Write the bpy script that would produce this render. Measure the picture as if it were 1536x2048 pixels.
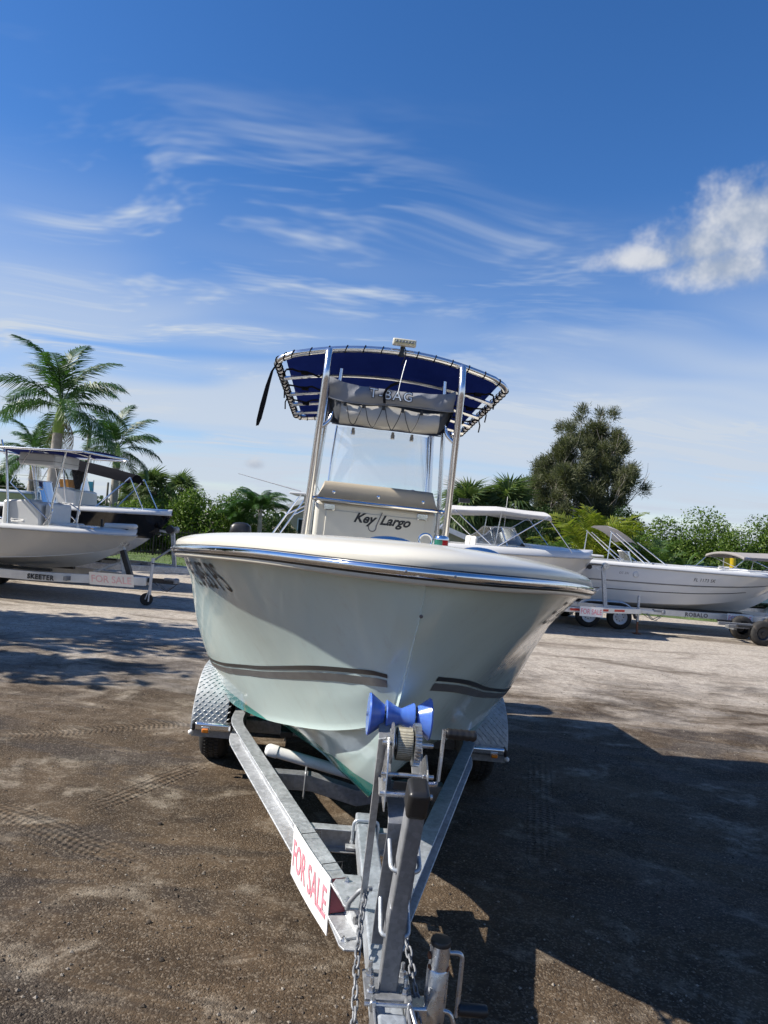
import bpy, bmesh, math, random
import numpy as np
from mathutils import Vector, Matrix

for _o in list(bpy.data.objects):
    bpy.data.objects.remove(_o)
SC = bpy.context.scene
COL = SC.collection
R = math.radians
random.seed(7)
rng = np.random.default_rng(7)

# ------------------------------------------------------------------ camera
CAM_H = 2.05
_roll, _pitch = R(4.41), math.atan(26 / 1420)
cd = bpy.data.cameras.new('camera')
cd.sensor_fit = 'VERTICAL'
cd.sensor_height = 36.0
cd.lens = 1420 / 2048 * 36
cd.clip_start, cd.clip_end = 0.05, 5000
cam = bpy.data.objects.new('camera', cd)
COL.objects.link(cam)
_fw = Vector((0, math.cos(_pitch), math.sin(_pitch)))
_up0 = Vector((0, -math.sin(_pitch), math.cos(_pitch)))
_rt0 = Vector((1, 0, 0))
_rt = _rt0 * math.cos(_roll) + _up0 * math.sin(_roll)
_up = -_rt0 * math.sin(_roll) + _up0 * math.cos(_roll)
_m = Matrix((_rt, _up, -_fw)).transposed().to_4x4()
_m.translation = Vector((0, 0, CAM_H))
cam.matrix_world = _m
SC.camera = cam

# ------------------------------------------------------------------ sun + sky
SUN_DIR = Vector((1.14, 0.12, -1.0)).normalized()      # the way the light travels
sd = bpy.data.lights.new('sun', 'SUN')
sd.energy = 5.0
sd.angle = R(0.55)
sd.color = (1.0, 0.935, 0.83)
sun = bpy.data.objects.new('sun', sd)
sun.rotation_euler = SUN_DIR.to_track_quat('-Z', 'Y').to_euler()
sun.location = (-20, 3, 25)
COL.objects.link(sun)
_to = -SUN_DIR
SUN_EL = math.asin(_to.z)
SUN_AZ = math.atan2(_to.x, _to.y)                        # clockwise from +Y

CLX, CLY = 6.3, 3.5                                     # where in the cloud field we stand
W = bpy.data.worlds.new('World')
SC.world = W
W.use_nodes = True
W.cycles.sampling_method = 'MANUAL'
W.cycles.sample_map_resolution = 512
wn, wl = W.node_tree.nodes, W.node_tree.links
wn.clear()


def wnode(t, **kw):
    n = wn.new(t)
    for k, v in kw.items():
        setattr(n, k, v)
    return n


def wmath(op, a, b=None, c=None, clamp=False):
    n = wn.new('ShaderNodeMath')
    n.operation = op
    n.use_clamp = clamp
    for i, s in enumerate((a, b, c)):
        if s is None:
            continue
        if isinstance(s, (int, float)):
            n.inputs[i].default_value = s
        else:
            wl.new(s, n.inputs[i])
    return n.outputs[0]


sky = wnode('ShaderNodeTexSky', sky_type='NISHITA', sun_disc=False)
sky.sun_elevation = SUN_EL
sky.sun_rotation = SUN_AZ
sky.altitude = 0
sky.air_density = 1.0
sky.dust_density = 0.15
sky.ozone_density = 4.0
hs = wnode('ShaderNodeHueSaturation')
hs.inputs['Saturation'].default_value = 1.24
hs.inputs['Value'].default_value = 1.09
wl.new(sky.outputs[0], hs.inputs['Color'])
bg = wnode('ShaderNodeBackground')
bg.inputs['Strength'].default_value = 0.082
trim = wnode('ShaderNodeMix', data_type='RGBA', blend_type='MULTIPLY')
trim.inputs['Factor'].default_value = 1.0
trim.inputs['B'].default_value = (1.0, 0.95, 1.08, 1)
wl.new(hs.outputs[0], trim.inputs['A'])
wl.new(trim.outputs['Result'], bg.inputs['Color'])

tc = wnode('ShaderNodeTexCoord')
sep = wnode('ShaderNodeSeparateXYZ')
wl.new(tc.outputs['Generated'], sep.inputs[0])
dx, dy, dz = sep.outputs
zc = wmath('ADD', wmath('MAXIMUM', dz, 0.0), 0.10)
cu = wmath('DIVIDE', dx, zc)
cv = wmath('DIVIDE', dy, zc)
cmb = wnode('ShaderNodeCombineXYZ')
wl.new(cu, cmb.inputs[0])
wl.new(cv, cmb.inputs[1])


def wnoise(vec, scale, detail=8, rough=0.6, dist=0.0, loc=(0, 0, 0), rot=0.0, scl=(1, 1, 1)):
    mp = wnode('ShaderNodeMapping')
    mp.inputs['Location'].default_value = loc
    mp.inputs['Rotation'].default_value = (0, 0, rot)
    mp.inputs['Scale'].default_value = scl
    wl.new(vec, mp.inputs[0])
    n = wnode('ShaderNodeTexNoise')
    n.inputs['Scale'].default_value = scale
    n.inputs['Detail'].default_value = detail
    n.inputs['Roughness'].default_value = rough
    n.inputs['Distortion'].default_value = dist
    wl.new(mp.outputs[0], n.inputs['Vector'])
    return n.outputs['Fac']


def wstep(v, lo, hi):
    n = wnode('ShaderNodeMapRange')
    n.interpolation_type = 'SMOOTHSTEP'
    n.inputs['From Min'].default_value = lo
    n.inputs['From Max'].default_value = hi
    wl.new(v, n.inputs['Value'])
    return n.outputs[0]


# thin high cirrus: wispy streaks at middle height, a broken veil towards the horizon
warp = wnoise(cmb.outputs[0], 1.1, 1, 0.5, 0.0, (0.3, 8.0, 0))
wv = wnode('ShaderNodeVectorMath', operation='ADD')
wc = wnode('ShaderNodeCombineXYZ')
wl.new(wmath('MULTIPLY', warp, 1.1), wc.inputs[0])
wl.new(wmath('MULTIPLY', warp, 0.6), wc.inputs[1])
wl.new(cmb.outputs[0], wv.inputs[0])
wl.new(wc.outputs[0], wv.inputs[1])
streak = wnoise(wv.outputs[0], 2.2, 4, 0.70, 0.0, (CLX, CLY, 0), R(-32), (0.55, 1.5, 1))
patch = wnoise(cmb.outputs[0], 0.75, 1, 0.5, 0.0, (CLX - 0.96, CLY, 0), R(10), (0.9, 1.0, 1))
m1 = wmath('MULTIPLY', wstep(streak, 0.47, 0.80), wstep(patch, 0.42, 0.60))
m1 = wmath('MULTIPLY', m1, wmath('SUBTRACT', 1.0, wstep(dz, 0.40, 0.54)))
low = wnoise(wv.outputs[0], 0.9, 3, 0.62, 0.0, (CLX + 2.0, CLY, 0), R(8), (0.30, 0.85, 1))
m2 = wmath('MULTIPLY', wstep(low, 0.24, 0.58), wmath('SUBTRACT', 1.0, wstep(dz, 0.12, 0.44)))
cir = wmath('ADD', wmath('MULTIPLY', m1, 1.0), wmath('MULTIPLY', m2, 0.90), clamp=True)

# fair-weather cumulus puffs low in the sky
fine = wnoise(tc.outputs['Generated'], 16, 4, 0.62, 0.0)
big = wnoise(tc.outputs['Generated'], 5.5, 2, 0.55, 0.0)


def puff(cx, cy, cz, sx, sz, soft=0.55):
    d0 = Vector((cx, cy, cz)).normalized()
    rt = Vector((d0.y, -d0.x, 0)).normalized()
    up = rt.cross(d0)

    def dotp(v):
        n = wnode('ShaderNodeVectorMath', operation='DOT_PRODUCT')
        n.inputs[1].default_value = v
        wl.new(tc.outputs['Generated'], n.inputs[0])
        return n.outputs['Value']
    a = wmath('DIVIDE', dotp(rt), sx)
    b = wmath('DIVIDE', dotp(up), sz)
    # the base is flatter than the top
    b = wmath('MULTIPLY', b, wmath('ADD', 1.0, wmath('MULTIPLY', wmath('LESS_THAN', b, 0.0), 0.5)))
    r2 = wmath('SQRT', wmath('ADD', wmath('MULTIPLY', a, a), wmath('MULTIPLY', b, b)))
    r2 = wmath('ADD', r2, wmath('MULTIPLY', wmath('LESS_THAN', dotp(d0), 0.0), 10.0))
    n = wmath('ADD', wmath('MULTIPLY', wmath('SUBTRACT', fine, 0.5), 1.5), wmath('MULTIPLY', wmath('SUBTRACT', big, 0.5), 0.7))
    return wstep(wmath('ADD', wmath('SUBTRACT', 1.0, r2), n), 0.0, soft), b


def pdir(px, py):
    u, v = px - 768, py - 1024
    a = _rt * (u / 1420) - _up * (v / 1420) + _fw
    return a.normalized()


cums = []
for px, py, sx, sz, soft in ((1515, 445, 0.100, 0.072, 0.75), (1415, 495, 0.090, 0.050, 0.8), (1300, 520, 0.075, 0.024, 0.9), (1450, 535, 0.090, 0.050, 0.8),
                             (510, 930, 0.020, 0.013, 0.9), (905, 968, 0.022, 0.014, 0.9)):
    d = pdir(px, py)
    cums.append(puff(d.x, d.y, d.z, sx, sz, soft))
for az, el, sx, sz in ((115, 17, 0.2, 0.08),):
    cums.append(puff(math.sin(R(az)) * math.cos(R(el)), math.cos(R(az)) * math.cos(R(el)), math.sin(R(el)), sx, sz, 0.5))
cm = cums[0][0]
for c in cums[1:]:
    cm = wmath('MAXIMUM', cm, c[0])
bgc = wnode('ShaderNodeBackground')
bgc.inputs['Color'].default_value = (0.76, 0.86, 1.0, 1)
bgc.inputs['Strength'].default_value = 0.50
mx = wnode('ShaderNodeMixShader')
wl.new(cir, mx.inputs[0])
wl.new(bg.outputs[0], mx.inputs[1])
wl.new(bgc.outputs[0], mx.inputs[2])
bgk = wnode('ShaderNodeBackground')
kr = wnode('ShaderNodeMix', data_type='RGBA')
kr.inputs['A'].default_value = (0.42, 0.50, 0.64, 1)
kr.inputs['B'].default_value = (0.84, 0.86, 0.90, 1)
wl.new(wstep(wmath('ADD', fine, wmath('MULTIPLY', big, 0.6)), 0.62, 1.0), kr.inputs['Factor'])
wl.new(kr.outputs['Result'], bgk.inputs['Color'])
bgk.inputs['Strength'].default_value = 0.56
mx2 = wnode('ShaderNodeMixShader')
wl.new(wmath('MULTIPLY', cm, 0.9), mx2.inputs[0])
wl.new(mx.outputs[0], mx2.inputs[1])
wl.new(bgk.outputs[0], mx2.inputs[2])
wo = wnode('ShaderNodeOutputWorld')
wl.new(mx2.outputs[0], wo.inputs['Surface'])

SC.view_settings.view_transform = 'Standard'
SC.view_settings.look = 'None'
SC.view_settings.exposure = 0.64
SC.view_settings.gamma = 1.0
SC.view_settings.use_curve_mapping = False
SC.cycles.use_denoising = True
SC.cycles.max_bounces = 5
SC.cycles.diffuse_bounces = 2
SC.cycles.glossy_bounces = 3
SC.cycles.transmission_bounces = 3
SC.cycles.transparent_max_bounces = 16
SC.cycles.use_adaptive_sampling = True
SC.cycles.adaptive_threshold = 0.02
SC.cycles.caustics_reflective = False
SC.cycles.caustics_refractive = False
SC.cycles.sample_clamp_indirect = 6.0

# ------------------------------------------------------------------ helpers


def V(*a):
    return Vector(a)


class MB:
    """collects shapes; build() links them as one mesh object"""

    def __init__(self):
        self.v, self.f, self.mi = [], [], []
        self.cur = 0

    def add(self, vs, fs):
        o = len(self.v)
        self.v.extend([tuple(p) for p in vs])
        self.f.extend([tuple(i + o for i in q) for q in fs])
        self.mi.extend([self.cur] * len(fs))
        return self

    def box(self, c, s, rot=None):
        hx, hy, hz = s[0] / 2, s[1] / 2, s[2] / 2
        vs = [V(x, y, z) for x in (-hx, hx) for y in (-hy, hy) for z in (-hz, hz)]
        if rot is not None:
            vs = [rot @ p for p in vs]
        c = V(*c)
        fs = [(0, 1, 3, 2), (4, 6, 7, 5), (0, 4, 5, 1), (2, 3, 7, 6), (0, 2, 6, 4), (1, 5, 7, 3)]
        return self.add([p + c for p in vs], fs)

    def beam(self, p0, p1, w, h, up=(0, 0, 1), taper=1.0):
        p0, p1 = V(*p0), V(*p1)
        d = (p1 - p0).normalized()
        sx = d.cross(V(*up))
        if sx.length < 1e-5:
            sx = d.cross(V(1, 0, 0))
        sx.normalize()
        uz = sx.cross(d).normalized()
        vs = []
        for p, k in ((p0, 1.0), (p1, taper)):
            for a, b in ((-1, -1), (1, -1), (1, 1), (-1, 1)):
                vs.append(p + sx * (a * w / 2 * k) + uz * (b * h / 2 * k))
        return self.add(vs, [(0, 1, 2, 3)[::-1], (4, 5, 6, 7), (0, 1, 5, 4), (1, 2, 6, 5), (2, 3, 7, 6), (3, 0, 4, 7)])

    def tube(self, pts, r, n=8, closed=False, caps=True):
        pts = [V(*p) for p in pts]
        m = len(pts)
        rs = list(r) if hasattr(r, '__len__') else [r] * m
        tans = []
        for i in range(m):
            a = pts[(i - 1) % m] if (closed or i > 0) else pts[i]
            b = pts[(i + 1) % m] if (closed or i < m - 1) else pts[i]
            t = (b - a)
            tans.append(t.normalized() if t.length > 1e-9 else V(0, 0, 1))
        ref = V(0, 0, 1) if abs(tans[0].z) < 0.9 else V(1, 0, 0)
        nrm = tans[0].cross(ref).normalized()
        vs = []
        for i in range(m):
            t = tans[i]
            nrm = (nrm - t * nrm.dot(t))
            if nrm.length < 1e-6:
                nrm = t.orthogonal()
            nrm.normalize()
            bi = t.cross(nrm)
            for k in range(n):
                a = 2 * math.pi * k / n
                vs.append(pts[i] + (nrm * math.cos(a) + bi * math.sin(a)) * rs[i])
        fs = []
        for i in range(m if closed else m - 1):
            j = (i + 1) % m
            for k in range(n):
                l = (k + 1) % n
                fs.append((i * n + k, i * n + l, j * n + l, j * n + k))
        if caps and not closed:
            fs.append(tuple(range(n))[::-1])
            fs.append(tuple((m - 1) * n + k for k in range(n)))
        return self.add(vs, fs)

    def lathe(self, prof, org, axis, n=24, caps=True):
        """prof = [(radius, along)]"""
        org, ax = V(*org), V(*axis).normalized()
        a = ax.orthogonal().normalized()
        b = ax.cross(a)
        vs, fs = [], []
        for r, h in prof:
            for k in range(n):
                t = 2 * math.pi * k / n
                vs.append(org + ax * h + (a * math.cos(t) + b * math.sin(t)) * r)
        for i in range(len(prof) - 1):
            for k in range(n):
                l = (k + 1) % n
                fs.append((i * n + k, i * n + l, (i + 1) * n + l, (i + 1) * n + k))
        if caps:
            if prof[0][0] > 1e-6:
                fs.append(tuple(range(n))[::-1])
            if prof[-1][0] > 1e-6:
                fs.append(tuple((len(prof) - 1) * n + k for k in range(n)))
        return self.add(vs, fs)

    def prism(self, pts, off):
        pts = [V(*p) for p in pts]
        off = V(*off)
        n = len(pts)
        vs = pts + [p + off for p in pts]
        fs = [tuple(range(n))[::-1], tuple(range(n, 2 * n))]
        for i in range(n):
            j = (i + 1) % n
            fs.append((i, j, n + j, n + i))
        return self.add(vs, fs)

    def grid(self, rows, close_u=False, close_v=False):
        nr, nc = len(rows), len(rows[0])
        vs = [p for r in rows for p in r]
        fs = []
        for i in range(nr if close_v else nr - 1):
            for j in range(nc if close_u else nc - 1):
                i2, j2 = (i + 1) % nr, (j + 1) % nc
                fs.append((i * nc + j, i * nc + j2, i2 * nc + j2, i2 * nc + j))
        return self.add(vs, fs)

    def sweep(self, path, prof):
        """path in the xy-plane (z kept), prof = closed list of (outward, up); outward = right of travel"""
        path = [V(*p) for p in path]
        m = len(path)
        rows = []
        for i, p in enumerate(path):
            d0 = (path[i] - path[i - 1]) if i > 0 else (path[1] - path[0])
            d1 = (path[i + 1] - path[i]) if i < m - 1 else d0
            d0 = V(d0.x, d0.y, 0).normalized()
            d1 = V(d1.x, d1.y, 0).normalized()
            n0, n1 = V(d0.y, -d0.x, 0), V(d1.y, -d1.x, 0)
            nn = (n0 + n1).normalized()
            k = 1.0 / max(0.3, nn.dot(n0))
            rows.append([p + nn * (a * k) + V(0, 0, b) for a, b in prof])
        self.grid(rows, close_u=True)
        c = len(prof)
        o = len(self.v) - m * c
        self.f.append(tuple(o + k for k in range(c))[::-1])
        self.f.append(tuple(o + (m - 1) * c + k for k in range(c)))
        self.mi.extend([self.cur] * 2)
        return self

    def build(self, name, mat, parent=None, smooth=35, bevel=0, seg=2, stuff=False, kind=None, label=None, norm=True, merge=0):
        me = bpy.data.meshes.new(name)
        me.from_pydata(self.v, [], self.f)
        mats = mat if isinstance(mat, (list, tuple)) else [mat]
        for x in mats:
            me.materials.append(x)
        if len(mats) > 1:
            me.polygons.foreach_set('material_index', self.mi)
        if norm:
            bm = bmesh.new()
            bm.from_mesh(me)
            if merge:
                bmesh.ops.remove_doubles(bm, verts=bm.verts, dist=merge)
            bmesh.ops.recalc_face_normals(bm, faces=bm.faces)
            bm.to_mesh(me)
            bm.free()
        if smooth:
            me.polygons.foreach_set('use_smooth', [True] * len(me.polygons))
            me.set_sharp_from_angle(angle=R(smooth))
        me.update()
        o = bpy.data.objects.new(name, me)
        COL.objects.link(o)
        o.parent = parent
        if bevel:
            b = o.modifiers.new('bevel', 'BEVEL')
            b.width = bevel
            b.segments = seg
            b.limit_method = 'ANGLE'
            b.angle_limit = R(40)
            b.harden_normals = False
        if stuff:
            o['kind'] = 'stuff'
        if kind:
            o['kind'] = kind
        if label:
            o['label'] = label
        return o


def tag(o, label, cat, group=None):
    o['label'] = label
    o['category'] = cat
    if group:
        o['group'] = group
    return o


def thing(name, label, cat, loc=(0, 0, 0), rot=(0, 0, 0), group=None):
    o = bpy.data.objects.new(name, None)
    COL.objects.link(o)
    o.empty_display_size = 0.2
    o.location = loc
    o.rotation_euler = rot
    return tag(o, label, cat, group)


def dup(root, parent=None):
    c = root.copy()
    COL.objects.link(c)
    c.parent = parent
    for ch in list(root.children):
        dup(ch, c)
    return c


def cr(keys, x):
    """smooth (Catmull-Rom, non-uniform Hermite) interpolation through (x, y) keys"""
    n = len(keys)
    if x <= keys[0][0]:
        return keys[0][1]
    if x >= keys[-1][0]:
        return keys[-1][1]
    for i in range(n - 1):
        if x <= keys[i + 1][0]:
            break
    x0, y0 = keys[i]
    x1, y1 = keys[i + 1]

    def slope(k):
        if k <= 0:
            return (keys[1][1] - keys[0][1]) / (keys[1][0] - keys[0][0])
        if k >= n - 1:
            return (keys[-1][1] - keys[-2][1]) / (keys[-1][0] - keys[-2][0])
        a = (keys[k][1] - keys[k - 1][1]) / (keys[k][0] - keys[k - 1][0])
        b = (keys[k + 1][1] - keys[k][1]) / (keys[k + 1][0] - keys[k][0])
        if a * b <= 0:
            return 0.0
        return 2 * a * b / (a + b)
    h = x1 - x0
    t = (x - x0) / h
    m0, m1 = slope(i) * h, slope(i + 1) * h
    return (2 * t**3 - 3 * t**2 + 1) * y0 + (t**3 - 2 * t**2 + t) * m0 + (-2 * t**3 + 3 * t**2) * y1 + (t**3 - t**2) * m1


# ------------------------------------------------------------------ materials
class NT:
    def __init__(self, name):
        self.m = bpy.data.materials.new(name)
        self.m.use_nodes = True
        self.n, self.l = self.m.node_tree.nodes, self.m.node_tree.links
        self.p = self.n['Principled BSDF']
        self.out = self.n['Material Output']

    def new(self, t, **kw):
        n = self.n.new(t)
        for k, v in kw.items():
            setattr(n, k, v)
        return n

    def coord(self, which='Object', scale=None, rot=(0, 0, 0), loc=(0, 0, 0)):
        t = self.new('ShaderNodeTexCoord')
        if scale is None:
            return t.outputs[which]
        mp = self.new('ShaderNodeMapping')
        mp.inputs['Scale'].default_value = scale
        mp.inputs['Rotation'].default_value = rot
        mp.inputs['Location'].default_value = loc
        self.l.new(t.outputs[which], mp.inputs[0])
        return mp.outputs[0]

    def noise(self, vec, scale, detail=5, rough=0.55, dist=0.0):
        n = self.new('ShaderNodeTexNoise')
        n.inputs['Scale'].default_value = scale
        n.inputs['Detail'].default_value = detail
        n.inputs['Roughness'].default_value = rough
        n.inputs['Distortion'].default_value = dist
        self.l.new(vec, n.inputs['Vector'])
        return n.outputs['Fac']

    def math(self, op, a, b=None, clamp=False):
        n = self.new('ShaderNodeMath', operation=op, use_clamp=clamp)
        for i, s in enumerate((a, b)):
            if s is None:
                continue
            if isinstance(s, (int, float)):
                n.inputs[i].default_value = s
            else:
                self.l.new(s, n.inputs[i])
        return n.outputs[0]

    def step(self, v, lo, hi, a=0.0, b=1.0):
        n = self.new('ShaderNodeMapRange', interpolation_type='SMOOTHSTEP')
        n.inputs['From Min'].default_value = lo
        n.inputs['From Max'].default_value = hi
        n.inputs['To Min'].default_value = a
        n.inputs['To Max'].default_value = b
        self.l.new(v, n.inputs['Value'])
        return n.outputs[0]

    def mix(self, f, a, b, mode='MIX'):
        n = self.new('ShaderNodeMix', data_type='RGBA', blend_type=mode)
        for k, s in (('Factor', f), ('A', a), ('B', b)):
            sock = [i for i in n.inputs if i.name == k and (k == 'Factor' and i.type == 'VALUE' or k != 'Factor' and i.type == 'RGBA')][0]
            if isinstance(s, (int, float)):
                sock.default_value = s
            elif isinstance(s, (tuple, list)):
                sock.default_value = (*s[:3], 1)
            else:
                self.l.new(s, sock)
        return [o for o in n.outputs if o.type == 'RGBA'][0]

    def bump(self, h, strength=0.3, dist=0.01, prev=None):
        b = self.new('ShaderNodeBump')
        b.inputs['Strength'].default_value = strength
        b.inputs['Distance'].default_value = dist
        self.l.new(h, b.inputs['Height'])
        if prev is not None:
            self.l.new(prev, b.inputs['Normal'])
        return b.outputs[0]

    def set(self, **kw):
        for k, v in kw.items():
            s = self.p.inputs[k.replace('_', ' ')]
            if isinstance(v, (int, float)):
                s.default_value = v
            elif isinstance(v, (tuple, list)):
                s.default_value = (*v[:3], 1)
            else:
                self.l.new(v, s)
        return self


def mat(name, col, rough=0.5, metal=0.0, var=0.12, vscale=6.0, bump=0.0, bscale=80.0, coat=0.0, dirt=None, dscale=3.0, rvar=0.0):
    t = NT(name)
    o = t.coord()
    n = t.noise(o, vscale, 6, 0.6)
    lo = tuple(c * (1 - var) for c in col)
    hi = tuple(min(1, c * (1 + var)) for c in col)
    c = t.mix(t.step(n, 0.3, 0.7), lo, hi)
    if dirt:
        dn = t.noise(t.coord('Object', (1, 1, 0.5)), dscale, 8, 0.68, 0.3)
        c = t.mix(t.step(dn, 0.52, 0.78, 0, dirt[3]), c, dirt[:3])
    t.set(Base_Color=c, Metallic=metal)
    if rvar:
        t.set(Roughness=t.step(t.noise(o, vscale * 2.3, 5, 0.6), 0.3, 0.7, max(0.02, rough - rvar), min(1, rough + rvar)))
    else:
        t.set(Roughness=rough)
    if coat:
        t.set(Coat_Weight=coat, Coat_Roughness=0.08)
    if bump:
        t.set(Normal=t.bump(t.noise(o, bscale, 4, 0.6), bump, 0.004))
    return t.m


def glass(name, tint=(0.93, 0.97, 1.0), refl=0.05, haze=0.0):
    t = NT(name)
    tr = t.new('ShaderNodeBsdfTransparent')
    tr.inputs[0].default_value = (*tint, 1)
    gl = t.new('ShaderNodeBsdfGlossy')
    gl.inputs['Roughness'].default_value = 0.03
    fr = t.new('ShaderNodeFresnel')
    fr.inputs['IOR'].default_value = 1.45
    ms = t.new('ShaderNodeMixShader')
    t.l.new(t.math('ADD', fr.outputs[0], refl, clamp=True), ms.inputs[0])
    t.l.new(tr.outputs[0], ms.inputs[1])
    t.l.new(gl.outputs[0], ms.inputs[2])
    out = ms.outputs[0]
    if haze:
        df = t.new('ShaderNodeBsdfDiffuse')
        df.inputs[0].default_value = (0.7, 0.75, 0.8, 1)
        m2 = t.new('ShaderNodeMixShader')
        m2.inputs[0].default_value = haze
        t.l.new(out, m2.inputs[1])
        t.l.new(df.outputs[0], m2.inputs[2])
        out = m2.outputs[0]
    t.l.new(out, t.out.inputs['Surface'])
    return t.m


def fabric(name, col, transl=0.25, var=0.1, weave=400.0):
    t = NT(name)
    o = t.coord()
    n = t.noise(o, 5, 6, 0.6)
    c = t.mix(n, tuple(x * (1 - var) for x in col), tuple(min(1, x * (1 + var)) for x in col))
    d = t.new('ShaderNodeBsdfDiffuse')
    s = t.new('ShaderNodeBsdfTranslucent')
    b = t.bump(t.noise(o, 9, 4, 0.6), 0.25, 0.02)
    for q in (d, s):
        t.l.new(c, q.inputs['Color'])
        t.l.new(b, q.inputs['Normal'])
    ms = t.new('ShaderNodeMixShader')
    ms.inputs[0].default_value = transl
    t.l.new(d.outputs[0], ms.inputs[1])
    t.l.new(s.outputs[0], ms.inputs[2])
    t.l.new(ms.outputs[0], t.out.inputs['Surface'])
    return t.m


def leafmat(name, c1, c2, transl=0.35, gloss=0.25):
    t = NT(name)
    g = t.new('ShaderNodeNewGeometry')
    c = t.mix(g.outputs['Random Per Island'], c1, c2)
    oi = t.new('ShaderNodeObjectInfo')
    c = t.mix(t.math('MULTIPLY', oi.outputs['Random'], 0.35), c, tuple(x * 0.65 for x in c1))
    t.set(Base_Color=c, Roughness=0.45)
    t.p.inputs['Specular IOR Level'].default_value = gloss
    s = t.new('ShaderNodeBsdfTranslucent')
    t.l.new(t.mix(1.0, c, (1.0, 1.15, 0.55), 'MULTIPLY'), s.inputs['Color'])
    ms = t.new('ShaderNodeMixShader')
    ms.inputs[0].default_value = transl
    t.l.new(t.p.outputs[0], ms.inputs[1])
    t.l.new(s.outputs[0], ms.inputs[2])
    t.l.new(ms.outputs[0], t.out.inputs['Surface'])
    return t.m


def galv(name, col=(0.56, 0.58, 0.60), rough=0.5, metal=0.65):
    t = NT(name)
    o = t.coord()
    v = t.new('ShaderNodeTexVoronoi')
    v.inputs['Scale'].default_value = 55
    t.l.new(o, v.inputs['Vector'])
    n = t.noise(o, 7, 8, 0.65, 0.4)
    n2 = t.noise(o, 40, 6, 0.7)
    k = t.math('ADD', t.math('MULTIPLY', v.outputs['Color'], 0.25), t.math('MULTIPLY', n, 0.9))
    c = t.mix(t.step(k, 0.25, 0.9), tuple(x * 0.66 for x in col), tuple(min(1, x * 1.2) for x in col))
    c = t.mix(t.step(n2, 0.58, 0.8, 0, 0.5), c, (0.33, 0.32, 0.31))
    st = t.noise(t.coord('Object', (1, 1, 0.3)), 9, 8, 0.7)
    c = t.mix(t.step(st, 0.60, 0.80, 0, 0.55), c, (0.30, 0.25, 0.20))
    t.set(Base_Color=c, Metallic=metal, Roughness=t.step(n2, 0.3, 0.7, rough - 0.12, rough + 0.15))
    t.set(Normal=t.bump(n2, 0.12, 0.003))
    return t.m


MAT = {}


def text_tris(s, size=1.0, shear=0.0, spacing=1.0, offset=0.0, align='LEFT'):
    """flat lettering as (verts2d, faces)"""
    cu = bpy.data.curves.new('txt', 'FONT')
    cu.body = s
    cu.size = size
    cu.shear = shear
    cu.space_character = spacing
    cu.offset = offset
    cu.align_x = align
    cu.resolution_u = 3
    ob = bpy.data.objects.new('txt', cu)
    COL.objects.link(ob)
    dg = bpy.context.evaluated_depsgraph_get()
    me = bpy.data.meshes.new_from_object(ob.evaluated_get(dg))
    bm = bmesh.new()
    bm.from_mesh(me)
    bmesh.ops.triangulate(bm, faces=bm.faces)
    vs = [(v.co.x, v.co.y) for v in bm.verts]
    bm.verts.index_update()
    fs = [tuple(v.index for v in f.verts) for f in bm.faces]
    bm.free()
    bpy.data.objects.remove(ob)
    bpy.data.curves.remove(cu)
    bpy.data.meshes.remove(me)
    return vs, fs


def lettering(name, s, size, org, right, up, m, parent, shear=0.0, spacing=1.0, offset=0.0, align='LEFT', sx=1.0):
    vs, fs = text_tris(s, size, shear, spacing, offset, align)
    org, right, up = V(*org), V(*right).normalized() * sx, V(*up).normalized()
    b = MB().add([org + right * x + up * y for x, y in vs], fs)
    return b.build(name, m, parent, smooth=0, norm=False)


def arc(c, r, a0, a1, n, plane='xz'):
    out = []
    for i in range(n + 1):
        a = R(a0 + (a1 - a0) * i / n)
        p, q = r * math.cos(a), r * math.sin(a)
        if plane == 'xz':
            out.append((c[0] + p, c[1], c[2] + q))
        elif plane == 'yz':
            out.append((c[0], c[1] + p, c[2] + q))
        else:
            out.append((c[0] + p, c[1] + q, c[2]))
    return out


def soft_path(pts, rad, n=4):
    """round the corners of a polyline"""
    pts = [V(*p) for p in pts]
    out = [pts[0]]
    for i in range(1, len(pts) - 1):
        a, b, c = pts[i - 1], pts[i], pts[i + 1]
        r = min(rad, (a - b).length * 0.45, (c - b).length * 0.45)
        p, q = b + (a - b).normalized() * r, b + (c - b).normalized() * r
        for k in range(n + 1):
            t = k / n
            out.append(p * (1 - t)**2 + b * (2 * t * (1 - t)) + q * t**2)
    out.append(pts[-1])
    return out

# ------------------------------------------------------------------ ground
def gz(x, y):
    return -0.10 * math.tanh(x / 3.0)


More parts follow.
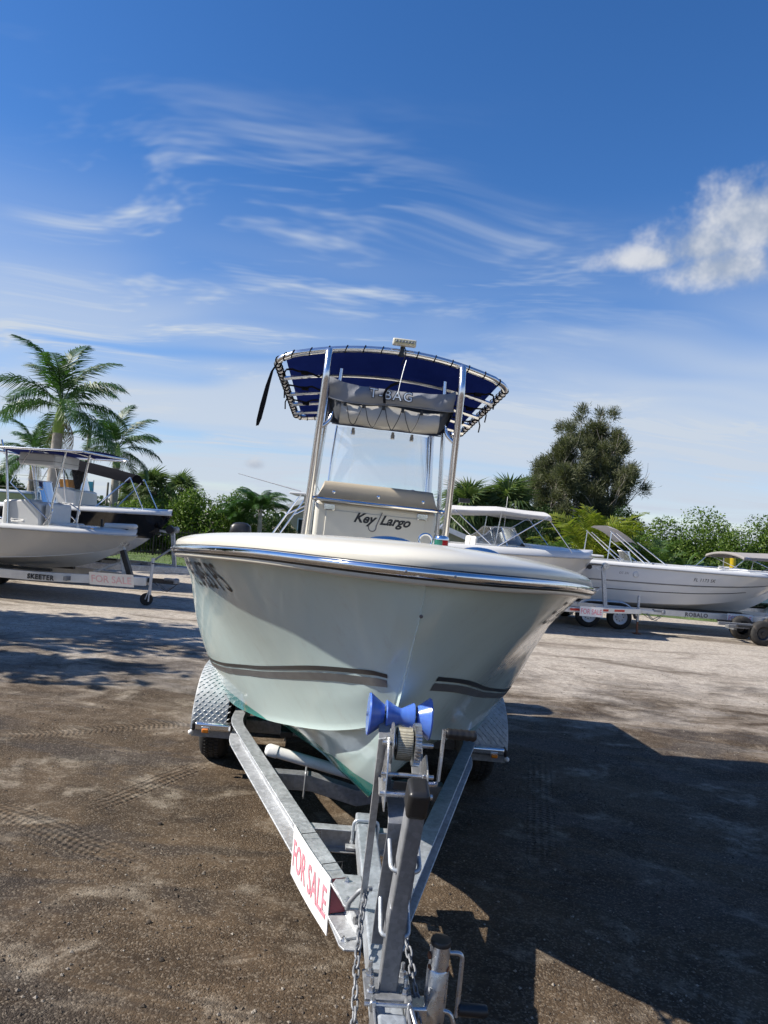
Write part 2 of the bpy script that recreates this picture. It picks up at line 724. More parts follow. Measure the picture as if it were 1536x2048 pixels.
def ground_mat():
    t = NT('dirt_and_gravel')
    o = t.coord()
    sp = t.new('ShaderNodeSeparateXYZ')
    t.l.new(o, sp.inputs[0])
    X, Y = sp.outputs[0], sp.outputs[1]
    n1 = t.noise(t.coord('Object', (1, 1.6, 1)), 0.9, 6, 0.66, 0.6)
    n2 = t.noise(t.coord('Object', (1, 1.3, 1), loc=(4, 9, 0)), 1.7, 6, 0.70, 0.4)
    n3 = t.noise(o, 11, 6, 0.74)
    n4 = t.noise(o, 90, 2, 0.7)
    n5 = t.noise(t.coord('Object', (0.55, 1.7, 1), loc=(11, 3, 0)), 0.75, 5, 0.66, 0.8)
    n6 = t.noise(t.coord('Object', (1, 1, 1), loc=(2, 7, 0)), 260, 1, 0.6)
    brown = t.mix(t.step(n1, 0.34, 0.66), (0.036, 0.0235, 0.0138), (0.094, 0.064, 0.038))
    brown = t.mix(t.step(n3, 0.35, 0.72, 0, 0.6), brown, (0.120, 0.083, 0.050))
    pale = t.math('MULTIPLY', t.step(n2, 0.51, 0.68), t.step(n3, 0.28, 0.60))
    c = t.mix(t.math('MULTIPLY', pale, 0.68), brown, (0.35, 0.30, 0.235))
    # damp, compacted, darker patches
    damp = t.step(n5, 0.49, 0.60)
    c = t.mix(t.math('MULTIPLY', damp, 0.72), c, (0.030, 0.022, 0.016))
    # loose grey gravel further up the lot
    gmask = t.math('ADD', t.math('SUBTRACT', Y, t.math('MULTIPLY', X, 0.10)), t.math('MULTIPLY', t.math('SUBTRACT', n1, 0.5), 13.0))
    gm = t.step(gmask, 6.6, 12.5)
    grav = t.mix(t.step(n3, 0.3, 0.72), (0.30, 0.265, 0.222), (0.56, 0.50, 0.425))
    stain = t.step(t.noise(t.coord('Object', (0.45, 1.5, 1), loc=(5, 1, 0)), 0.55, 5, 0.68, 0.9), 0.50, 0.66)
    grav = t.mix(t.math('MULTIPLY', stain, 0.8), grav, (0.095, 0.072, 0.052))
    c = t.mix(gm, c, grav)
    # single grains and stones: every cell its own tone
    vor = t.new('ShaderNodeTexVoronoi')
    vor.inputs['Scale'].default_value = 105
    t.l.new(o, vor.inputs['Vector'])
    cell = t.new('ShaderNodeSeparateColor')
    t.l.new(vor.outputs['Color'], cell.inputs[0])
    c = t.mix(t.step(cell.outputs[0], 0.62, 1.0, 0, 0.60), c, t.mix(0.5, c, (0.36, 0.30, 0.23)))
    c = t.mix(t.step(cell.outputs[1], 0.62, 1.0, 0, 0.60), c, t.mix(0.65, c, (0.03, 0.024, 0.018)))
    c = t.mix(t.step(n4, 0.56, 0.74, 0, 0.45), c, t.mix(0.7, c, (0.035, 0.028, 0.02)))
    # relief: grains, small crumbs, tyre tracks pressed into the dirt
    h = t.math('MULTIPLY', n3, 0.30)
    h = t.math('ADD', h, t.math('MULTIPLY', n4, 0.55))
    h = t.math('ADD', h, t.math('MULTIPLY', n6, 0.30))
    h = t.math('SUBTRACT', h, t.math('MULTIPLY', vor.outputs['Distance'], 0.35))
    comp = t.step(t.noise(t.coord('Object', (1, 1.4, 1), loc=(8, 2, 0)), 1.3, 4, 0.62), 0.40, 0.62, 0.30, 1.0)
    h = t.math('MULTIPLY', h, comp)
    tr_total = None
    # (x, y) of a point on the track, heading in degrees from +Y, width, length
    for (tx, ty, ang, w, ln) in ((-1.55, 5.15, 25, 0.21, 0.95), (-2.3, 4.55, -64, 0.24, 1.6), (-2.35, 6.3, 58, 0.22, 1.3), (-3.0, 4.75, 38, 0.24, 1.0), (1.4, 5.6, 12, 0.22, 1.6)):
        rot = R(ang)
        ca, sa = math.cos(rot), math.sin(rot)
        rx = t.math('SUBTRACT', X, tx)
        ry = t.math('SUBTRACT', Y, ty)
        along = t.math('ADD', t.math('MULTIPLY', rx, sa), t.math('MULTIPLY', ry, ca))
        across = t.math('SUBTRACT', t.math('MULTIPLY', rx, ca), t.math('MULTIPLY', ry, sa))
        band = t.math('SUBTRACT', 1.0, t.step(t.math('ABSOLUTE', across), w * 0.42, w * 0.52))
        seg = t.math('SUBTRACT', 1.0, t.step(t.math('ADD', t.math('ABSOLUTE', along), t.math('MULTIPLY', n3, 0.5)), ln * 0.6, ln))
        msk = t.math('MULTIPLY', band, seg)
        ribs = t.math('SINE', t.math('MULTIPLY', across, 2 * math.pi / 0.052))
        chev = t.math('SINE', t.math('ADD', t.math('MULTIPLY', along, 2 * math.pi / 0.045), t.math('MULTIPLY', t.math('ABSOLUTE', across), 45)))
        pat = t.math('MULTIPLY', t.math('ADD', t.math('MULTIPLY', ribs, 0.6), t.math('MULTIPLY', chev, 0.45)), msk)
        tr_total = pat if tr_total is None else t.math('ADD', tr_total, pat)
    h = t.math('ADD', h, t.math('MULTIPLY', tr_total, 0.42))
    b1 = t.bump(h, 0.85, 0.020)
    b2 = b1
    t.set(Base_Color=c, Roughness=t.step(damp, 0, 1, 0.92, 0.70), Normal=b2)
    t.p.inputs['Specular IOR Level'].default_value = 0.25
    return t.m


def axis_pts(lo, hi, step, far, g=1.16):
    a = list(np.arange(lo, hi + 1e-6, step))
    s, x = step, hi
    up = []
    while x < far:
        s *= g
        x += s
        up.append(x)
    s, x = step, lo
    dn = []
    while x > -far:
        s *= g
        x -= s
        dn.append(x)
    return np.array(dn[::-1] + a + up)


gx = axis_pts(-4.5, 5.0, 0.055, 900)
gy = axis_pts(2.2, 9.5, 0.055, 900)
GX, GY = np.meshgrid(gx, gy)


def vnoise(x, y, seed):
    r = np.random.default_rng(seed)
    tab = r.random((256, 256))
    xi, yi = np.floor(x).astype(int), np.floor(y).astype(int)
    fx, fy = x - xi, y - yi
    fx, fy = fx * fx * (3 - 2 * fx), fy * fy * (3 - 2 * fy)
    t = lambda a, b: tab[a % 256, b % 256]
    return (t(xi, yi) * (1 - fx) + t(xi + 1, yi) * fx) * (1 - fy) + (t(xi, yi + 1) * (1 - fx) + t(xi + 1, yi + 1) * fx) * fy - 0.5


near = np.exp(-((GX - 0.3) / 14)**4) * np.exp(-((GY - 7) / 13)**4)
GZ = -0.10 * np.tanh(GX / 3.0)
GZ += near * (vnoise(GX * 1.1, GY * 1.1, 1) * 0.022 + vnoise(GX * 3.1, GY * 3.1, 2) * 0.014 + vnoise(GX * 8, GY * 8, 3) * 0.009)
# a broken lump of earth pushed up by a tyre at the left
_d = ((GX + 3.35) / 0.34)**2 + ((GY - 4.75 - 0.25 * (GX + 3.35)) / 0.09)**2
GZ += 0.055 * np.exp(-_d) * (0.6 + 1.6 * (vnoise(GX * 14, GY * 14, 5) + 0.3))
nx, ny = len(gx), len(gy)
me = bpy.data.meshes.new('ground')
gv = np.stack([GX.ravel(), GY.ravel(), GZ.ravel()], 1)
ii = (np.arange(ny - 1)[:, None] * nx + np.arange(nx - 1)[None, :]).ravel()
gf = np.stack([ii, ii + 1, ii + nx + 1, ii + nx], 1)
me.vertices.add(len(gv))
me.vertices.foreach_set('co', gv.ravel())
me.loops.add(len(gf) * 4)
me.loops.foreach_set('vertex_index', gf.ravel())
me.polygons.add(len(gf))
me.polygons.foreach_set('loop_start', np.arange(len(gf)) * 4)
me.polygons.foreach_set('loop_total', np.full(len(gf), 4))
me.polygons.foreach_set('use_smooth', np.ones(len(gf), bool))
me.update()
me.validate()
me.materials.append(ground_mat())
ground = bpy.data.objects.new('ground', me)
COL.objects.link(ground)
ground['kind'] = 'structure'


def quick_mesh(name, verts, faces, m, parent=None, smooth=False):
    """verts (n,3) array, faces (k,3|4) array"""
    me = bpy.data.meshes.new(name)
    verts = np.asarray(verts, float)
    faces = np.asarray(faces, int)
    k = faces.shape[1]
    me.vertices.add(len(verts))
    me.vertices.foreach_set('co', verts.ravel())
    me.loops.add(faces.size)
    me.loops.foreach_set('vertex_index', faces.ravel())
    me.polygons.add(len(faces))
    me.polygons.foreach_set('loop_start', np.arange(len(faces)) * k)
    me.polygons.foreach_set('loop_total', np.full(len(faces), k))
    me.polygons.foreach_set('use_smooth', np.full(len(faces), smooth))
    me.update()
    me.validate()
    me.materials.append(m)
    o = bpy.data.objects.new(name, me)
    COL.objects.link(o)
    o.parent = parent
    return o


def bilerp_ground(x, y):
    i = np.clip(np.searchsorted(gx, x) - 1, 0, nx - 2)
    j = np.clip(np.searchsorted(gy, y) - 1, 0, ny - 2)
    fx = (x - gx[i]) / (gx[i + 1] - gx[i])
    fy = (y - gy[j]) / (gy[j + 1] - gy[j])
    return (GZ[j, i] * (1 - fx) + GZ[j, i + 1] * fx) * (1 - fy) + (GZ[j + 1, i] * (1 - fx) + GZ[j + 1, i + 1] * fx) * fy


def pebbles():
    n = 30000
    yy = 2.5 + 9.5 * rng.random(n)**1.5
    xx = (rng.random(n) * 2 - 1) * (0.75 * yy + 0.4)
    clump = vnoise(xx * 2.2, yy * 2.2, 9) + 0.7 * vnoise(xx * 0.8, yy * 0.8, 10)
    keep = rng.random(n) < np.clip(0.45 + clump * 1.6, 0.05, 1)
    xx, yy = xx[keep], yy[keep]
    n = len(xx)
    s = 0.0025 + 0.0085 * rng.random(n)**3.5
    base = np.array([(1, 0, 0), (0, 1, 0), (-1, 0, 0), (0, -1, 0), (0, 0, 1), (0, 0, -1)], float)
    tris = np.array([(0, 1, 4), (1, 2, 4), (2, 3, 4), (3, 0, 4), (1, 0, 5), (2, 1, 5), (3, 2, 5), (0, 3, 5)])
    jit = 0.65 + 0.7 * rng.random((n, 6, 1))
    th = rng.random(n) * 6.283
    v = base[None] * jit * s[:, None, None]
    v[:, :, 2] *= 0.7
    c, q = np.cos(th)[:, None], np.sin(th)[:, None]
    vx = v[:, :, 0] * c - v[:, :, 1] * q
    vy = v[:, :, 0] * q + v[:, :, 1] * c
    z = bilerp_ground(xx, yy) + s * 0.25
    P = np.stack([vx + xx[:, None], vy + yy[:, None], v[:, :, 2] + z[:, None]], 2)
    F = tris[None] + (np.arange(n) * 6)[:, None, None]
    t = NT('pebble')
    g = t.new('ShaderNodeNewGeometry')
    rp = t.new('ShaderNodeValToRGB')
    e = rp.color_ramp.elements
    e[0].position, e[0].color = 0.0, (0.035, 0.026, 0.019, 1)
    e[1].position, e[1].color = 1.0, (0.30, 0.265, 0.22, 1)
    x = rp.color_ramp.elements.new(0.62)
    x.color = (0.10, 0.076, 0.054, 1)
    t.l.new(g.outputs['Random Per Island'], rp.inputs[0])
    t.set(Base_Color=rp.outputs[0], Roughness=0.9)
    o = quick_mesh('gravel', P.reshape(-1, 3), F.reshape(-1, 3), t.m)
    o['kind'] = 'stuff'
    tag(o, 'loose brown and grey gravel grains lying on the lot', 'gravel')


pebbles()


def clods():
    r = np.random.default_rng(3)
    b = MB()
    for k in range(70):
        u = r.random()
        x = -3.62 + 0.62 * u + r.normal() * 0.05
        y = 4.62 + 0.22 * u + r.normal() * 0.035
        s = 0.008 + 0.030 * r.random()**2
        z = float(bilerp_ground(np.array([x]), np.array([y]))[0]) + s * 0.3
        rows = []
        for i in range(5):
            t = math.pi * i / 4
            rows.append([(x + s * (0.7 + 0.6 * r.random()) * math.sin(t) * math.cos(a), y + s * (0.7 + 0.6 * r.random()) * math.sin(t) * math.sin(a), z + s * 0.8 * math.cos(t)) for a in np.linspace(0, 6.283, 7, endpoint=False)])
        b.grid(rows, close_u=True)
    for k in range(16):
        y = 3.2 + 5 * r.random()
        x = (r.random() - 0.75) * 0.9 * y
        s = 0.010 + 0.014 * r.random()
        z = float(bilerp_ground(np.array([x]), np.array([y]))[0]) + s * 0.2
        rows = []
        for i in range(5):
            t = math.pi * i / 4
            rows.append([(x + s * (0.8 + 0.4 * r.random()) * math.sin(t) * math.cos(a), y + s * (0.8 + 0.4 * r.random()) * math.sin(t) * math.sin(a), z + s * 0.6 * math.cos(t)) for a in np.linspace(0, 6.283, 7, endpoint=False)])
        b.grid(rows, close_u=True)
    o = b.build('dirt_clods', mat('damp_dirt', (0.040, 0.030, 0.021), 0.95, 0, 0.4, 30.0, bump=0.5, bscale=60), None, smooth=40, stuff=True)
    tag(o, 'crumbled ridge of dark damp earth clods at the left', 'dirt')


clods()

# ------------------------------------------------------------------ shared materials
def hull_mat(name, side, bottom, wl_z, soft=0.004, scuff=True):
    t = NT(name)
    o = t.coord()
    sp = t.new('ShaderNodeSeparateXYZ')
    t.l.new(o, sp.inputs[0])
    n = t.noise(o, 2.3, 6, 0.6)
    c = t.mix(n, tuple(x * 0.96 for x in side), tuple(min(1, x * 1.04) for x in side))
    if scuff:
        st = t.noise(t.coord('Object', (2.0, 2.0, 0.35), rot=(0.2, 0.1, 0)), 5.5, 9, 0.75, 0.3)
        c = t.mix(t.step(st, 0.52, 0.80, 0, 0.34), c, (0.47, 0.46, 0.42))
        sc_ = t.noise(t.coord('Object', (9.0, 9.0, 0.9), rot=(0.5, 0.3, 0.2)), 11, 4, 0.8)
        c = t.mix(t.step(sc_, 0.66, 0.76, 0, 0.30), c, (0.80, 0.82, 0.80))
    bt = t.mix(t.noise(o, 6, 7, 0.65), tuple(x * 0.75 for x in bottom), tuple(x * 1.2 for x in bottom))
    c = t.mix(t.step(sp.outputs[2], wl_z - soft, wl_z + soft), bt, c)
    rs = t.step(t.noise(o, 18, 6, 0.7), 0.3, 0.75, 0.07, 0.20)
    t.set(Base_Color=c, Roughness=rs, Coat_Weight=0.35, Coat_Roughness=0.05)
    t.set(Normal=t.bump(t.noise(o, 1.7, 3, 0.5), 0.11, 0.05))
    return t.m


MAT['hull'] = hull_mat('aqua_gelcoat', (0.64, 0.79, 0.77), (0.045, 0.36, 0.32), 0.77)
MAT['cream'] = mat('cream_gelcoat', (0.66, 0.63, 0.54), 0.22, 0, 0.03, 2.0, coat=0.3, dirt=(0.55, 0.52, 0.46, 0.25), dscale=2.2)
MAT['deckcream'] = mat('cream_deck', (0.62, 0.585, 0.50), 0.30, 0, 0.04, 3.0, dirt=(0.5, 0.46, 0.38, 0.3))
MAT['white'] = mat('white_gelcoat', (0.66, 0.66, 0.645), 0.2, 0, 0.03, 2.0, coat=0.3, dirt=(0.55, 0.53, 0.50, 0.2), dscale=1.2)
MAT['cushion'] = mat('beige_vinyl', (0.42, 0.365, 0.28), 0.5, 0, 0.06, 4.0, bump=0.15, bscale=120)
MAT['chrome'] = mat('polished_steel', (0.80, 0.81, 0.83), 0.08, 1.0, 0.04, 9.0, rvar=0.04)
MAT['alu'] = mat('anodised_aluminium_tube', (0.80, 0.81, 0.83), 0.20, 0.95, 0.03, 3.0)
MAT['darkalu'] = mat('dull_aluminium', (0.45, 0.46, 0.47), 0.4, 0.8, 0.1, 9.0)
MAT['black'] = mat('black_plastic', (0.018, 0.018, 0.019), 0.38, 0, 0.2, 8.0, bump=0.05, dirt=(0.10, 0.09, 0.08, 0.35), dscale=9)
MAT['rubber'] = mat('tyre_rubber', (0.022, 0.021, 0.020), 0.8, 0, 0.3, 9.0, bump=0.2, bscale=90, dirt=(0.14, 0.11, 0.085, 0.6), dscale=8)
MAT['navy'] = fabric('navy_canvas', (0.009, 0.018, 0.105), 0.20, 0.25)
MAT['strap'] = fabric('black_webbing', (0.016, 0.016, 0.018), 0.05)
MAT['bag_up'] = fabric('grey_bag_cloth', (0.270, 0.280, 0.305), 0.10, 0.10)
MAT['bag_lo'] = fabric('pale_bag_mesh', (0.54, 0.52, 0.48), 0.12, 0.12)
MAT['bag_end'] = fabric('charcoal_bag_cloth', (0.085, 0.090, 0.100), 0.08, 0.10)
MAT['stripe_dk'] = mat('charcoal_vinyl', (0.045, 0.047, 0.050), 0.30, 0, 0.1, 5.0)
MAT['stripe_gy'] = mat('grey_vinyl', (0.17, 0.175, 0.18), 0.30, 0.2, 0.15, 6.0, dirt=(0.42, 0.44, 0.44, 0.35), dscale=6)
MAT['ink'] = mat('black_ink', (0.02, 0.02, 0.022), 0.4)
MAT['ink_gy'] = mat('grey_ink', (0.16, 0.15, 0.15), 0.5)
MAT['lite'] = mat('pale_blue_print', (0.58, 0.66, 0.76), 0.6)
MAT['glass'] = glass('clear_acrylic', (0.95, 0.97, 0.98), 0.05, 0.12)
MAT['tint'] = glass('smoked_acrylic', (0.55, 0.60, 0.63), 0.08, 0.06)
MAT['galv'] = galv('galvanised_steel')
MAT['galv_b'] = galv('galvanised_steel_blueish', (0.50, 0.54, 0.58), 0.45, 0.55)
MAT['galv_d'] = galv('weathered_galvanised_steel', (0.27, 0.28, 0.295), 0.55, 0.55)
MAT['zinc'] = mat('zinc_plated_steel', (0.60, 0.61, 0.62), 0.32, 0.9, 0.15, 18.0, rvar=0.12, dirt=(0.30, 0.24, 0.18, 0.5), dscale=14)
MAT['amber'] = mat('amber_lens', (0.75, 0.22, 0.02), 0.18, 0, 0.1, 20.0, coat=0.4)
MAT['amber_tape'] = mat('amber_reflector', (0.85, 0.42, 0.03), 0.35, 0, 0.1, 20.0)
MAT['redtape'] = mat('red_reflector', (0.62, 0.05, 0.03), 0.35, 0, 0.1, 20.0)
MAT['sign'] = mat('white_sign_plastic', (0.80, 0.79, 0.77), 0.45, 0, 0.03, 4.0, dirt=(0.58, 0.55, 0.5, 0.35), dscale=5)
MAT['sign_ink'] = mat('faded_red_print', (0.74, 0.25, 0.31), 0.5, 0, 0.12, 7.0)
MAT['sign_back'] = mat('faded_red_sign_face', (0.33, 0.07, 0.09), 0.5, 0, 0.12, 7.0)
MAT['pvc'] = mat('white_pvc', (0.76, 0.75, 0.72), 0.35, 0, 0.04, 5.0, dirt=(0.45, 0.40, 0.33, 0.5), dscale=7)
MAT['wire'] = mat('dark_wire', (0.03, 0.03, 0.03), 0.6)
MAT['red'] = mat('red_lens', (0.35, 0.01, 0.015), 0.12, 0, 0.1, 9.0, coat=0.5)
MAT['green'] = mat('green_lens', (0.008, 0.11, 0.075), 0.12, 0, 0.1, 9.0, coat=0.5)
MAT['lamp'] = mat('lamp_reflector', (0.55, 0.50, 0.30), 0.25, 0.3, 0.2, 60.0)
MAT['rust'] = mat('rusty_steel', (0.22, 0.09, 0.045), 0.85, 0.1, 0.4, 25.0, bump=0.3)


def roller_mat():
    t = NT('blue_urethane')
    o = t.coord()
    n = t.noise(t.coord('Object', (6, 1, 1)), 9, 5, 0.6)
    c = t.mix(n, (0.045, 0.12, 0.46), (0.11, 0.23, 0.66))
    t.set(Base_Color=c, Roughness=0.22, Coat_Weight=0.3)
    t.p.inputs['Subsurface Weight'].default_value = 0.35
    t.p.inputs['Subsurface Radius'].default_value = (0.01, 0.02, 0.06)
    t.p.inputs['Subsurface Scale'].default_value = 0.4
    return t.m


MAT['roller'] = roller_mat()


def webbing_mat():
    t = NT('winch_strap_webbing')
    a = t.coord('Object', (1, 1, 1))
    w1 = t.new('ShaderNodeTexWave', wave_type='BANDS', bands_direction='X')
    w1.inputs['Scale'].default_value = 75
    w1.inputs['Distortion'].default_value = 0.6
    t.l.new(a, w1.inputs[0])
    w2 = t.new('ShaderNodeTexWave', wave_type='BANDS', bands_direction='Z')
    w2.inputs['Scale'].default_value = 42
    w2.inputs['Distortion'].default_value = 0.8
    t.l.new(a, w2.inputs[0])
    h = t.math('MULTIPLY', w1.outputs['Fac'], w2.outputs['Fac'])
    c = t.mix(t.step(h, 0.02, 0.35), (0.20, 0.18, 0.13), (0.60, 0.56, 0.44))
    t.set(Base_Color=c, Roughness=0.8, Normal=t.bump(h, 0.6, 0.004))
    return t.m


MAT['webbing'] = webbing_mat()

# ------------------------------------------------------------------ the big boat: hull lines (local: bow towards -y, x to the right)
BX, BY, BYAW, BROLL = 0.123, 2.30, R(4.33), R(1.9)
KEEL = [(0.16, 1.900), (0.20, 1.85), (0.28, 1.72), (0.40, 1.575), (0.49, 1.47), (0.59, 1.35), (0.80, 1.13), (1.0, 0.945), (1.25, 0.745), (1.49, 0.605), (1.8, 0.535), (2.3, 0.495), (3.2, 0.455), (6.7, 0.44)]
CHX = [(0.16, 0.002), (0.72, 0.012), (0.85, 0.07), (1.0, 0.15), (1.35, 0.29), (1.7, 0.42), (2.2, 0.62), (2.6, 0.785), (3.0, 0.93), (3.6, 1.045), (4.5, 1.08), (6.7, 1.08)]
CHZ = [(0.16, 1.902), (0.20, 1.855), (0.28, 1.73), (0.40, 1.59), (0.49, 1.49), (0.59, 1.38), (0.72, 1.245), (0.85, 1.165), (1.0, 1.10), (1.35, 0.985), (1.7, 0.89), (2.2, 0.77), (2.6, 0.70), (3.0, 0.645), (3.6, 0.595), (6.7, 0.57)]
SHX = [(0.16, 0.010), (0.166, 0.065), (0.18, 0.115), (0.21, 0.185), (0.28, 0.295), (0.42, 0.44), (0.62, 0.60), (0.9, 0.785), (1.2, 0.95), (1.6, 1.12), (2.0, 1.235), (2.5, 1.30), (3.2, 1.315), (4.5, 1.30), (6.7, 1.24)]
SHZ = [(0.16, 1.905), (0.6, 1.887), (1.2, 1.846), (1.94, 1.79), (3.0, 1.70), (4.5, 1.60), (6.7, 1.53)]
BUL = [(0.16, 0.0), (1.6, 0.0), (2.0, 0.01), (2.5, 0.06), (3.0, 0.11), (3.6, 0.10), (6.7, 0.06)]
FLR = [(0.16, 1.15), (0.5, 1.25), (0.9, 1.22), (1.5, 1.24), (2.0, 1.18), (2.5, 1.03), (6.7, 1.0)]


def side_pt(y, s):
    xc, zc_, xs_, zs_ = cr(CHX, y), cr(CHZ, y), cr(SHX, y), cr(SHZ, y)
    b = cr(BUL, y)
    x = max(0.0, xc + (xs_ - xc) * s**cr(FLR, y) + b * math.sin(math.pi * s))
    rr = 0.060 * math.exp(-x / 0.18) * min(1.0, s * 6)      # blunt, rounded stem
    x = math.sqrt(x * x + 2 * rr * x)
    return x, zc_ + (zs_ - zc_) * s


def hull_at(y, z, side, off=0.0):
    """point of the hull side at station y and height z"""
    zc_, zs_ = cr(CHZ, y), cr(SHZ, y)
    s = min(1, max(0, (z - zc_) / max(1e-4, zs_ - zc_)))
    x, zz = side_pt(y, s)
    if off:
        x1, _ = side_pt(y + 0.02, s)
        x2, z2 = side_pt(y, min(1, s + 0.02))
        a = V(x1 - x, 0.02, cr(CHZ, y + 0.02) + (cr(SHZ, y + 0.02) - cr(CHZ, y + 0.02)) * s - zz)
        b = V(x2 - x, 0, z2 - zz)
        n = a.cross(b)
        if n.length < 1e-9:
            n = V(1, 0, 0)
        n.normalize()
        if n.x < 0:
            n = -n
        p = V(x, y, zz) + n * off
        return V(p.x * side, p.y, p.z)
    return V(x * side, y, zz)


def section(y):
    """half section keel -> chine -> sheer"""
    zk = cr(KEEL, y)
    xc, zc_ = cr(CHX, y), cr(CHZ, y)
    pts = []
    flat = min(0.055, xc * 0.25)
    NB = 12
    for i in range(NB + 1):
        u = i / NB
        x = (xc - flat) * u
        z = zk + (zc_ - 0.012 * min(1, xc * 4) - zk) * u
        z += 0.030 * min(1, xc * 2) * math.sin(math.pi * u) * -1
        # two spray strakes
        for k, us in enumerate((0.42, 0.72)):
            if u > us and xc > 0.1:
                z += 0.013 * min(1, (xc - 0.1) * 4)
        pts.append((x, z))
    pts.append((xc, zc_ - 0.006 * min(1, xc * 4)))
    for i in range(1, 25):
        pts.append(side_pt(y, (i / 24)**1.35))
    return pts


st = [0.16, 0.17, 0.185, 0.20, 0.22, 0.25, 0.28, 0.32, 0.36, 0.41, 0.46, 0.52, 0.58, 0.65, 0.72, 0.80, 0.88, 0.96, 1.05, 1.15, 1.25, 1.36, 1.48, 1.6, 1.75, 1.9, 2.05, 2.2, 2.4, 2.6, 2.8, 3.0, 3.25, 3.5, 3.8, 4.2, 4.7, 5.2, 5.5, 5.7, 5.85]
boat = thing('center_console_boat', 'large aqua center console boat with blue canvas top, bow towards the viewer', 'boat', (BX, BY, 0), (0, BROLL, BYAW))
hb = MB()
rows = []
for y in st:
    sec = section(y)
    rows.append([(-x, y, z) for x, z in sec[::-1]] + [(x, y, z) for x, z in sec[1:]])
hb.grid(rows)
n = len(rows[0])
hb.f.append(tuple((len(rows) - 1) * n + k for k in range(n)))
hb.mi.append(0)
hull = hb.build('hull', MAT['hull'], boat, smooth=34, merge=0.0004)

# --- deck moulding (cap), cockpit liner
DK = 1.36


def cap_row(y):
    """points (x, y, z) from the rail inwards, offset square to the sheer line"""
    xs_, zs_ = cr(SHX, y), cr(SHZ, y)
    e = 0.012
    ya, yb = max(0.16, y - e), y + e
    tx, ty = cr(SHX, yb) - cr(SHX, ya), yb - ya
    L_ = math.hypot(tx, ty)
    nx_, ny_ = ty / L_, -tx / L_
    if y <= 0.161:
        xs_, nx_, ny_ = 0.0, 0.0, -1.0
    prof = [(0.012, 0.004), (0.016, 0.028), (0.008, 0.044), (-0.014, 0.058), (-0.05, 0.071), (-0.10, 0.080), (-0.17, 0.086)]
    return [(max(0.0, xs_ + a * nx_), y + a * ny_, zs_ + b) for a, b in prof]


cb = MB()
rows = []
for y in st:
    if y > 5.8:
        y = 5.84
    r_ = cap_row(y)
    xs_, yy_, zs_ = r_[-1]
    xi = 0.0 if y < DK else max(0.0, cr(SHX, y) - 0.27)
    for u in (0.33, 0.66, 1.0):
        x = xs_ + (xi - xs_) * u
        crown = 0.018 * min(1, xs_ / 0.5) * (1 - (x / max(0.05, xs_))**2) if y < DK else 0.010 * math.sin(u * 1.57)
        r_.append((x, yy_, zs_ + crown))
    rows.append((y, r_))
j = [i for i, (y, _) in enumerate(rows) if y >= DK][0]
ym, rm = rows[j]
ex = rm[:7] + [(rm[6][0] * (1 - u), rm[6][1] - 0.004, rm[6][2] + 0.018 * (1 - (1 - u)**2)) for u in (0.33, 0.66, 1.0)]
rows.insert(j, (ym - 0.004, ex))
def both(r_):
    return [(-x, y, z) for x, y, z in r_] + [(x, y, z) for x, y, z in r_[::-1][1:]]


def both2(r_):
    return [(-x, y, z) for x, y, z in r_], [(x, y, z) for x, y, z in r_]


cb.grid([both(r_) for y, r_ in rows if y < DK])
for k in (0, 1):
    cb.grid([both2(r_)[k] for y, r_ in rows if y >= DK - 0.005])
cap = cb.build('deck_moulding', MAT['cream'], boat, smooth=50, merge=0.0004)
lb = MB()
FL = 1.12
back = [(y, r_) for y, r_ in rows if y >= DK]
def fl_x(y, r_):
    return max(0.05, min(r_[-1][0] - 0.09, hull_at(y, FL, 1).x - 0.06))


for sgn in (-1, 1):
    lb.grid([[(sgn * r_[-1][0], r_[-1][1], r_[-1][2]), (sgn * (r_[-1][0] + 0.01), r_[-1][1], r_[-1][2] - 0.05), (sgn * (fl_x(y, r_) + 0.03), r_[-1][1], FL + 0.08), (sgn * fl_x(y, r_), r_[-1][1], FL), (0, r_[-1][1], FL)] for y, r_ in back])
y0, r0 = back[0]
fx0 = fl_x(y0, r0)
yq = r0[-1][1]
lb.add([(-fx0, yq, FL), (fx0, yq, FL), (r0[-1][0], yq, r0[-1][2]), (0, yq, ex[-1][2] - 0.004), (-r0[-1][0], yq, r0[-1][2])], [(0, 1, 2, 3, 4)])
y1, r1 = back[-1]
lb.box((0, y1 - 0.05, (FL + r1[-1][2]) / 2), (2 * r1[-1][0], 0.08, r1[-1][2] - FL))
lb.build('cockpit_liner', MAT['deckcream'], boat, smooth=40)

# --- rub rail: vinyl base, bright half-round insert, screws
path = [(cr(SHX, y), y, cr(SHZ, y)) for y in st]
full = [(-x, y, z) for x, y, z in path[::-1]] + [(x, y, z) for x, y, z in path[1:]]


def rail_sweep(prof, name, m, parent, smooth=60):
    b = MB()
    pts = [V(*p) for p in full]
    rows = []
    for i, p in enumerate(pts):
        d = (pts[min(i + 1, len(pts) - 1)] - pts[max(i - 1, 0)])
        d = V(d.x, d.y, 0).normalized()
        nn = V(d.y, -d.x, 0)
        if nn.dot(V(p.x, p.y - 3.2, 0)) < 0:
            nn = -nn
        rows.append([p + nn * a + V(0, 0, c) for a, c in prof])
    b.grid(rows, close_u=True)
    return b.build(name, m, parent, smooth=smooth)


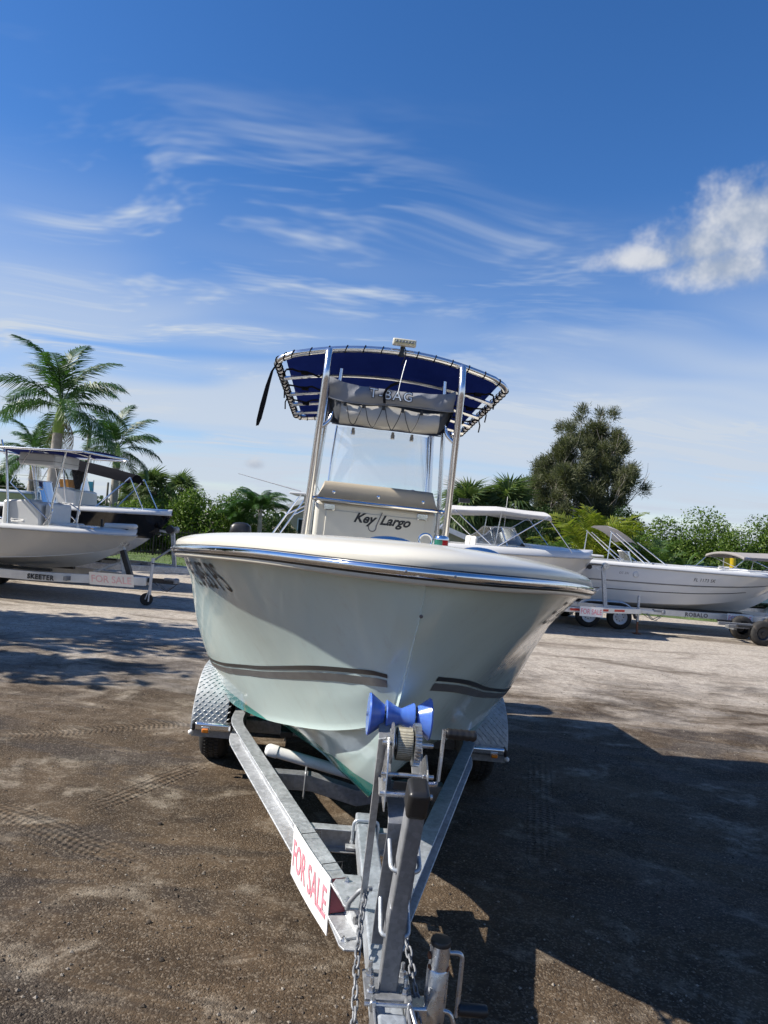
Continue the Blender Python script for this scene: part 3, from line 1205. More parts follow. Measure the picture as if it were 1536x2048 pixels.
rail = rail_sweep([(-0.02, 0.012), (0.020, 0.012), (0.026, 0.006), (0.026, -0.026), (0.020, -0.032), (-0.02, -0.032)], 'rub_rail', MAT['black'], boat, 40)
rail_sweep([(0.020, 0.008)] + [(0.024 + 0.016 * math.sin(R(a)), -0.009 + 0.017 * math.cos(R(a))) for a in range(0, 181, 20)] + [(0.020, -0.026)], 'bright_insert', MAT['chrome'], rail)
rail_sweep([(-0.03, -0.034), (0.014, -0.034), (0.015, -0.042), (0.009, -0.051), (-0.03, -0.056)], 'lower_lip', MAT['cream'], boat, 50)
sb = MB()
acc, last = 0.0, V(*full[0])
for p in full[1:]:
    p = V(*p)
    d = (p - last).length
    acc += d
    if acc > 0.16 and p.y < 4:
        acc = 0
        nn = V(p.x, (p.y - 1.6) * 0.9 if p.y < 1.6 else 0, 0).normalized()
        c = p + nn * 0.038 + V(0, 0, -0.009)
        sb.lathe([(0.006, 0), (0.005, 0.003), (0.0, 0.004)], c, nn, 8)
    last = p
sb.build('screw', MAT['galv_d'], rail, stuff=True)

# --- hull stripes and numbers
SZ_U = [(0.62, 1.452), (0.9, 1.395), (1.4, 1.275), (2.0, 1.135), (2.8, 0.985), (3.6, 0.93), (6.6, 0.90)]


def stripe(side, y0, off_top, w, m, name, slant):
    b = MB()
    rows = []
    N = 60
    for i in range(N + 1):
        u = (i / N)**1.5
        row = []
        for k in range(3):
            y = y0 + slant * k / 2 * 0.5 + (5.78 - y0) * u
            z = cr(SZ_U, y) - off_top - w * k / 2
            row.append(hull_at(y, z, side, 0.0025))
        rows.append(row)
    b.grid(rows)
    return b.build(name, m, boat, smooth=60)


for side, ys in ((-1, 0.57), (1, 0.69)):
    stripe(side, ys, 0.0, 0.019, MAT['stripe_dk'], 'narrow_stripe', 0.03)
    stripe(side, ys + 0.025, 0.029, 0.034, MAT['stripe_gy'], 'wide_stripe', 0.05)


def hull_text(name, s, size, ystart, z0, side, m, shear=0.0, sy=1.0):
    vs, fs = text_tris(s, size, shear, 1.05)
    b = MB()
    pts = []
    for u, v in vs:
        # starboard side reads towards the bow, port side towards the stern
        y = ystart + (u * sy if side > 0 else -u * sy)
        z = cr(SHZ, y) - z0 + v
        pts.append(hull_at(y, z, side, 0.003))
    b.add(pts, fs)
    return b.build(name, m, boat, smooth=0, norm=False, stuff=True)


hull_text('registration_number', 'FL 5455 PS', 0.190, 2.14, 0.205, -1, MAT['ink'], 0.12, 0.92)
hull_text('registration_number', 'FL 5455 PS', 0.180, 1.15, 0.205, 1, MAT['ink'], 0.12, 0.95)
# bow eye with its stain
eb2 = MB()
eb2.tube([(0, 0.83, 1.145), (0, 0.77, 1.15), (0, 0.75, 1.13), (0, 0.77, 1.105), (0, 0.85, 1.10)], 0.008, 8)
eb2.build('bow_eye', MAT['chrome'], boat)
MB().lathe([(0.007, 0), (0.007, 0.004), (0.004, 0.006), (0.0, 0.006)], (0, 0.250, 1.735), (0, -1, -0.4), 10).build('drain_fitting', MAT['ink_gy'], boat)

# --- deck hardware


def cleat(loc, yaw, ln, name='pull_up_cleat'):
    b = MB()
    c, s_ = math.cos(yaw), math.sin(yaw)
    z = loc[2]
    rows = []
    for i in range(13):
        u = -1 + 2 * i / 12
        w = 0.030 * math.sqrt(max(0.02, 1 - u * u * 0.92))
        h = 0.042 * math.sqrt(max(0.02, 1 - u * u * 0.85))
        row = []
        for k in range(9):
            a = math.pi * k / 8
            lx, lw, lz = u * ln / 2, w * math.cos(a), h * math.sin(a)
            row.append((loc[0] + lx * c - lw * s_, loc[1] + lx * s_ + lw * c, z + lz))
        rows.append(row)
    b.grid(rows)
    o = b.build(name, MAT['chrome'], boat, smooth=60)
    b2 = MB()
    for u in (-0.25, 0.25):
        p = (loc[0] + u * ln * c, loc[1] + u * ln * s_, z + 0.014)
        b2.box(p, (0.05, 0.062, 0.010), Matrix.Rotation(yaw, 3, 'Z'))
    b2.build('cleat_recess', MAT['ink'], o)
    return o


cleat((-0.055, 1.17, 1.955), R(8), 0.24)
cleat((0.365, 1.06, 1.950), R(-12), 0.20)
MB().tube([V(0.125, 1.25, 1.993) + V(math.cos(R(a)) * 0.033, 0.006, math.sin(R(a)) * 0.033) for a in range(0, 360, 15)], 0.0065, 8, closed=True).build('anchor_ring', MAT['chrome'], boat)
nl = MB().lathe([(0.044, 0), (0.044, 0.012), (0.038, 0.016)], (0.200, 1.22, 1.954), (0, 0, 1), 20).build('navigation_light', MAT['black'], boat)
for a0, m, nm in ((90, MAT['green'], 'green_lens'), (-90, MAT['red'], 'red_lens')):
    b = MB()
    rows = []
    for i in range(11):
        a = R(a0 + 180 * i / 10)
        rows.append([(0.200 + 0.035 * math.cos(a), 1.22 + 0.035 * math.sin(a), 1.970 + z) for z in (0, 0.036)])
    b.grid(rows)
    b.build(nm, m, nl, smooth=60)
MB().lathe([(0.0375, 0), (0.0375, 0.008), (0.033, 0.016), (0.02, 0.022), (0.0, 0.024)], (0.200, 1.22, 2.006), (0, 0, 1), 20).build('light_cap', MAT['chrome'], nl)

# --- console
con = MB().box((0, 3.80, 1.66), (0.98, 0.80, 1.08)).build('console', MAT['cream'], boat, bevel=0.035, seg=4)
MB().box((0, 3.66, 2.255), (0.90, 0.46, 0.13)).build('console_hood', MAT['cream'], con, bevel=0.03, seg=4)
cu_ = MB()
rows = []
for i in range(25):
    x = -0.475 + 0.95 * i / 24
    k = min(1.0, (0.475 - abs(x)) / 0.05)
    k = math.sqrt(max(0.05, k * (2 - k)))
    top = 2.21 + 0.145 * k
    rows.append([(x, 3.43, 2.205), (x, 3.355, 2.205), (x, 3.335, 2.23), (x, 3.335, 2.21 + 0.105 * k), (x, 3.350, top - 0.012), (x, 3.375, top), (x, 3.43, top)])
cu_.grid(rows)
cush = cu_.build('seat_cushion', MAT['cushion'], con, smooth=40)
for x in (-0.355, 0.0, 0.36):
    MB().lathe([(0.014, 0), (0.013, 0.006), (0.007, 0.009), (0.0, 0.010)], (x, 3.336, 2.268), (0, -1, 0), 14).build('snap_button', MAT['chrome'], con)
MB().tube(soft_path([(-0.53, 3.42, 2.20), (-0.53, 3.30, 2.205), (0.53, 3.30, 2.205), (0.53, 3.42, 2.20)], 0.03), 0.016, 10).build('grab_rail', MAT['chrome'], con)
for x in (-0.375, 0.375):
    v = MB().box((x, 3.394, 2.150), (0.085, 0.012, 0.050)).build('hinge_plate', MAT['chrome'], con, bevel=0.004)
    MB().box((x, 3.386, 2.128), (0.050, 0.006, 0.006)).build('hinge_pin', MAT['ink_gy'], v)
# lettering with a fish hook in the middle
lettering('name_lettering', 'Key', 0.105, (-0.175, 3.392, 2.055), (1, 0, 0), (0, 0, 1), MAT['ink'], con, 0.42, 0.98, 0.0035)
lettering('name_lettering', 'Largo', 0.105, (0.035, 3.392, 2.055), (1, 0, 0), (0, 0, 1), MAT['ink'], con, 0.42, 1.0, 0.0035)
hk = [(0.050, 3.390, 2.150), (0.030, 3.390, 2.09), (0.012, 3.390, 2.035)] + [(-0.018 + 0.031 * math.cos(R(a)), 3.390, 2.025 + 0.034 * math.sin(R(a))) for a in range(0, -181, -20)] + [(-0.050, 3.390, 2.042), (-0.040, 3.390, 2.032)]
MB().tube(hk, [0.0035] * (len(hk) - 2) + [0.005, 0.001], 8).build('hook_emblem', MAT['ink_gy'], con)
# front panel edge of the console door
MB().box((0, 3.398, 1.74), (0.80, 0.010, 0.78)).build('door_panel', MAT['cream'], con, bevel=0.02, seg=3)
# windshield, wheel, dash seen from the side
wb = MB()
rows = []
for i in range(21):
    u = -1 + 2 * i / 20
    x = 0.40 * u
    yb = 3.50 + 0.10 * abs(u)**3
    rows.append([(x, yb, 2.30), (x * 0.985, yb + 0.03, 2.55), (x * 0.96, yb + 0.075, 2.83)])
wb.grid(rows)
wsh = wb.build('windshield', MAT['glass'], con, smooth=60)
MB().tube([(-0.41 - 0.0, 3.60, 2.30), (-0.405, 3.63, 2.55), (-0.39, 3.68, 2.84)], 0.008, 8).build('windshield_post', MAT['alu'], con)
MB().tube([(0.41, 3.60, 2.30), (0.405, 3.63, 2.55), (0.39, 3.68, 2.84)], 0.008, 8).build('windshield_post', MAT['alu'], con)
MB().tube([V(0.0, 4.26, 2.02) + V(0.17 * math.cos(R(a)), 0.06 * math.sin(R(a)), 0.16 * math.sin(R(a))) for a in range(0, 360, 15)], 0.012, 8, closed=True).build('steering_wheel', MAT['black'], con)
MB().lathe([(0.03, 0), (0.034, 0.02), (0.02, 0.035), (0, 0.04)], (0.30, 3.62, 2.335), (0, 0, 1), 14).build('compass', MAT['alu'], con)
# leaning post behind the console
lp = MB().box((0, 4.85, 1.78), (0.95, 0.38, 0.12)).build('leaning_post', MAT['cushion'], boat, bevel=0.04, seg=3)
for x in (-0.42, 0.42):
    MB().tube([(x, 4.78, FL), (x, 4.82, 1.72)], 0.018, 8).build('post_leg', MAT['alu'], lp)

# --- outboard at the stern
om = MB()
rows = []
for z, hw, ya, yb in ((1.42, 0.13, 5.93, 6.37), (1.55, 0.20, 5.90, 6.47), (1.75, 0.225, 5.89, 6.51), (1.95, 0.20, 5.93, 6.48), (2.03, 0.14, 6.01, 6.39), (2.05, 0.05, 6.12, 6.27)):
    rows.append([(hw * math.copysign(abs(math.cos(R(a)))**0.6, math.cos(R(a))), (ya + yb) / 2 + (yb - ya) / 2 * math.copysign(abs(math.sin(R(a)))**0.6, math.sin(R(a))), z) for a in range(0, 360, 15)])
om.grid(rows, close_u=True)
mot = om.build('outboard_motor', MAT['black'], boat, smooth=50)
MB().box((0, 6.15, 1.05), (0.14, 0.24, 0.8)).box((0, 6.17, 0.60), (0.05, 0.30, 0.30)).build('motor_leg', MAT['black'], mot, bevel=0.03)
MB().box((0, 5.91, 1.35), (0.24, 0.14, 0.34)).build('motor_bracket', MAT['galv_d'], mot, bevel=0.02)

# --- T-top
tt = MB()
TF, TB, TW = 3.11, 4.60, 0.895


def top_z(x, y):
    u = (y - TF) / (TB - TF)
    return 3.225 - 0.255 * u + 0.125 * (1 - (x / TW)**2) * (1 - 0.25 * u)


TP = 0.10
loop = []
cor = 0.12
per = []
for i in range(25):
    per.append((-TW + cor + (2 * TW - 2 * cor) * i / 24, TF - 0.07 * (1 - ((-TW + cor + (2 * TW - 2 * cor) * i / 24) / TW)**2)))
for a in range(-75, 1, 15):
    per.append((TW - cor + cor * math.cos(R(a)), TF + cor + cor * math.sin(R(a))))
for i in range(1, 13):
    per.append((TW - TP * i / 12, TF + cor + (TB - TF - 2 * cor) * i / 12))
for a in range(15, 91, 15):
    per.append((TW - TP - cor + cor * math.cos(R(a)), TB - cor + cor * math.sin(R(a))))
for i in range(1, 12):
    x = TW - TP - cor - (2 * (TW - TP - cor)) * i / 12
    per.append((x, TB))
for a in range(90, 181, 15):
    per.append((-TW + TP + cor + cor * math.cos(R(a)), TB - cor + cor * math.sin(R(a))))
for i in range(1, 12):
    per.append((-TW + TP - TP * i / 12, TB - cor - (TB - TF - 2 * cor) * i / 12))
for a in range(180, 256, 15):
    per.append((-TW + cor + cor * math.cos(R(a)), TF + cor + cor * math.sin(R(a))))
loop = [(x, y, top_z(x, y)) for x, y in per]
frame = MB().tube(loop, 0.0255, 12, closed=True).build('canopy_frame', MAT['alu'], boat, smooth=60)
# canvas stretched inside the frame
cv_ = MB()
rows = []
for i in range(17):
    y = TF - 0.03 + (TB - TF + 0.02) * i / 16
    hw = TW - 0.055 - TP * i / 16 - (0.05 if i in (0, 16) else 0.0)
    rows.append([(hw * (-1 + 2 * k / 20), y - 0.055 * (1 - (-1 + 2 * k / 20)**2) * (1 - i / 16), top_z(hw * (-1 + 2 * k / 20), y) + 0.012 - 0.012 * math.sin(math.pi * k / 20 * 5)**2 * 0.5) for k in range(21)])
cv_.grid(rows)
cnv = cv_.build('canvas_top', MAT['navy'], boat, smooth=60)
# lacing wrapped round the frame
lc = MB()
acc = 0
for i in range(len(loop)):
    a, b = V(*loop[i]), V(*loop[(i + 1) % len(loop)])
    d = (b - a)
    L_ = d.length
    pos = acc
    while pos < L_:
        p = a + d * (pos / L_)
        t_ = d.normalized()
        s1 = t_.cross(V(0, 0, 1)).normalized()
        lc.tube([p + (s1 * math.cos(R(q)) + V(0, 0, 1) * math.sin(R(q))) * 0.0285 + t_ * (0.008 * math.sin(R(q))) for q in range(0, 360, 30)], 0.0045, 5, closed=True)
        pos += 0.135 if a.y < TF + 0.02 else 0.075
    acc = pos - L_
lc.build('lacing', MAT['strap'], cnv, stuff=True)
for y in (3.48, 3.86, 4.12, 4.36):
    wy_ = TW - TP * (y - TF) / (TB - TF) - 0.01
    MB().tube([(x, y, top_z(x, y) - 0.03) for x in np.linspace(-wy_, wy_, 15)], 0.0165, 8).build('cross_bar', MAT['alu'], frame)
for s_ in (-1, 1):
    # front leg, rear leg, paired inner leg with its curved brace
    MB().tube(soft_path([(s_ * 0.575, 3.39, FL), (s_ * 0.545, 3.22, 1.95), (s_ * 0.505, 2.93, 3.12), (s_ * 0.505, 2.99, top_z(0.5, 3.07) - 0.02), (s_ * 0.505, 3.06, top_z(0.5, 3.07) - 0.01)], 0.05), 0.0265, 12).build('front_leg', MAT['alu'], boat, smooth=60)
    MB().tube(soft_path([(s_ * 0.56, 4.28, FL), (s_ * 0.545, 4.35, 2.2), (s_ * 0.50, 4.40, 3.09)], 0.05), 0.0265, 12).build('rear_leg', MAT['alu'], boat, smooth=60)
    MB().tube(soft_path([(s_ * 0.565, 3.62, FL), (s_ * 0.53, 3.58, 2.2), (s_ * 0.49, 3.55, 2.9), (s_ * 0.49, 3.60, 3.25)], 0.08), 0.019, 10).build('inner_leg', MAT['alu'], boat, smooth=60)
    MB().tube(soft_path([(s_ * 0.515, 3.03, 2.72), (s_ * 0.45, 3.06, 2.78), (s_ * 0.41, 3.10, 2.92), (s_ * 0.40, 3.12, 3.2)], 0.06, 5), 0.0155, 10).build('corner_brace', MAT['alu'], boat, smooth=60)
    # black straps and buckles slung under the canvas
    b = MB()
    for q in range(3):
        y = 3.26 + 0.32 * q
        pts = [V(s_ * (0.52 + 0.315 * i / 6), y + 0.10 * math.sin(i * 1.3 + q), top_z(s_ * 0.7, y) - 0.055 - 0.035 * math.sin(math.pi * i / 6) - 0.012 * math.sin(i * 2.1 + q)) for i in range(7)]
        rows = [[p + V(0, -0.018, 0.004), p + V(0, 0.018, -0.004)] for p in pts]
        b.grid(rows)
        b.box(pts[3] + V(0, 0, -0.008), (0.055, 0.05, 0.022))
        b.tube([pts[6], pts[6] + V(s_ * 0.02, 0.01, -0.05), pts[6] + V(s_ * 0.015, 0.02, -0.11)], 0.006, 5)
    b.build('strap', MAT['strap'], frame, smooth=60)
# loose strap hanging off one corner
hs_ = [(-0.885, 3.10, 3.175), (-0.915, 3.08, 3.11), (-0.935, 3.075, 3.00), (-0.955, 3.08, 2.86), (-0.972, 3.09, 2.74), (-0.980, 3.09, 2.69)]
b = MB()
b.grid([[V(*p) + V(-0.016 * k, 0, -0.006 * k), V(*p) + V(0.016 * k, 0.004, 0.006 * k)] for p, k in zip(hs_, (0.6, 0.6, 1.0, 1.25, 1.15, 0.6))])
b.build('hanging_strap', MAT['strap'], frame, smooth=60)
# spreader light
sl = MB().box((0.045, 2.99, 3.425), (0.178, 0.05, 0.052)).build('spreader_light', MAT['cream'], boat, bevel=0.010, seg=3)
MB().box((0.045, 2.962, 3.425), (0.156, 0.006, 0.032)).build('lamp_face', MAT['lamp'], sl, bevel=0.003)
for k in range(6):
    MB().lathe([(0.010, 0), (0.008, -0.003), (0.003, -0.0045), (0, -0.0045)], (0.045 + (k - 2.5) * 0.0235, 2.9585, 3.425), (0, 1, 0), 12).build('lamp_bulb', MAT['galv_d'], sl)
MB().box((0.036, 3.02, 3.365), (0.030, 0.030, 0.075)).tube([(0.05, 3.01, 3.40), (0.065, 2.99, 3.36), (0.06, 3.0, 3.31), (0.045, 3.05, 3.27)], 0.004, 6).build('lamp_bracket', MAT['black'], sl)
MB().tube([(0.075, 3.0, 3.30), (0.06, 2.98, 3.22), (0.045, 2.97, 3.12), (0.035, 2.96, 3.03)], 0.0035, 6).build('lamp_wire', MAT['darkalu'], sl)

# --- storage bag slung between the front legs
bag = thing('storage_bag', 'grey canvas storage bag with printed lettering slung under the blue boat top', 'bag', (BX, BY, 0), (0, BROLL, BYAW))


def bag_y(u, v):
    # u across -1..1, v 0 top .. 1 bottom: belly of the upper flap
    return 3.015 - 0.035 * math.sin(math.pi * v) * (1 - abs(u)**4) + 0.008 * math.sin(u * 9 + v * 4)


b = MB()
rows = []
for i in range(13):
    v = i / 12
    row = []
    for k in range(41):
        u = -1 + 2 * k / 40
        x = u * (0.475 + 0.005 * math.sin(v * 6))
        zt = 3.085 - 0.020 * (1 - u * u) + 0.035 * abs(u)**9
        zb = 2.945 + 0.012 * math.sin(u * 3 + 0.5) + 0.02 * abs(u)**6
        z = zt + (zb - zt) * v
        row.append((x, bag_y(u, v) + 0.006 * math.sin(u * 23 + v * 7) * (1 - v) + 0.010 * math.sin(abs(u) * 14 - v * 6) * abs(u)**2, z))
    rows.append(row)
b.grid(rows)
flap = b.build('top_flap', MAT['bag_up'], bag, smooth=70)
b = MB()
rows = []
for i in range(11):
    v = i / 10
    row = []
    for k in range(33):
        u = -1 + 2 * k / 32
        x = 0.375 * u
        zt = 2.935 + 0.010 * math.cos(u * 5)
        zb = 2.770 + 0.012 * u * u + 0.006 * math.sin(u * 8)
        row.append((x, 3.035 - 0.03 * math.sin(math.pi * v) + 0.006 * math.sin(u * 12) * math.sin(math.pi * v) + (0.04 * v**6), zt + (zb - zt) * v))
    rows.append(row)
b.grid(rows)
pock = b.build('mesh_pocket', MAT['bag_lo'], bag, smooth=70)
for s_ in (-1, 1):
    b = MB()
    rows = []
    for i in range(9):
        v = i / 8
        row = []
        for k in range(9):
            w = k / 8
            x = s_ * (0.375 + (0.475 - 0.375) * w - 0.05 * v * w)
            z = (2.955 + 0.015 * w) + (2.785 - 2.955 + 0.03 * w) * v
            row.append((x, 3.032 - 0.03 * math.sin(math.pi * v) * (1 - w) + 0.05 * w * w + 0.006 * math.sin(v * 9 + w * 7), z))
        rows.append(row)
    b.grid(rows)
    b.build('end_panel', MAT['bag_end'], bag, smooth=70)
    b = MB()
    b.grid([[(s_ * 0.475, 3.02, 3.12), (s_ * 0.47, 3.5, 3.13)], [(s_ * 0.48, 3.04, 2.95), (s_ * 0.47, 3.5, 2.98)], [(s_ * 0.43, 3.07, 2.80), (s_ * 0.43, 3.48, 2.84)]])
    b.build('side_panel', MAT['bag_end'], bag, smooth=70)
MB().grid([[(x, 3.06 + (0.02 if 0 else 0), 2.765), (x, 3.48, 2.835)] for x in np.linspace(-0.43, 0.43, 9)]).build('bag_floor', MAT['bag_up'], bag, smooth=70)
MB().grid([[(x, 3.49, 2.835), (x, 3.52, 3.13)] for x in np.linspace(-0.47, 0.47, 9)]).build('back_panel', MAT['bag_end'], bag, smooth=70)
# piping between flap and pocket
MB().tube([(0.475 * u, bag_y(u, 1.0) - 0.004, 2.945 + 0.012 * math.sin(u * 3 + 0.5) + 0.02 * abs(u)**6) for u in np.linspace(-1, 1, 30)], 0.005, 6).build('piping', MAT['bag_up'], flap)
xs5 = (-0.345, -0.205, -0.055, 0.09, 0.235)
for k, x in enumerate(xs5):
    bk = MB().box((x, 3.018, 2.925), (0.022, 0.016, 0.034)).build('buckle', MAT['black'], bag, bevel=0.003)
    if k < 4:
        x2 = xs5[k + 1]
        pts = []
        for i in range(15):
            u = i / 14
            sag = 0.150 * (1 - abs(2 * u - 1)**1.7)
            pts.append((x + 0.012 + (x2 - x - 0.024) * u, 2.990 - 0.008 * math.sin(math.pi * u), 2.915 - sag + 0.004 * math.sin(u * 17 + k)))
        MB().tube(pts, 0.0032, 6).build('cord', MAT['wire'], bag)
for w_, m_, off_, dy in (('outline', MAT['ink'], 0.0055, 0.0), ('face', MAT['lite'], 0.0, -0.002)):  # dark printed outline first, then the pale letter faces
    vs, fs = text_tris('T-BAG', 0.098, 0.0, 1.18, off_)
    pts = []
    for (a, c) in vs:
        x = -0.175 + a * 1.02
        u = x / 0.475
        pts.append((x, bag_y(u, 0.5) - 0.014 + dy, 2.985 + c))
    MB().add(pts, fs).build('printed_lettering', m_, flap, smooth=0, norm=False)
b = MB()
kst = [(0.035, 2.955, 3.115), (-0.02, 2.945, 3.085), (-0.05, 2.955, 3.06), (-0.065, 2.955, 3.02), (-0.06, 2.95, 2.975), (-0.055, 2.96, 2.95)]
b.grid([[V(*p) + V(-0.004, 0, 0.012), V(*p) + V(0.004, 0.002, -0.008)] if i < 2 else [V(*p) + V(-0.010, 0, 0), V(*p) + V(0.010, 0.002, 0)] for i, p in enumerate(kst)])
b.build('carry_strap', MAT['strap'], bag, smooth=60)
for x in (-0.26, 0.05, 0.20):
    MB().lathe([(0.017, 0), (0.017, 0.028), (0.012, 0.032), (0.012, 0.05)], (x, 3.20, 2.725), (0, 0.15, 1), 12).build('rod_clip', MAT['chrome'], bag)

# ------------------------------------------------------------------ trailer under the big boat
TR = thing('boat_trailer', 'galvanised steel boat trailer carrying the aqua boat, tongue towards the viewer', 'trailer', (BX, BY, 0), (0, BROLL, BYAW))
ZT = 0.48
MAT['galv_p'] = galv('dull_post_steel', (0.25, 0.26, 0.275), 0.6, 0.35)
MAT['treadplate'] = galv('tread_plate_aluminium', (0.44, 0.455, 0.47), 0.60, 0.35)
cprof = [(0.0, 0.0), (0.088, 0.0), (0.088, -0.010), (0.009, -0.014), (0.009, -0.136), (0.088, -0.140), (0.088, -0.150), (0.0, -0.150)]
for s_ in (-1, 1):
    ctr = soft_path([(s_ * 0.045, 0.68, ZT), (s_ * 0.845, 3.10, ZT), (s_ * 0.845, 5.95, ZT)], 0.14, 5)
    b = MB()
    pr = [(a * s_, z) for a, z in cprof]
    b.sweep(ctr, pr)
    b.build('side_rail', MAT['galv'] if s_ < 0 else MAT['galv_b'], TR, smooth=30, bevel=0.003)


def rail_at(y, s_, out=0.0):
    x0, y0, x1, y1 = 0.045, 0.68, 0.845, 3.10
    u = (y - y0) / (y1 - y0)
    d = V(x1 - x0, y1 - y0, 0).normalized()
    n_ = V(d.y, -d.x, 0)
    p = V(x0 + (x1 - x0) * u, y, 0) + n_ * out
    return V(p.x * s_, p.y, 0), V(d.x * s_, d.y, 0), V(n_.x * s_, n_.y, 0)


# cross members
MB().sweep([(-0.30, 1.49, 0.452), (0.30, 1.49, 0.452)], [(0, 0), (0.065, 0), (0.065, -0.008), (0.008, -0.008), (0.008, -0.112), (0.065, -0.112), (0.065, -0.12), (0, -0.12)]).build('cross_member', MAT['galv'], TR, bevel=0.002)
for y, w, z in ((2.22, 0.54, 0.40), (3.45, 0.84, 0.36), (4.7, 0.84, 0.36), (5.5, 0.84, 0.36)):
    pts = [(-w, y, z), (-w * 0.55, y, z), (0, y, z - 0.07), (w * 0.55, y, z), (w, y, z)]
    b = MB()
    rows = [[(x, y - 0.04, zz + 0.05), (x, y + 0.04, zz + 0.05), (x, y + 0.04, zz - 0.05), (x, y - 0.04, zz - 0.05)] for x, _, zz in pts]
    b.grid(rows, close_u=True)
    b.add(rows[0], [(0, 1, 2, 3)]).add(rows[-1], [(0, 1, 2, 3)])
    b.build('cross_member', MAT['galv_d'], TR, bevel=0.004)
    for x in (-w * 0.62, w * 0.62):
        MB().tube(soft_path([(x, y - 0.055, z - 0.09), (x, y - 0.055, z + 0.07), (x, y + 0.055, z + 0.07), (x, y + 0.055, z - 0.09)], 0.02, 3), 0.007, 6).build('u_bolt', MAT['galv_d'], TR)
# bunks that carry the hull, on short brackets
for s_ in (-1, 1):
    MB().beam((s_ * 0.50, 2.9, 0.47), (s_ * 0.60, 5.8, 0.47), 0.09, 0.045).build('bunk', MAT['black'], TR, bevel=0.006)
    for y in (3.45, 4.7, 5.5):
        MB().box((s_ * (0.50 + 0.0324 * (y - 2.9)) , y - 0.05, 0.435), (0.03, 0.012, 0.10)).box((s_ * 0.56, y - 0.06, 0.40), (0.012, 0.02, 0.14)).build('bunk_bracket', MAT['galv_d'], TR)
# tongue
MB().beam((0, -0.42, 0.447), (0, 1.56, 0.447), 0.098, 0.102).build('tongue', MAT['galv_b'], TR, bevel=0.010, seg=3)
MB().tube(soft_path([(-0.064, 1.42, 0.36), (-0.064, 1.42, 0.512), (0.064, 1.42, 0.512), (0.064, 1.42, 0.36)], 0.03, 4), 0.0085, 8).build('u_bolt', MAT['galv_b'], TR, smooth=60)
MB().box((-0.072, 1.385, 0.385), (0.05, 0.05, 0.012)).lathe([(0.012, 0), (0.012, 0.012)], (-0.064, 1.42, 0.392), (0, 0, 1), 6).build('clamp_plate', MAT['galv'], TR)
# gusset brackets where the rails meet the tongue
for s_ in (-1, 1):
    for z in (0.485, 0.322):
        MB().prism([(s_ * 0.050, 0.60, z), (s_ * 0.050, 0.88, z), (s_ * 0.145, 0.88, z), (s_ * 0.175, 0.80, z), (s_ * 0.135, 0.63, z), (s_ * 0.115, 0.60, z)], (0, 0, 0.009)).build('gusset_plate', MAT['galv'], TR, bevel=0.002)
    MB().box((s_ * 0.058, 0.70, 0.405), (0.010, 0.20, 0.16)).build('gusset_web', MAT['galv'], TR)
    for y, z in ((0.66, 0.494), (0.82, 0.494), (0.66, 0.331)):
        bo = MB().lathe([(0.016, 0), (0.016, 0.003), (0.0105, 0.003), (0.0105, 0.011), (0.005, 0.012), (0.005, 0.018), (0.0, 0.018)], (s_ * 0.115, y, z), (0, 0, 1), 6).build('bolt', MAT['zinc'], TR, smooth=30)
    MB().lathe([(0.020, 0), (0.020, 0.004), (0.015, 0.004), (0.015, 0.020)], (s_ * 0.064, 0.655, 0.42), (s_, -0.4, 0), 6).build('bolt', MAT['galv_d'], TR, smooth=30)
# base plate of the winch post with its four bolts
MB().prism([(-0.078, 0.035, 0.502), (0.078, 0.035, 0.502), (0.080, 0.19, 0.502), (-0.080, 0.19, 0.502)], (0, 0, 0.012)).build('base_plate', MAT['galv_d'], TR, bevel=0.003)
for x in (-0.056, 0.056):
    for y in (0.072, 0.158):
        MB().lathe([(0.017, 0), (0.017, 0.003), (0.0125, 0.003), (0.0125, 0.018), (0.007, 0.020), (0.007, 0.045), (0.006, 0.047), (0, 0.047)], (x, y, 0.5145), (0, 0, 1), 6).build('bolt', MAT['zinc'], TR, smooth=30)
# winch post: short lower tube, clamped upper tube with a rubber cap
P0, P1, P2 = V(0, 0.098, 0.513), V(0, 0.050, 0.80), V(0, -0.085, 1.195)
MB().beam(P0, P1 + V(0, -0.006, 0.02), 0.062, 0.050, up=(0, 1, 0.2)).build('post_stub', MAT['galv_d'], TR, bevel=0.005)
up_dir = (P2 - V(0, 0.085, 0.70)).normalized()
MB().beam(V(0, 0.118, 0.66), P2, 0.056, 0.080, up=(0, 1, 0.35)).build('winch_post', MAT['galv_p'], TR, bevel=0.009, seg=3)
MB().beam(P2 - up_dir * 0.026, P2 + up_dir * 0.070, 0.068, 0.092, up=(0, 1, 0.35)).build('post_cap', MAT['black'], TR, bevel=0.016, seg=4)
q = V(0, 0.022, 0.95)
nb = V(0, -1, -0.38).normalized()
MB().tube(soft_path([V(-0.047, 0.115, 1.015), V(-0.047, -0.02, 0.955), V(0.047, -0.02, 0.955), V(0.047, 0.115, 1.015)], 0.025, 4), 0.0075, 8).build('u_bolt', MAT['galv_b'], TR, smooth=60)
MB().tube(soft_path([V(-0.047, 0.20, 0.80), V(-0.047, 0.055, 0.705), V(0.047, 0.055, 0.705), V(0.047, 0.20, 0.80)], 0.025, 4), 0.0075, 8).build('u_bolt', MAT['galv_b'], TR, smooth=60)
# bent strap plate behind the post that carries the winch
pl = [(0.190, 0.60), (0.175, 0.72), (0.115, 0.93), (0.085, 1.02), (0.088, 1.06), (0.115, 1.085), (0.30, 1.115)]
b = MB()
b.grid([[(-0.058, y, z), (0.058, y, z), (0.058, y + 0.008, z - 0.004), (-0.058, y + 0.008, z - 0.004)] for y, z in pl], close_u=True)
b.build('winch_mount', MAT['galv_d'], TR, smooth=40, bevel=0.001)
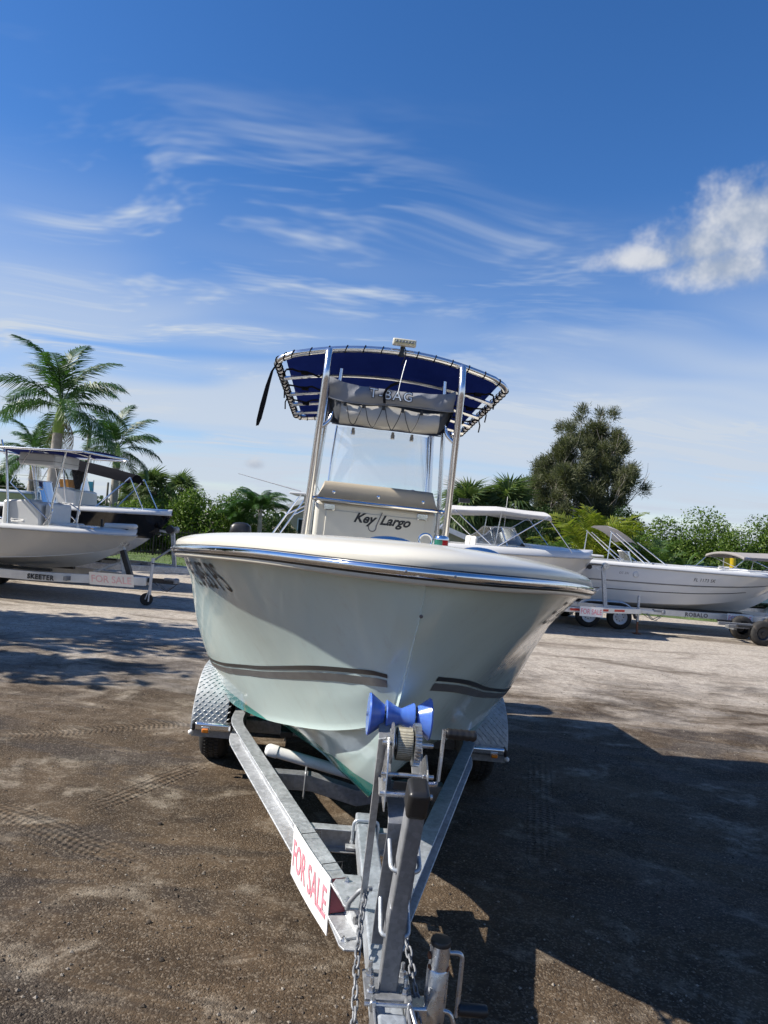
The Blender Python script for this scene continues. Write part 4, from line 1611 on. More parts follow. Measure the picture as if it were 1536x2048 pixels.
# winch: side plates, drum, gear, rods, crank
WY, WZ = 0.205, 1.275
win = MB().prism([(-0.078, 0.10, 1.09), (-0.078, 0.31, 1.12), (-0.078, 0.27, 1.25), (-0.078, 0.225, 1.315), (-0.078, 0.185, 1.315), (-0.078, 0.12, 1.23)], (0.005, 0, 0)).build('winch', MAT['zinc'], TR, bevel=0.001)
MB().prism([(0.062, 0.10, 1.09), (0.062, 0.31, 1.12), (0.062, 0.27, 1.22), (0.062, 0.20, 1.26), (0.062, 0.12, 1.22)], (0.005, 0, 0)).build('side_plate', MAT['zinc'], win, bevel=0.001)
MB().lathe([(0.0, 0), (0.070, 0.0), (0.070, 0.003), (0.034, 0.006), (0.030, 0.012), (0.030, 0.03)], (-0.062, WY, WZ + 0.015), (1, 0, 0), 36).build('drum_flange', MAT['zinc'], win, smooth=30)
MB().lathe([(0.030, 0), (0.0545, 0.0), (0.0560, 0.006), (0.0560, 0.048), (0.0545, 0.054), (0.030, 0.054)], (-0.046, WY, WZ + 0.015), (1, 0, 0), 40).build('winch_strap', MAT['webbing'], win, smooth=40)
b = MB()
NT_ = 34
prof2 = []
for k in range(NT_ * 4):
    a = 2 * math.pi * k / (NT_ * 4)
    r_ = 0.0735 if (k % 4) in (0, 1) else 0.0655
    prof2.append((0.014, WY + r_ * math.cos(a), WZ + 0.015 + r_ * math.sin(a)))
b.prism(prof2, (0.022, 0, 0))
b.build('drum_gear', MAT['zinc'], win, smooth=20)
for y, z, r_ in ((0.135, 1.205, 0.008), (0.118, 1.145, 0.010), (WY, WZ + 0.015, 0.009)):
    MB().tube([(-0.094, y, z), (0.086, y, z)], r_, 12).build('winch_rod', MAT['zinc'], win, smooth=60)
MB().lathe([(0.021, 0), (0.021, 0.024), (0.008, 0.024), (0.008, 0.03)], (0.030, 0.150, 1.175), (1, 0, 0), 16).build('pinion_gear', MAT['galv_d'], win)
MB().box((0.052, 0.105, 1.165), (0.022, 0.020, 0.06)).box((0.048, 0.10, 1.20), (0.012, 0.012, 0.05)).build('pawl', MAT['zinc'], win, bevel=0.002)
MB().box((0.0, 0.118, 1.175), (0.10, 0.006, 0.026)).build('rating_plate', MAT['black'], win)
MB().tube([(-0.0765, WY - 0.075, WZ - 0.09), (-0.086, WY - 0.075, WZ - 0.09)], 0.008, 6).build('bolt', MAT['zinc'], win)
cr_ = soft_path([(0.070, 0.150, 1.175), (0.106, 0.150, 1.178), (0.112, 0.165, 1.345), (0.112, 0.166, 1.362)], 0.014, 4)
b = MB()
b.grid([[p + V(-0.005, -0.011, 0), p + V(0.005, -0.011, 0), p + V(0.005, 0.011, 0), p + V(-0.005, 0.011, 0)] if i > 4 else [p + V(0, -0.011, -0.005), p + V(0, -0.011, 0.005), p + V(0, 0.011, 0.005), p + V(0, 0.011, -0.005)] for i, p in enumerate(cr_)], close_u=True)
b.build('crank_arm', MAT['zinc'], win, bevel=0.002)
gp = []
for i in range(15):
    u = i / 14
    gp.append((0.0185 - 0.0015 * math.cos(u * math.pi * 10) if 0 < i < 14 else 0.014, 0.118 + 0.108 * u))
MB().lathe(gp, (0, 0.166, 1.352), (1, 0.02, -0.02), 18).build('crank_grip', MAT['black'], win, smooth=50)
b = MB()
b.grid([[(-0.040, y, z), (0.004, y, z - 0.001)] for y, z in ((0.215, 1.345), (0.30, 1.30), (0.50, 1.215), (0.70, 1.135), (0.765, 1.118))])
b.build('winch_strap', MAT['webbing'], win, smooth=60)
# bow stop: blue rollers on a shaft with bracket arms
RY, RZ = 0.530, 1.298
for prof_, nm in (([(0.020, -0.128), (0.080, -0.128), (0.083, -0.122), (0.042, -0.066), (0.012, -0.066)], 'bow_roller'),
                  ([(0.012, -0.060), (0.058, -0.060), (0.060, -0.056), (0.034, -0.006), (0.033, 0.004), (0.056, 0.048), (0.056, 0.054), (0.012, 0.054)], 'bow_roller'),
                  ([(0.012, 0.064), (0.045, 0.064), (0.082, 0.114), (0.080, 0.120), (0.020, 0.120)], 'bow_roller')):
    MB().lathe(prof_, (0, RY, RZ), (1, 0, 0), 40).build(nm, MAT['roller'], TR, smooth=40)
MB().tube([(-0.135, RY, RZ), (0.128, RY, RZ)], 0.009, 10).build('roller_shaft', MAT['zinc'], TR)
for x in (-0.063, 0.059):
    MB().beam((x, RY + 0.012, RZ + 0.012), (x, 0.22, 1.10), 0.006, 0.045, up=(1, 0, 0)).build('roller_arm', MAT['galv_d'], TR, bevel=0.001)
# flat brace from the winch down to the cross member
MB().beam((-0.094, 0.215, 1.30), (-0.060, 0.60, 0.50), 0.006, 0.028, up=(0.95, 0.3, 0)).build('flat_brace', MAT['galv'], TR, bevel=0.001)
MB().tube(soft_path([(-0.030, 0.60, 0.58), (-0.075, 0.58, 0.585), (-0.115, 0.60, 0.52), (-0.12, 0.60, 0.49)], 0.04, 4), 0.010, 8).build('chain_hook', MAT['galv_d'], TR, smooth=60)

# safety chains, link by link
lk = MB()
lp_ = []
for i in range(16):
    a = 2 * math.pi * i / 16
    lp_.append(((0.0105 * math.cos(a)), 0.0, 0.0165 * math.sin(a) + 0.0075 * math.copysign(1, math.sin(a)) * min(1, abs(math.sin(a)) * 3)))
lk.tube(lp_, 0.0042, 7, closed=True)


def chain(path, label):
    ch = None
    pts = [V(*p) for p in soft_path(path, 0.05, 5)]
    pitch = 0.0375
    seg, cur = [], pts[0]
    acc = 0.0
    marks = [pts[0]]
    for a, b_ in zip(pts[:-1], pts[1:]):
        L_ = (b_ - a).length
        d = 0.0
        while acc + (L_ - d) >= pitch:
            d += pitch - acc
            marks.append(a + (b_ - a) * (d / L_))
            acc = 0.0
        acc += L_ - d
    ch = bpy.data.objects.new('safety_chain', None)
    COL.objects.link(ch)
    ch.parent = TR
    ch['label'] = label
    me_ = None
    for k in range(len(marks) - 1):
        p, n_ = marks[k], marks[k + 1]
        d = (n_ - p).normalized()
        side_ = d.cross(V(0, 1, 0.3)).normalized()
        if k % 2:
            side_ = d.cross(side_).normalized()
        third = side_.cross(d)
        m4 = Matrix((side_, third, d)).transposed().to_4x4()
        m4.translation = (p + n_) / 2
        if chain.me is None:
            o = lk.build('chain_link', MAT['galv_d'], ch, smooth=60)
            chain.me = o.data
        else:
            o = bpy.data.objects.new('chain_link', chain.me)
            COL.objects.link(o)
            o.parent = ch
        o.matrix_local = m4


chain.me = None
chain([(-0.050, 0.585, 0.580), (-0.066, 0.50, 0.575), (-0.080, 0.40, 0.560), (-0.092, 0.28, 0.545), (-0.104, 0.15, 0.515), (-0.108, 0.02, 0.47), (-0.112, -0.12, 0.40), (-0.10, -0.25, 0.36), (-0.09, -0.36, 0.38)], 'steel safety chain along the near side of the tongue')
chain([(0.060, 0.56, 0.58), (0.080, 0.42, 0.55), (0.095, 0.28, 0.52), (0.105, 0.13, 0.48), (0.105, 0.0, 0.42), (0.09, -0.18, 0.37), (0.08, -0.32, 0.38)], 'steel safety chain hidden behind the winch post')

# coupler
MB().sweep([(0, 0.030, 0.50), (0, -0.46, 0.49)], [(-0.058, -0.075), (-0.058, 0.030), (-0.050, 0.030), (-0.050, -0.065), (0.050, -0.065), (0.050, 0.030), (0.058, 0.030), (0.058, -0.075)]).build('coupler_channel', MAT['galv_d'], TR, bevel=0.002)
MB().tube([(-0.085, -0.018, 0.532), (0.066, -0.018, 0.532)], 0.0075, 10).build('hitch_pin', MAT['zinc'], TR)
MB().box((-0.058, -0.018, 0.530), (0.018, 0.026, 0.034)).build('pin_lug', MAT['zinc'], TR, bevel=0.005)
MB().box((0.058, -0.018, 0.530), (0.012, 0.026, 0.034)).build('pin_lug', MAT['zinc'], TR, bevel=0.004)
MB().prism([(-0.046, -0.05, 0.505), (0.046, -0.05, 0.505), (0.050, -0.30, 0.500), (0.036, -0.44, 0.50), (-0.036, -0.44, 0.50), (-0.050, -0.30, 0.500)], (0, 0, 0.024)).build('coupler_hood', MAT['galv_b'], TR, bevel=0.012, seg=3)
MB().tube(soft_path([(0.062, -0.01, 0.53), (0.070, -0.06, 0.52), (0.086, -0.11, 0.49), (0.086, -0.22, 0.47)], 0.03, 4), 0.008, 8).build('latch_lever', MAT['zinc'], TR, smooth=60)

# tongue jack with crank
JX, JY = 0.162, 0.085
jk = MB().lathe([(0.034, -0.33), (0.034, 0.0)], (JX, JY, 0.688), (0, 0, 1), 28).build('tongue_jack', MAT['zinc'], TR, smooth=50)
MB().lathe([(0.0352, -0.014), (0.0352, -0.004), (0.032, 0.002), (0.0, 0.004)], (JX, JY, 0.690), (0, 0, 1), 28).build('jack_cap', MAT['black'], jk, smooth=50)
MB().lathe([(0.0345, 0), (0.0375, -0.004), (0.0375, -0.58 + 0.34), (0.0345, -0.245)], (JX, JY, 0.600), (0, 0, 1), 28).build('jack_sleeve', MAT['zinc'], jk, smooth=50)
MB().lathe([(0.027, -0.36), (0.027, 0)], (JX, JY, 0.375), (0, 0, 1), 20).lathe([(0.075, 0), (0.075, 0.008), (0.03, 0.012)], (JX, JY, 0.012), (0, 0, 1), 20).build('jack_foot', MAT['galv_d'], jk, smooth=40)
for a in (200, 330):
    d = V(math.cos(R(a)), math.sin(R(a)), 0)
    MB().lathe([(0.010, 0), (0.011, 0.002), (0.004, 0.003), (0, 0.003)], V(JX, JY, 0.602) + d * 0.0335, d, 12).build('pin_hole', MAT['rust'], jk)
MB().lathe([(0.012, 0), (0.012, 0.005), (0.006, 0.008), (0, 0.008)], (JX - 0.033, JY - 0.008, 0.640), (-1, -0.2, 0), 12).build('jack_rivet', MAT['rust'], jk)
MB().box((0.10, JY + 0.01, 0.44), (0.09, 0.07, 0.07)).build('jack_bracket', MAT['zinc'], jk, bevel=0.008)
MB().tube(soft_path([(JX + 0.03, JY, 0.648), (JX + 0.078, JY, 0.648), (JX + 0.076, JY - 0.01, 0.455), (JX + 0.074, JY - 0.01, 0.445)], 0.022, 5), 0.0078, 10).build('jack_crank', MAT['zinc'], jk, smooth=60)
MB().lathe([(0.0, 0), (0.019, 0.0), (0.021, 0.010), (0.021, 0.088), (0.018, 0.096), (0, 0.097)], (JX + 0.080, JY - 0.01, 0.470), (1, 0, -0.03), 18).build('jack_grip', MAT['black'], jk, smooth=50)
MB().tube(soft_path([(JX + 0.02, JY - 0.02, 0.47), (JX + 0.055, JY - 0.02, 0.462), (JX + 0.068, JY - 0.03, 0.42), (JX + 0.066, JY - 0.03, 0.36)], 0.02, 5), 0.0075, 8).build('swivel_pin', MAT['zinc'], jk, smooth=60)

# wheels, fenders, steps
for s_ in (-1, 1):
    for wy in (3.74, 4.62):
        xo = s_ * 1.205
        wh = MB().lathe([(0.19, 0.0), (0.285, 0.004), (0.318, 0.02), (0.330, 0.045), (0.333, 0.055), (0.3335, 0.16), (0.330, 0.17), (0.318, 0.195), (0.285, 0.212), (0.19, 0.215)], (xo, wy, 0.333), (-s_, 0, 0), 48, caps=False).build('wheel', MAT['rubber'], TR, smooth=40)
        b = MB()
        for k in range(60):
            a = 2 * math.pi * k / 60
            for off, sh in ((0.066, 0.0), (0.107, 0.5), (0.148, 0.0)):
                aa = a + sh * 0.1
                c = V(xo - s_ * off, wy + 0.335 * math.cos(aa), 0.333 + 0.335 * math.sin(aa))
                rt_ = Matrix.Rotation(aa - math.pi / 2, 3, 'X')
                b.box(c, (0.030, 0.026, 0.010), rt_)
        b.build('tread_block', MAT['rubber'], wh, stuff=True, smooth=0)
        MB().lathe([(0.0, 0.05), (0.05, 0.045), (0.06, 0.06), (0.13, 0.07), (0.17, 0.03), (0.19, 0.006), (0.192, 0.0), (0.186, 0.03), (0.186, 0.19)], (xo, wy, 0.333), (-s_, 0, 0), 32, caps=False).build('rim', MAT['galv'], wh, smooth=40)
    # tread-plate fender: an arched sheet with a skirt
    arcp = [(3.335, 0.300), (3.338, 0.40), (3.352, 0.47), (3.385, 0.54), (3.44, 0.610), (3.515, 0.672), (3.60, 0.714), (3.70, 0.738), (3.85, 0.745), (4.50, 0.745), (4.65, 0.738), (4.76, 0.714), (4.85, 0.672), (4.92, 0.610), (4.97, 0.54), (5.00, 0.40), (5.003, 0.30)]
    xa, xb = s_ * 0.985, s_ * 1.255
    b = MB()
    b.grid([[(xa, y, z - 0.03), (xa, y, z), (xb - s_ * 0.012, y, z), (xb - s_ * 0.003, y, z - 0.004), (xb, y, z - 0.014), (xb, y, z - 0.045 if 0.35 < z else z - 0.02)] for y, z in arcp])
    fen = b.build('fender', MAT['treadplate'], TR, smooth=35)
    b = MB()
    row = 0
    for i in range(len(arcp) - 1):
        (ya, za), (yb, zb) = arcp[i], arcp[i + 1]
        t_ = V(0, yb - ya, zb - za)
        L_ = t_.length
        t_.normalize()
        nn = V(0, -t_.z, t_.y)
        for q_ in range(max(1, int(round(L_ / 0.026)))):
            c0 = V(0, ya, za) + t_ * (0.026 * (q_ + 0.5))
            if (c0 - V(0, ya, za)).length > L_:
                continue
            for k in range(6):
                x = s_ * (0.975 + 0.0475 * (k + (0.5 if row % 2 else 0.0)))
                if abs(x) > 1.238:
                    continue
                d = (V(1, 0, 0) * (0.9 if True else 0) + t_ * (0.75 * (1 if row % 2 == 0 else 1) * s_ * (-1))).normalized()
                w_ = d.cross(nn)
                c = V(x, c0.y, c0.z)
                b.add([c - d * 0.017, c + w_ * 0.0055, c + d * 0.017, c - w_ * 0.0055, c + nn * 0.0045 - d * 0.006, c + nn * 0.0045 + d * 0.006], [(0, 3, 4), (3, 2, 5), (3, 5, 4), (2, 1, 5), (1, 0, 4), (1, 4, 5)])
            row += 1
    b.build('tread_plate_ridge', MAT['treadplate'], fen, stuff=True, smooth=0)
    stp = MB().box((s_ * 1.075, 3.285, 0.372), (0.27, 0.080, 0.056)).build('step_bar', MAT['alu'], TR, bevel=0.014, seg=3)
    MB().box((s_ * 1.219, 3.285, 0.366), (0.022, 0.082, 0.058)).build('end_cap', MAT['black'], stp, bevel=0.006)
    MB().lathe([(0.019, 0), (0.018, 0.02), (0.010, 0.028), (0, 0.03)], (s_ * 1.232, 3.275, 0.318), (s_ * 0.6, -1, -0.1), 12).build('clearance_lamp', MAT['pvc'], stp, smooth=50)
    lm = MB().box((s_ * 1.125, 3.243, 0.352), (0.060, 0.012, 0.040)).build('marker_light', MAT['zinc'], stp, bevel=0.003)
    MB().box((s_ * 1.125, 3.232, 0.345), (0.050, 0.020, 0.030)).build('amber_lens', MAT['amber'], lm, bevel=0.006)
    MB().box((s_ * 1.09, 3.325, 0.315), (0.30, 0.010, 0.085)).build('fender_apron', MAT['galv_d'], fen)
    # amber light and tape on the outside of the rail
    p, d, n_ = rail_at(1.62, s_, 0.012)
    rt_ = Matrix((d, n_, V(0, 0, 1))).transposed()
    ml = MB().box((p.x, p.y, ZT - 0.050) , (0.050, 0.022, 0.036), rt_).build('marker_light', MAT['black'], TR, bevel=0.004)
    MB().box(V(p.x, p.y, ZT - 0.050) + n_ * 0.020, (0.038, 0.028, 0.028), rt_).build('amber_lens', MAT['amber'], ml, bevel=0.008)
    p, d, n_ = rail_at(1.685, s_, 0.0105)
    MB().box((p.x, p.y, ZT - 0.056), (0.062, 0.002, 0.068), rt_).build('reflector_tape', MAT['amber_tape'], TR)
# axles
for wy in (3.74, 4.62):
    MB().beam((-1.03, wy, 0.27), (1.03, wy, 0.27), 0.06, 0.06).build('axle', MAT['galv_d'], TR, bevel=0.005)
# white pipe laid across the frame
pv = MB().tube([(-0.575, 2.42, 0.505), (0.42, 2.30, 0.345)], 0.036, 20).build('guide_pipe', MAT['pvc'], TR, smooth=50)
dv = V(0.995, -0.12, -0.16).normalized()
MB().lathe([(0.0, -0.030), (0.022, -0.027), (0.036, -0.014), (0.041, 0.0), (0.041, 0.055), (0.036, 0.055)], V(-0.585, 2.421, 0.507), dv, 24).build('pipe_cap', MAT['pvc'], pv, smooth=60)

# ------------------------------------------------------------------ FOR SALE sign wired to the rail
p0, d, n_ = rail_at(1.385, -1, 0.096)
p1, _, _ = rail_at(0.850, -1, 0.090)


def sale_sign(name, label, a, b_, top, h, mt, ink, text='FOR SALE', lean=0.0, back=None):
    """a -> b_ is the reading direction along the top edge"""
    a, b_ = V(*a), V(*b_)
    L_ = (b_ - a).length
    r_ = (b_ - a).normalized()
    u_ = V(0, 0, 1)
    f_ = r_.cross(u_).normalized()
    u_ = (u_ + f_ * lean).normalized()
    root = thing(name, label, 'sign', (a + b_) / 2 + V(0, 0, top - h))
    o = -((a + b_) / 2 + V(0, 0, top - h))
    A = a + V(0, 0, top) + o
    rows_ = []
    for k in range(9):
        s = k / 8
        bow = f_ * (0.006 * math.sin(math.pi * s))
        rows_.append([A + r_ * (L_ * s) + bow, A + r_ * (L_ * s) - u_ * h + bow, A + r_ * (L_ * s) - u_ * h + bow - f_ * 0.004, A + r_ * (L_ * s) + bow - f_ * 0.004])
    bb = MB()
    bb.grid(rows_, close_u=True)
    bb.add(rows_[0], [(0, 1, 2, 3)]).add(rows_[-1], [(0, 1, 2, 3)])
    pan = bb.build('sign_panel', mt, root, smooth=40)
    vs, fs = text_tris(text, 1.0, 0, 1.0, 0.012)
    xs_ = [v[0] for v in vs]
    ys_ = [v[1] for v in vs]
    x0_, x1_, y0_, y1_ = min(xs_), max(xs_), min(ys_), max(ys_)
    mb = MB()
    mb.add([A + r_ * (L_ * (0.05 + 0.90 * (x - x0_) / (x1_ - x0_))) - u_ * (h * (0.78 - 0.56 * (y - y0_) / (y1_ - y0_))) + f_ * (0.0025 + 0.006 * math.sin(math.pi * (0.05 + 0.9 * (x - x0_) / (x1_ - x0_)))) for x, y in vs], fs)
    mb.build('lettering', ink, root, smooth=0, norm=False)
    return root, A, r_, u_, f_, L_


# reads from the stern end towards the tongue when seen from the left
M3 = Matrix.Rotation(BYAW, 4, 'Z') @ Matrix.Rotation(BROLL, 4, 'Y')
M3.translation = V(BX, BY, 0)
wa = M3 @ V(p0.x, p0.y, 0.487)
wb_ = M3 @ V(p1.x, p1.y, 0.500)
zt = (wa.z + wb_.z) / 2
sg, A, r_, u_, f_, L_ = sale_sign('for_sale_sign', 'white for sale sign with pink letters wired to the near rail of the center trailer', (wa.x, wa.y, 0), (wb_.x, wb_.y, 0), zt, 0.245, MAT['sign'], MAT['sign_ink'])
for s in (0.24, 0.80):
    c = A + r_ * (L_ * s)
    c2 = c - f_ * 0.095
    MB().tube([c + f_ * 0.003 - V(0, 0, 0.015), c + V(0, 0, 0.012), c2 + V(0, 0, 0.012), c2 - V(0, 0, 0.02)], 0.0022, 5).build('tie_wire', MAT['wire'], sg)
b = MB()
q0 = A + r_ * (L_ - 0.002) - f_ * 0.008
b.add([q0, q0 - u_ * 0.150, q0 - u_ * 0.150 - f_ * 0.075 + r_ * 0.005, q0 - f_ * 0.075 + r_ * 0.005], [(0, 1, 2, 3)])
b.build('folded_end', MAT['sign_back'], sg, smooth=0)

# ------------------------------------------------------------------ other boats on the lot (local: bow towards -y)
MAT['blackhull'] = hull_mat('black_gelcoat', (0.010, 0.010, 0.012), (0.60, 0.60, 0.59), 1.18, 0.006, False)
MAT['whitehull'] = hull_mat('white_hull_gelcoat', (0.74, 0.74, 0.72), (0.68, 0.67, 0.64), 0.2, 0.006, False)
MAT['greyhull'] = hull_mat('pale_grey_gelcoat', (0.56, 0.555, 0.535), (0.58, 0.56, 0.52), 0.86, 0.006, False)
MAT['bluehull'] = hull_mat('pale_blue_gelcoat', (0.64, 0.64, 0.63), (0.17, 0.36, 0.45), 0.95, 0.006, False)
MAT['galvbeam'] = mat('bright_aluminium_beam', (0.72, 0.72, 0.71), 0.38, 0.55, 0.08, 3.0, dirt=(0.42, 0.40, 0.37, 0.35), dscale=3)
MAT['canvas_gy'] = fabric('taupe_canvas', (0.36, 0.34, 0.33), 0.18, 0.12)
MAT['canvas_lt'] = fabric('pale_canvas', (0.66, 0.65, 0.63), 0.22, 0.10)
MAT['canvas_bk'] = fabric('black_shade_cloth', (0.020, 0.020, 0.022), 0.06, 0.2)
MAT['canvas_nv'] = fabric('dark_navy_canvas', (0.016, 0.022, 0.085), 0.15, 0.2)
MAT['seat'] = mat('white_vinyl', (0.72, 0.71, 0.68), 0.5, 0, 0.05, 5.0, bump=0.1)
MAT['whitewheel'] = mat('white_wheel_paint', (0.68, 0.68, 0.67), 0.4, 0, 0.06, 8.0, dirt=(0.35, 0.3, 0.25, 0.5), dscale=6)
MAT['maroon'] = mat('maroon_rubber', (0.16, 0.025, 0.025), 0.55)
MAT['sign_ink2'] = mat('glare_paled_red_print', (0.78, 0.50, 0.52), 0.5)  # red print made paler to carry the glare on the bay boat's sign
FS = [(0, 0.015), (0.015, 0.14), (0.04, 0.30), (0.09, 0.50), (0.16, 0.68), (0.25, 0.83), (0.36, 0.94), (0.5, 1.0), (0.75, 1.0), (1, 0.95)]
FC = [(0, 0.0), (0.07, 0.02), (0.12, 0.12), (0.2, 0.34), (0.3, 0.58), (0.42, 0.76), (0.55, 0.83), (1, 0.85)]
FKZ = [(0, 1.0), (0.02, 0.82), (0.05, 0.62), (0.09, 0.42), (0.14, 0.23), (0.20, 0.10), (0.28, 0.03), (0.4, 0.0), (1, 0.0)]
FCZ = [(0, 1.0), (0.02, 0.86), (0.05, 0.72), (0.09, 0.60), (0.14, 0.50), (0.2, 0.42), (0.3, 0.33), (0.42, 0.26), (0.6, 0.22), (1, 0.21)]


class Boat:
    def __init__(self, name, label, loc, yaw, L, B, D, z0, side, deck, dk=0.28, drop=0.22, cap=0.09, group='boats parked around the lot', floor=None, bulge=0.02, lip=0.03):
        self.L, self.B, self.D, self.z0, self.drop = L, B, D, z0, drop
        self.bulge = bulge
        r = self.root = thing(name, label, 'boat', (loc[0], loc[1], gz(*loc)), (0, 0, yaw), group)
        ts = [0, 0.008, 0.018, 0.03, 0.045, 0.065, 0.09, 0.12, 0.155, 0.195, 0.24, 0.29, 0.35, 0.42, 0.5, 0.6, 0.72, 0.86, 1.0]
        b = MB()
        rows = []
        for t in ts:
            hs_ = self.half(t)
            rows.append([(-x, t * L, z) for x, z in hs_[::-1]] + [(x, t * L, z) for x, z in hs_[1:]])
        b.grid(rows)
        n = len(rows[0])
        b.f.append(tuple((len(rows) - 1) * n + k for k in range(n)))
        b.mi.append(0)
        self.hull = b.build('hull', side, r, smooth=28)
        # deck moulding
        b = MB()
        fl = floor if floor is not None else z0 + 0.36 * D
        outer = []
        for t in ts:
            xs, zs = self.sheer(t)
            outer.append((t, xs, zs))
        for s in (-1, 1):
            rr = []
            for t, xs, zs in outer:
                k = min(1, xs / 0.3)
                base = [(xs + 0.012, zs + 0.004), (xs + lip, zs + 0.02), (xs + lip * 0.8, zs + 0.045), (xs - 0.02 * k, zs + cap * 0.9), (xs - 0.07 * k, zs + cap)]
                xi = 0.0 if t < dk else max(0, xs - 0.24)
                base += [(base[-1][0] * (1 - u) + xi * u, zs + cap + (0.05 * (1 - (1 - u)**2) if t < dk else 0.0)) for u in (0.4, 0.75, 1.0)]
                if t >= dk:
                    base += [(max(0.02, min(xi - 0.01, self.at(t * L, fl, 1, 0).x - 0.05)), fl), (0, fl)]
                else:
                    base += [(0, zs + cap + 0.05), (0, zs + cap + 0.05)]
                rr.append([(s * max(0, x), t * L, z) for x, z in base])
            b.grid(rr)
        xs, zs = self.sheer(1.0)
        b.box((0, L - 0.04, (fl + zs + cap * 0.9) / 2), (2 * xs - 0.05, 0.07, zs + cap * 0.9 - fl))
        self.deck = b.build('deck_moulding', deck, r, smooth=50)
        self.fl = fl
        # rub rail
        pts = [(-xs - 0.016, t * L, zs + 0.008) for t, xs, zs in outer[::-1]] + [(xs + 0.016, t * L, zs + 0.008) for t, xs, zs in outer[1:]]
        MB().tube(pts, 0.018, 8).build('rub_rail', MAT['darkalu'], r, smooth=60)

    def sheer(self, t):
        return self.B / 2 * cr(FS, t), self.z0 + self.D * (1 - self.drop * min(1, t * 1.1)**0.9)

    def half(self, t):
        L, B, D, z0 = self.L, self.B, self.D, self.z0
        xs, zs = self.sheer(t)
        hgt = zs - z0
        zk = z0 + hgt * cr(FKZ, t)
        xc, zc_ = B / 2 * cr(FC, t), z0 + hgt * cr(FCZ, t)
        zc_ = max(zc_, zk)
        pts = []
        for i in range(7):
            u = i / 6
            pts.append((xc * u * (0.95 if i == 6 else 1.0), zk + (zc_ - zk) * u + (0.012 if u > 0.5 and xc > 0.2 else 0)))
        pts.append((xc, zc_))
        bl = self.bulge if t > 0.25 else self.bulge - 0.09 * (1 - t / 0.25) * min(1, t * 20)
        for i in range(1, 9):
            s = i / 8
            pts.append((xc + (xs - xc) * s + bl * math.sin(math.pi * s), zc_ + (zs - zc_) * s))
        return pts

    def at(self, y, z, side, off=0.004):
        t = y / self.L
        h = self.half(t)[7:]
        for (x0, z0), (x1, z1) in zip(h[:-1], h[1:]):
            if z0 <= z <= z1:
                u = (z - z0) / (z1 - z0)
                return V(side * (x0 + (x1 - x0) * u + off), y, z)
        x = h[0][0] if z < h[0][1] else h[-1][0]
        return V(side * (x + off), y, z)

    def stripe(self, frac, w, m, side, t0=0.06, t1=1.0, name='hull_stripe'):
        rows = []
        for i in range(31):
            t = t0 + (t1 - t0) * i / 30
            h = self.half(t)
            zc_, zs = h[7][1], h[-1][1]
            z = zc_ + (zs - zc_) * frac
            rows.append([self.at(t * self.L, z, side), self.at(t * self.L, z - w, side)])
        MB().grid(rows).build(name, m, self.root, smooth=60)

    def text(self, s, size, y0, z0, side, m, shear=0.15):
        vs, fs = text_tris(s, size, shear, 1.1)
        # towards -y (the bow) reads left to right on the side with x < 0
        pts = [self.at(y0 + (-u if side < 0 else u), z0 + v, side, 0.006) for u, v in vs]
        MB().add(pts, fs).build('hull_lettering', m, self.root, smooth=0, norm=False)

    def console(self, y, w=0.85, d=0.75, top=1.0, m=None, ws=0.42, seat=True):
        m = m or self.deck.data.materials[0]
        c = MB().prism([(-w / 2, y, self.fl), (-w / 2, y + d, self.fl), (-w / 2, y + d, self.fl + top * 0.95), (-w / 2, y + d * 0.35, self.fl + top), (-w / 2, y + 0.06, self.fl + top * 0.93)], (w, 0, 0)).build('console', m, self.root, bevel=0.04, seg=3)
        if ws:
            rows = []
            for i in range(11):
                u = -1 + 0.2 * i
                rows.append([(w * 0.46 * u, y + 0.12 + 0.12 * abs(u)**3, self.fl + top * 0.96), (w * 0.43 * u, y + 0.26 + 0.14 * abs(u)**3, self.fl + top * 0.96 + ws)])
            MB().grid(rows).build('windshield', MAT['tint'], c, smooth=60)
            MB().tube([r[1] for r in rows], 0.009, 6).build('windshield_frame', MAT['alu'], c)
        if seat:
            MB().box((0, y - 0.20, self.fl + 0.22), (w * 0.8, 0.42, 0.44)).build('seat_base', m, c, bevel=0.04, seg=3)
            MB().box((0, y - 0.05, self.fl + 0.66), (w * 0.84, 0.12, 0.46)).build('seat_cushion', MAT['seat'], c, bevel=0.05, seg=3)
            MB().box((0, y - 0.22, self.fl + 0.475), (w * 0.84, 0.42, 0.09)).build('seat_cushion', MAT['seat'], c, bevel=0.035, seg=3)
        MB().tube([(0.19 * math.cos(R(a)), y + d + 0.06 + 0.05 * math.sin(R(a)), self.fl + top * 0.72 + 0.19 * math.sin(R(a))) for a in range(0, 360, 24)], 0.012, 6, closed=True).build('steering_wheel', MAT['black'], c)
        return c

    def ttop(self, y0, y1, w, z, m, lean=0.25, leg_w=0.5, crown=0.06, box=False):
        fr = MB()
        per = soft_path([(-w, y0, z), (w, y0, z), (w, y1, z - 0.03), (-w, y1, z - 0.03), (-w, y0, z)], 0.16, 4)
        fr.tube([(p.x, p.y, p.z + crown * (1 - (p.x / w)**2)) for p in per], 0.022, 8)
        f = fr.build('canopy_frame', MAT['alu'], self.root, smooth=60)
        MB().grid([[(w * 0.97 * (-1 + 0.2 * k), y0 + 0.03 + (y1 - y0 - 0.06) * i / 8, z + 0.015 - 0.03 * i / 8 + crown * (1 - (-1 + 0.2 * k)**2)) for k in range(11)] for i in range(9)]).build('canvas_top', m, self.root, smooth=60)
        for u in (0.3, 0.62):
            y = y0 + (y1 - y0) * u
            MB().tube([(x, y, z - 0.02 + crown * (1 - (x / w)**2)) for x in np.linspace(-w, w, 9)], 0.014, 6).build('cross_bar', MAT['alu'], f)
        ym = (y0 + y1) / 2
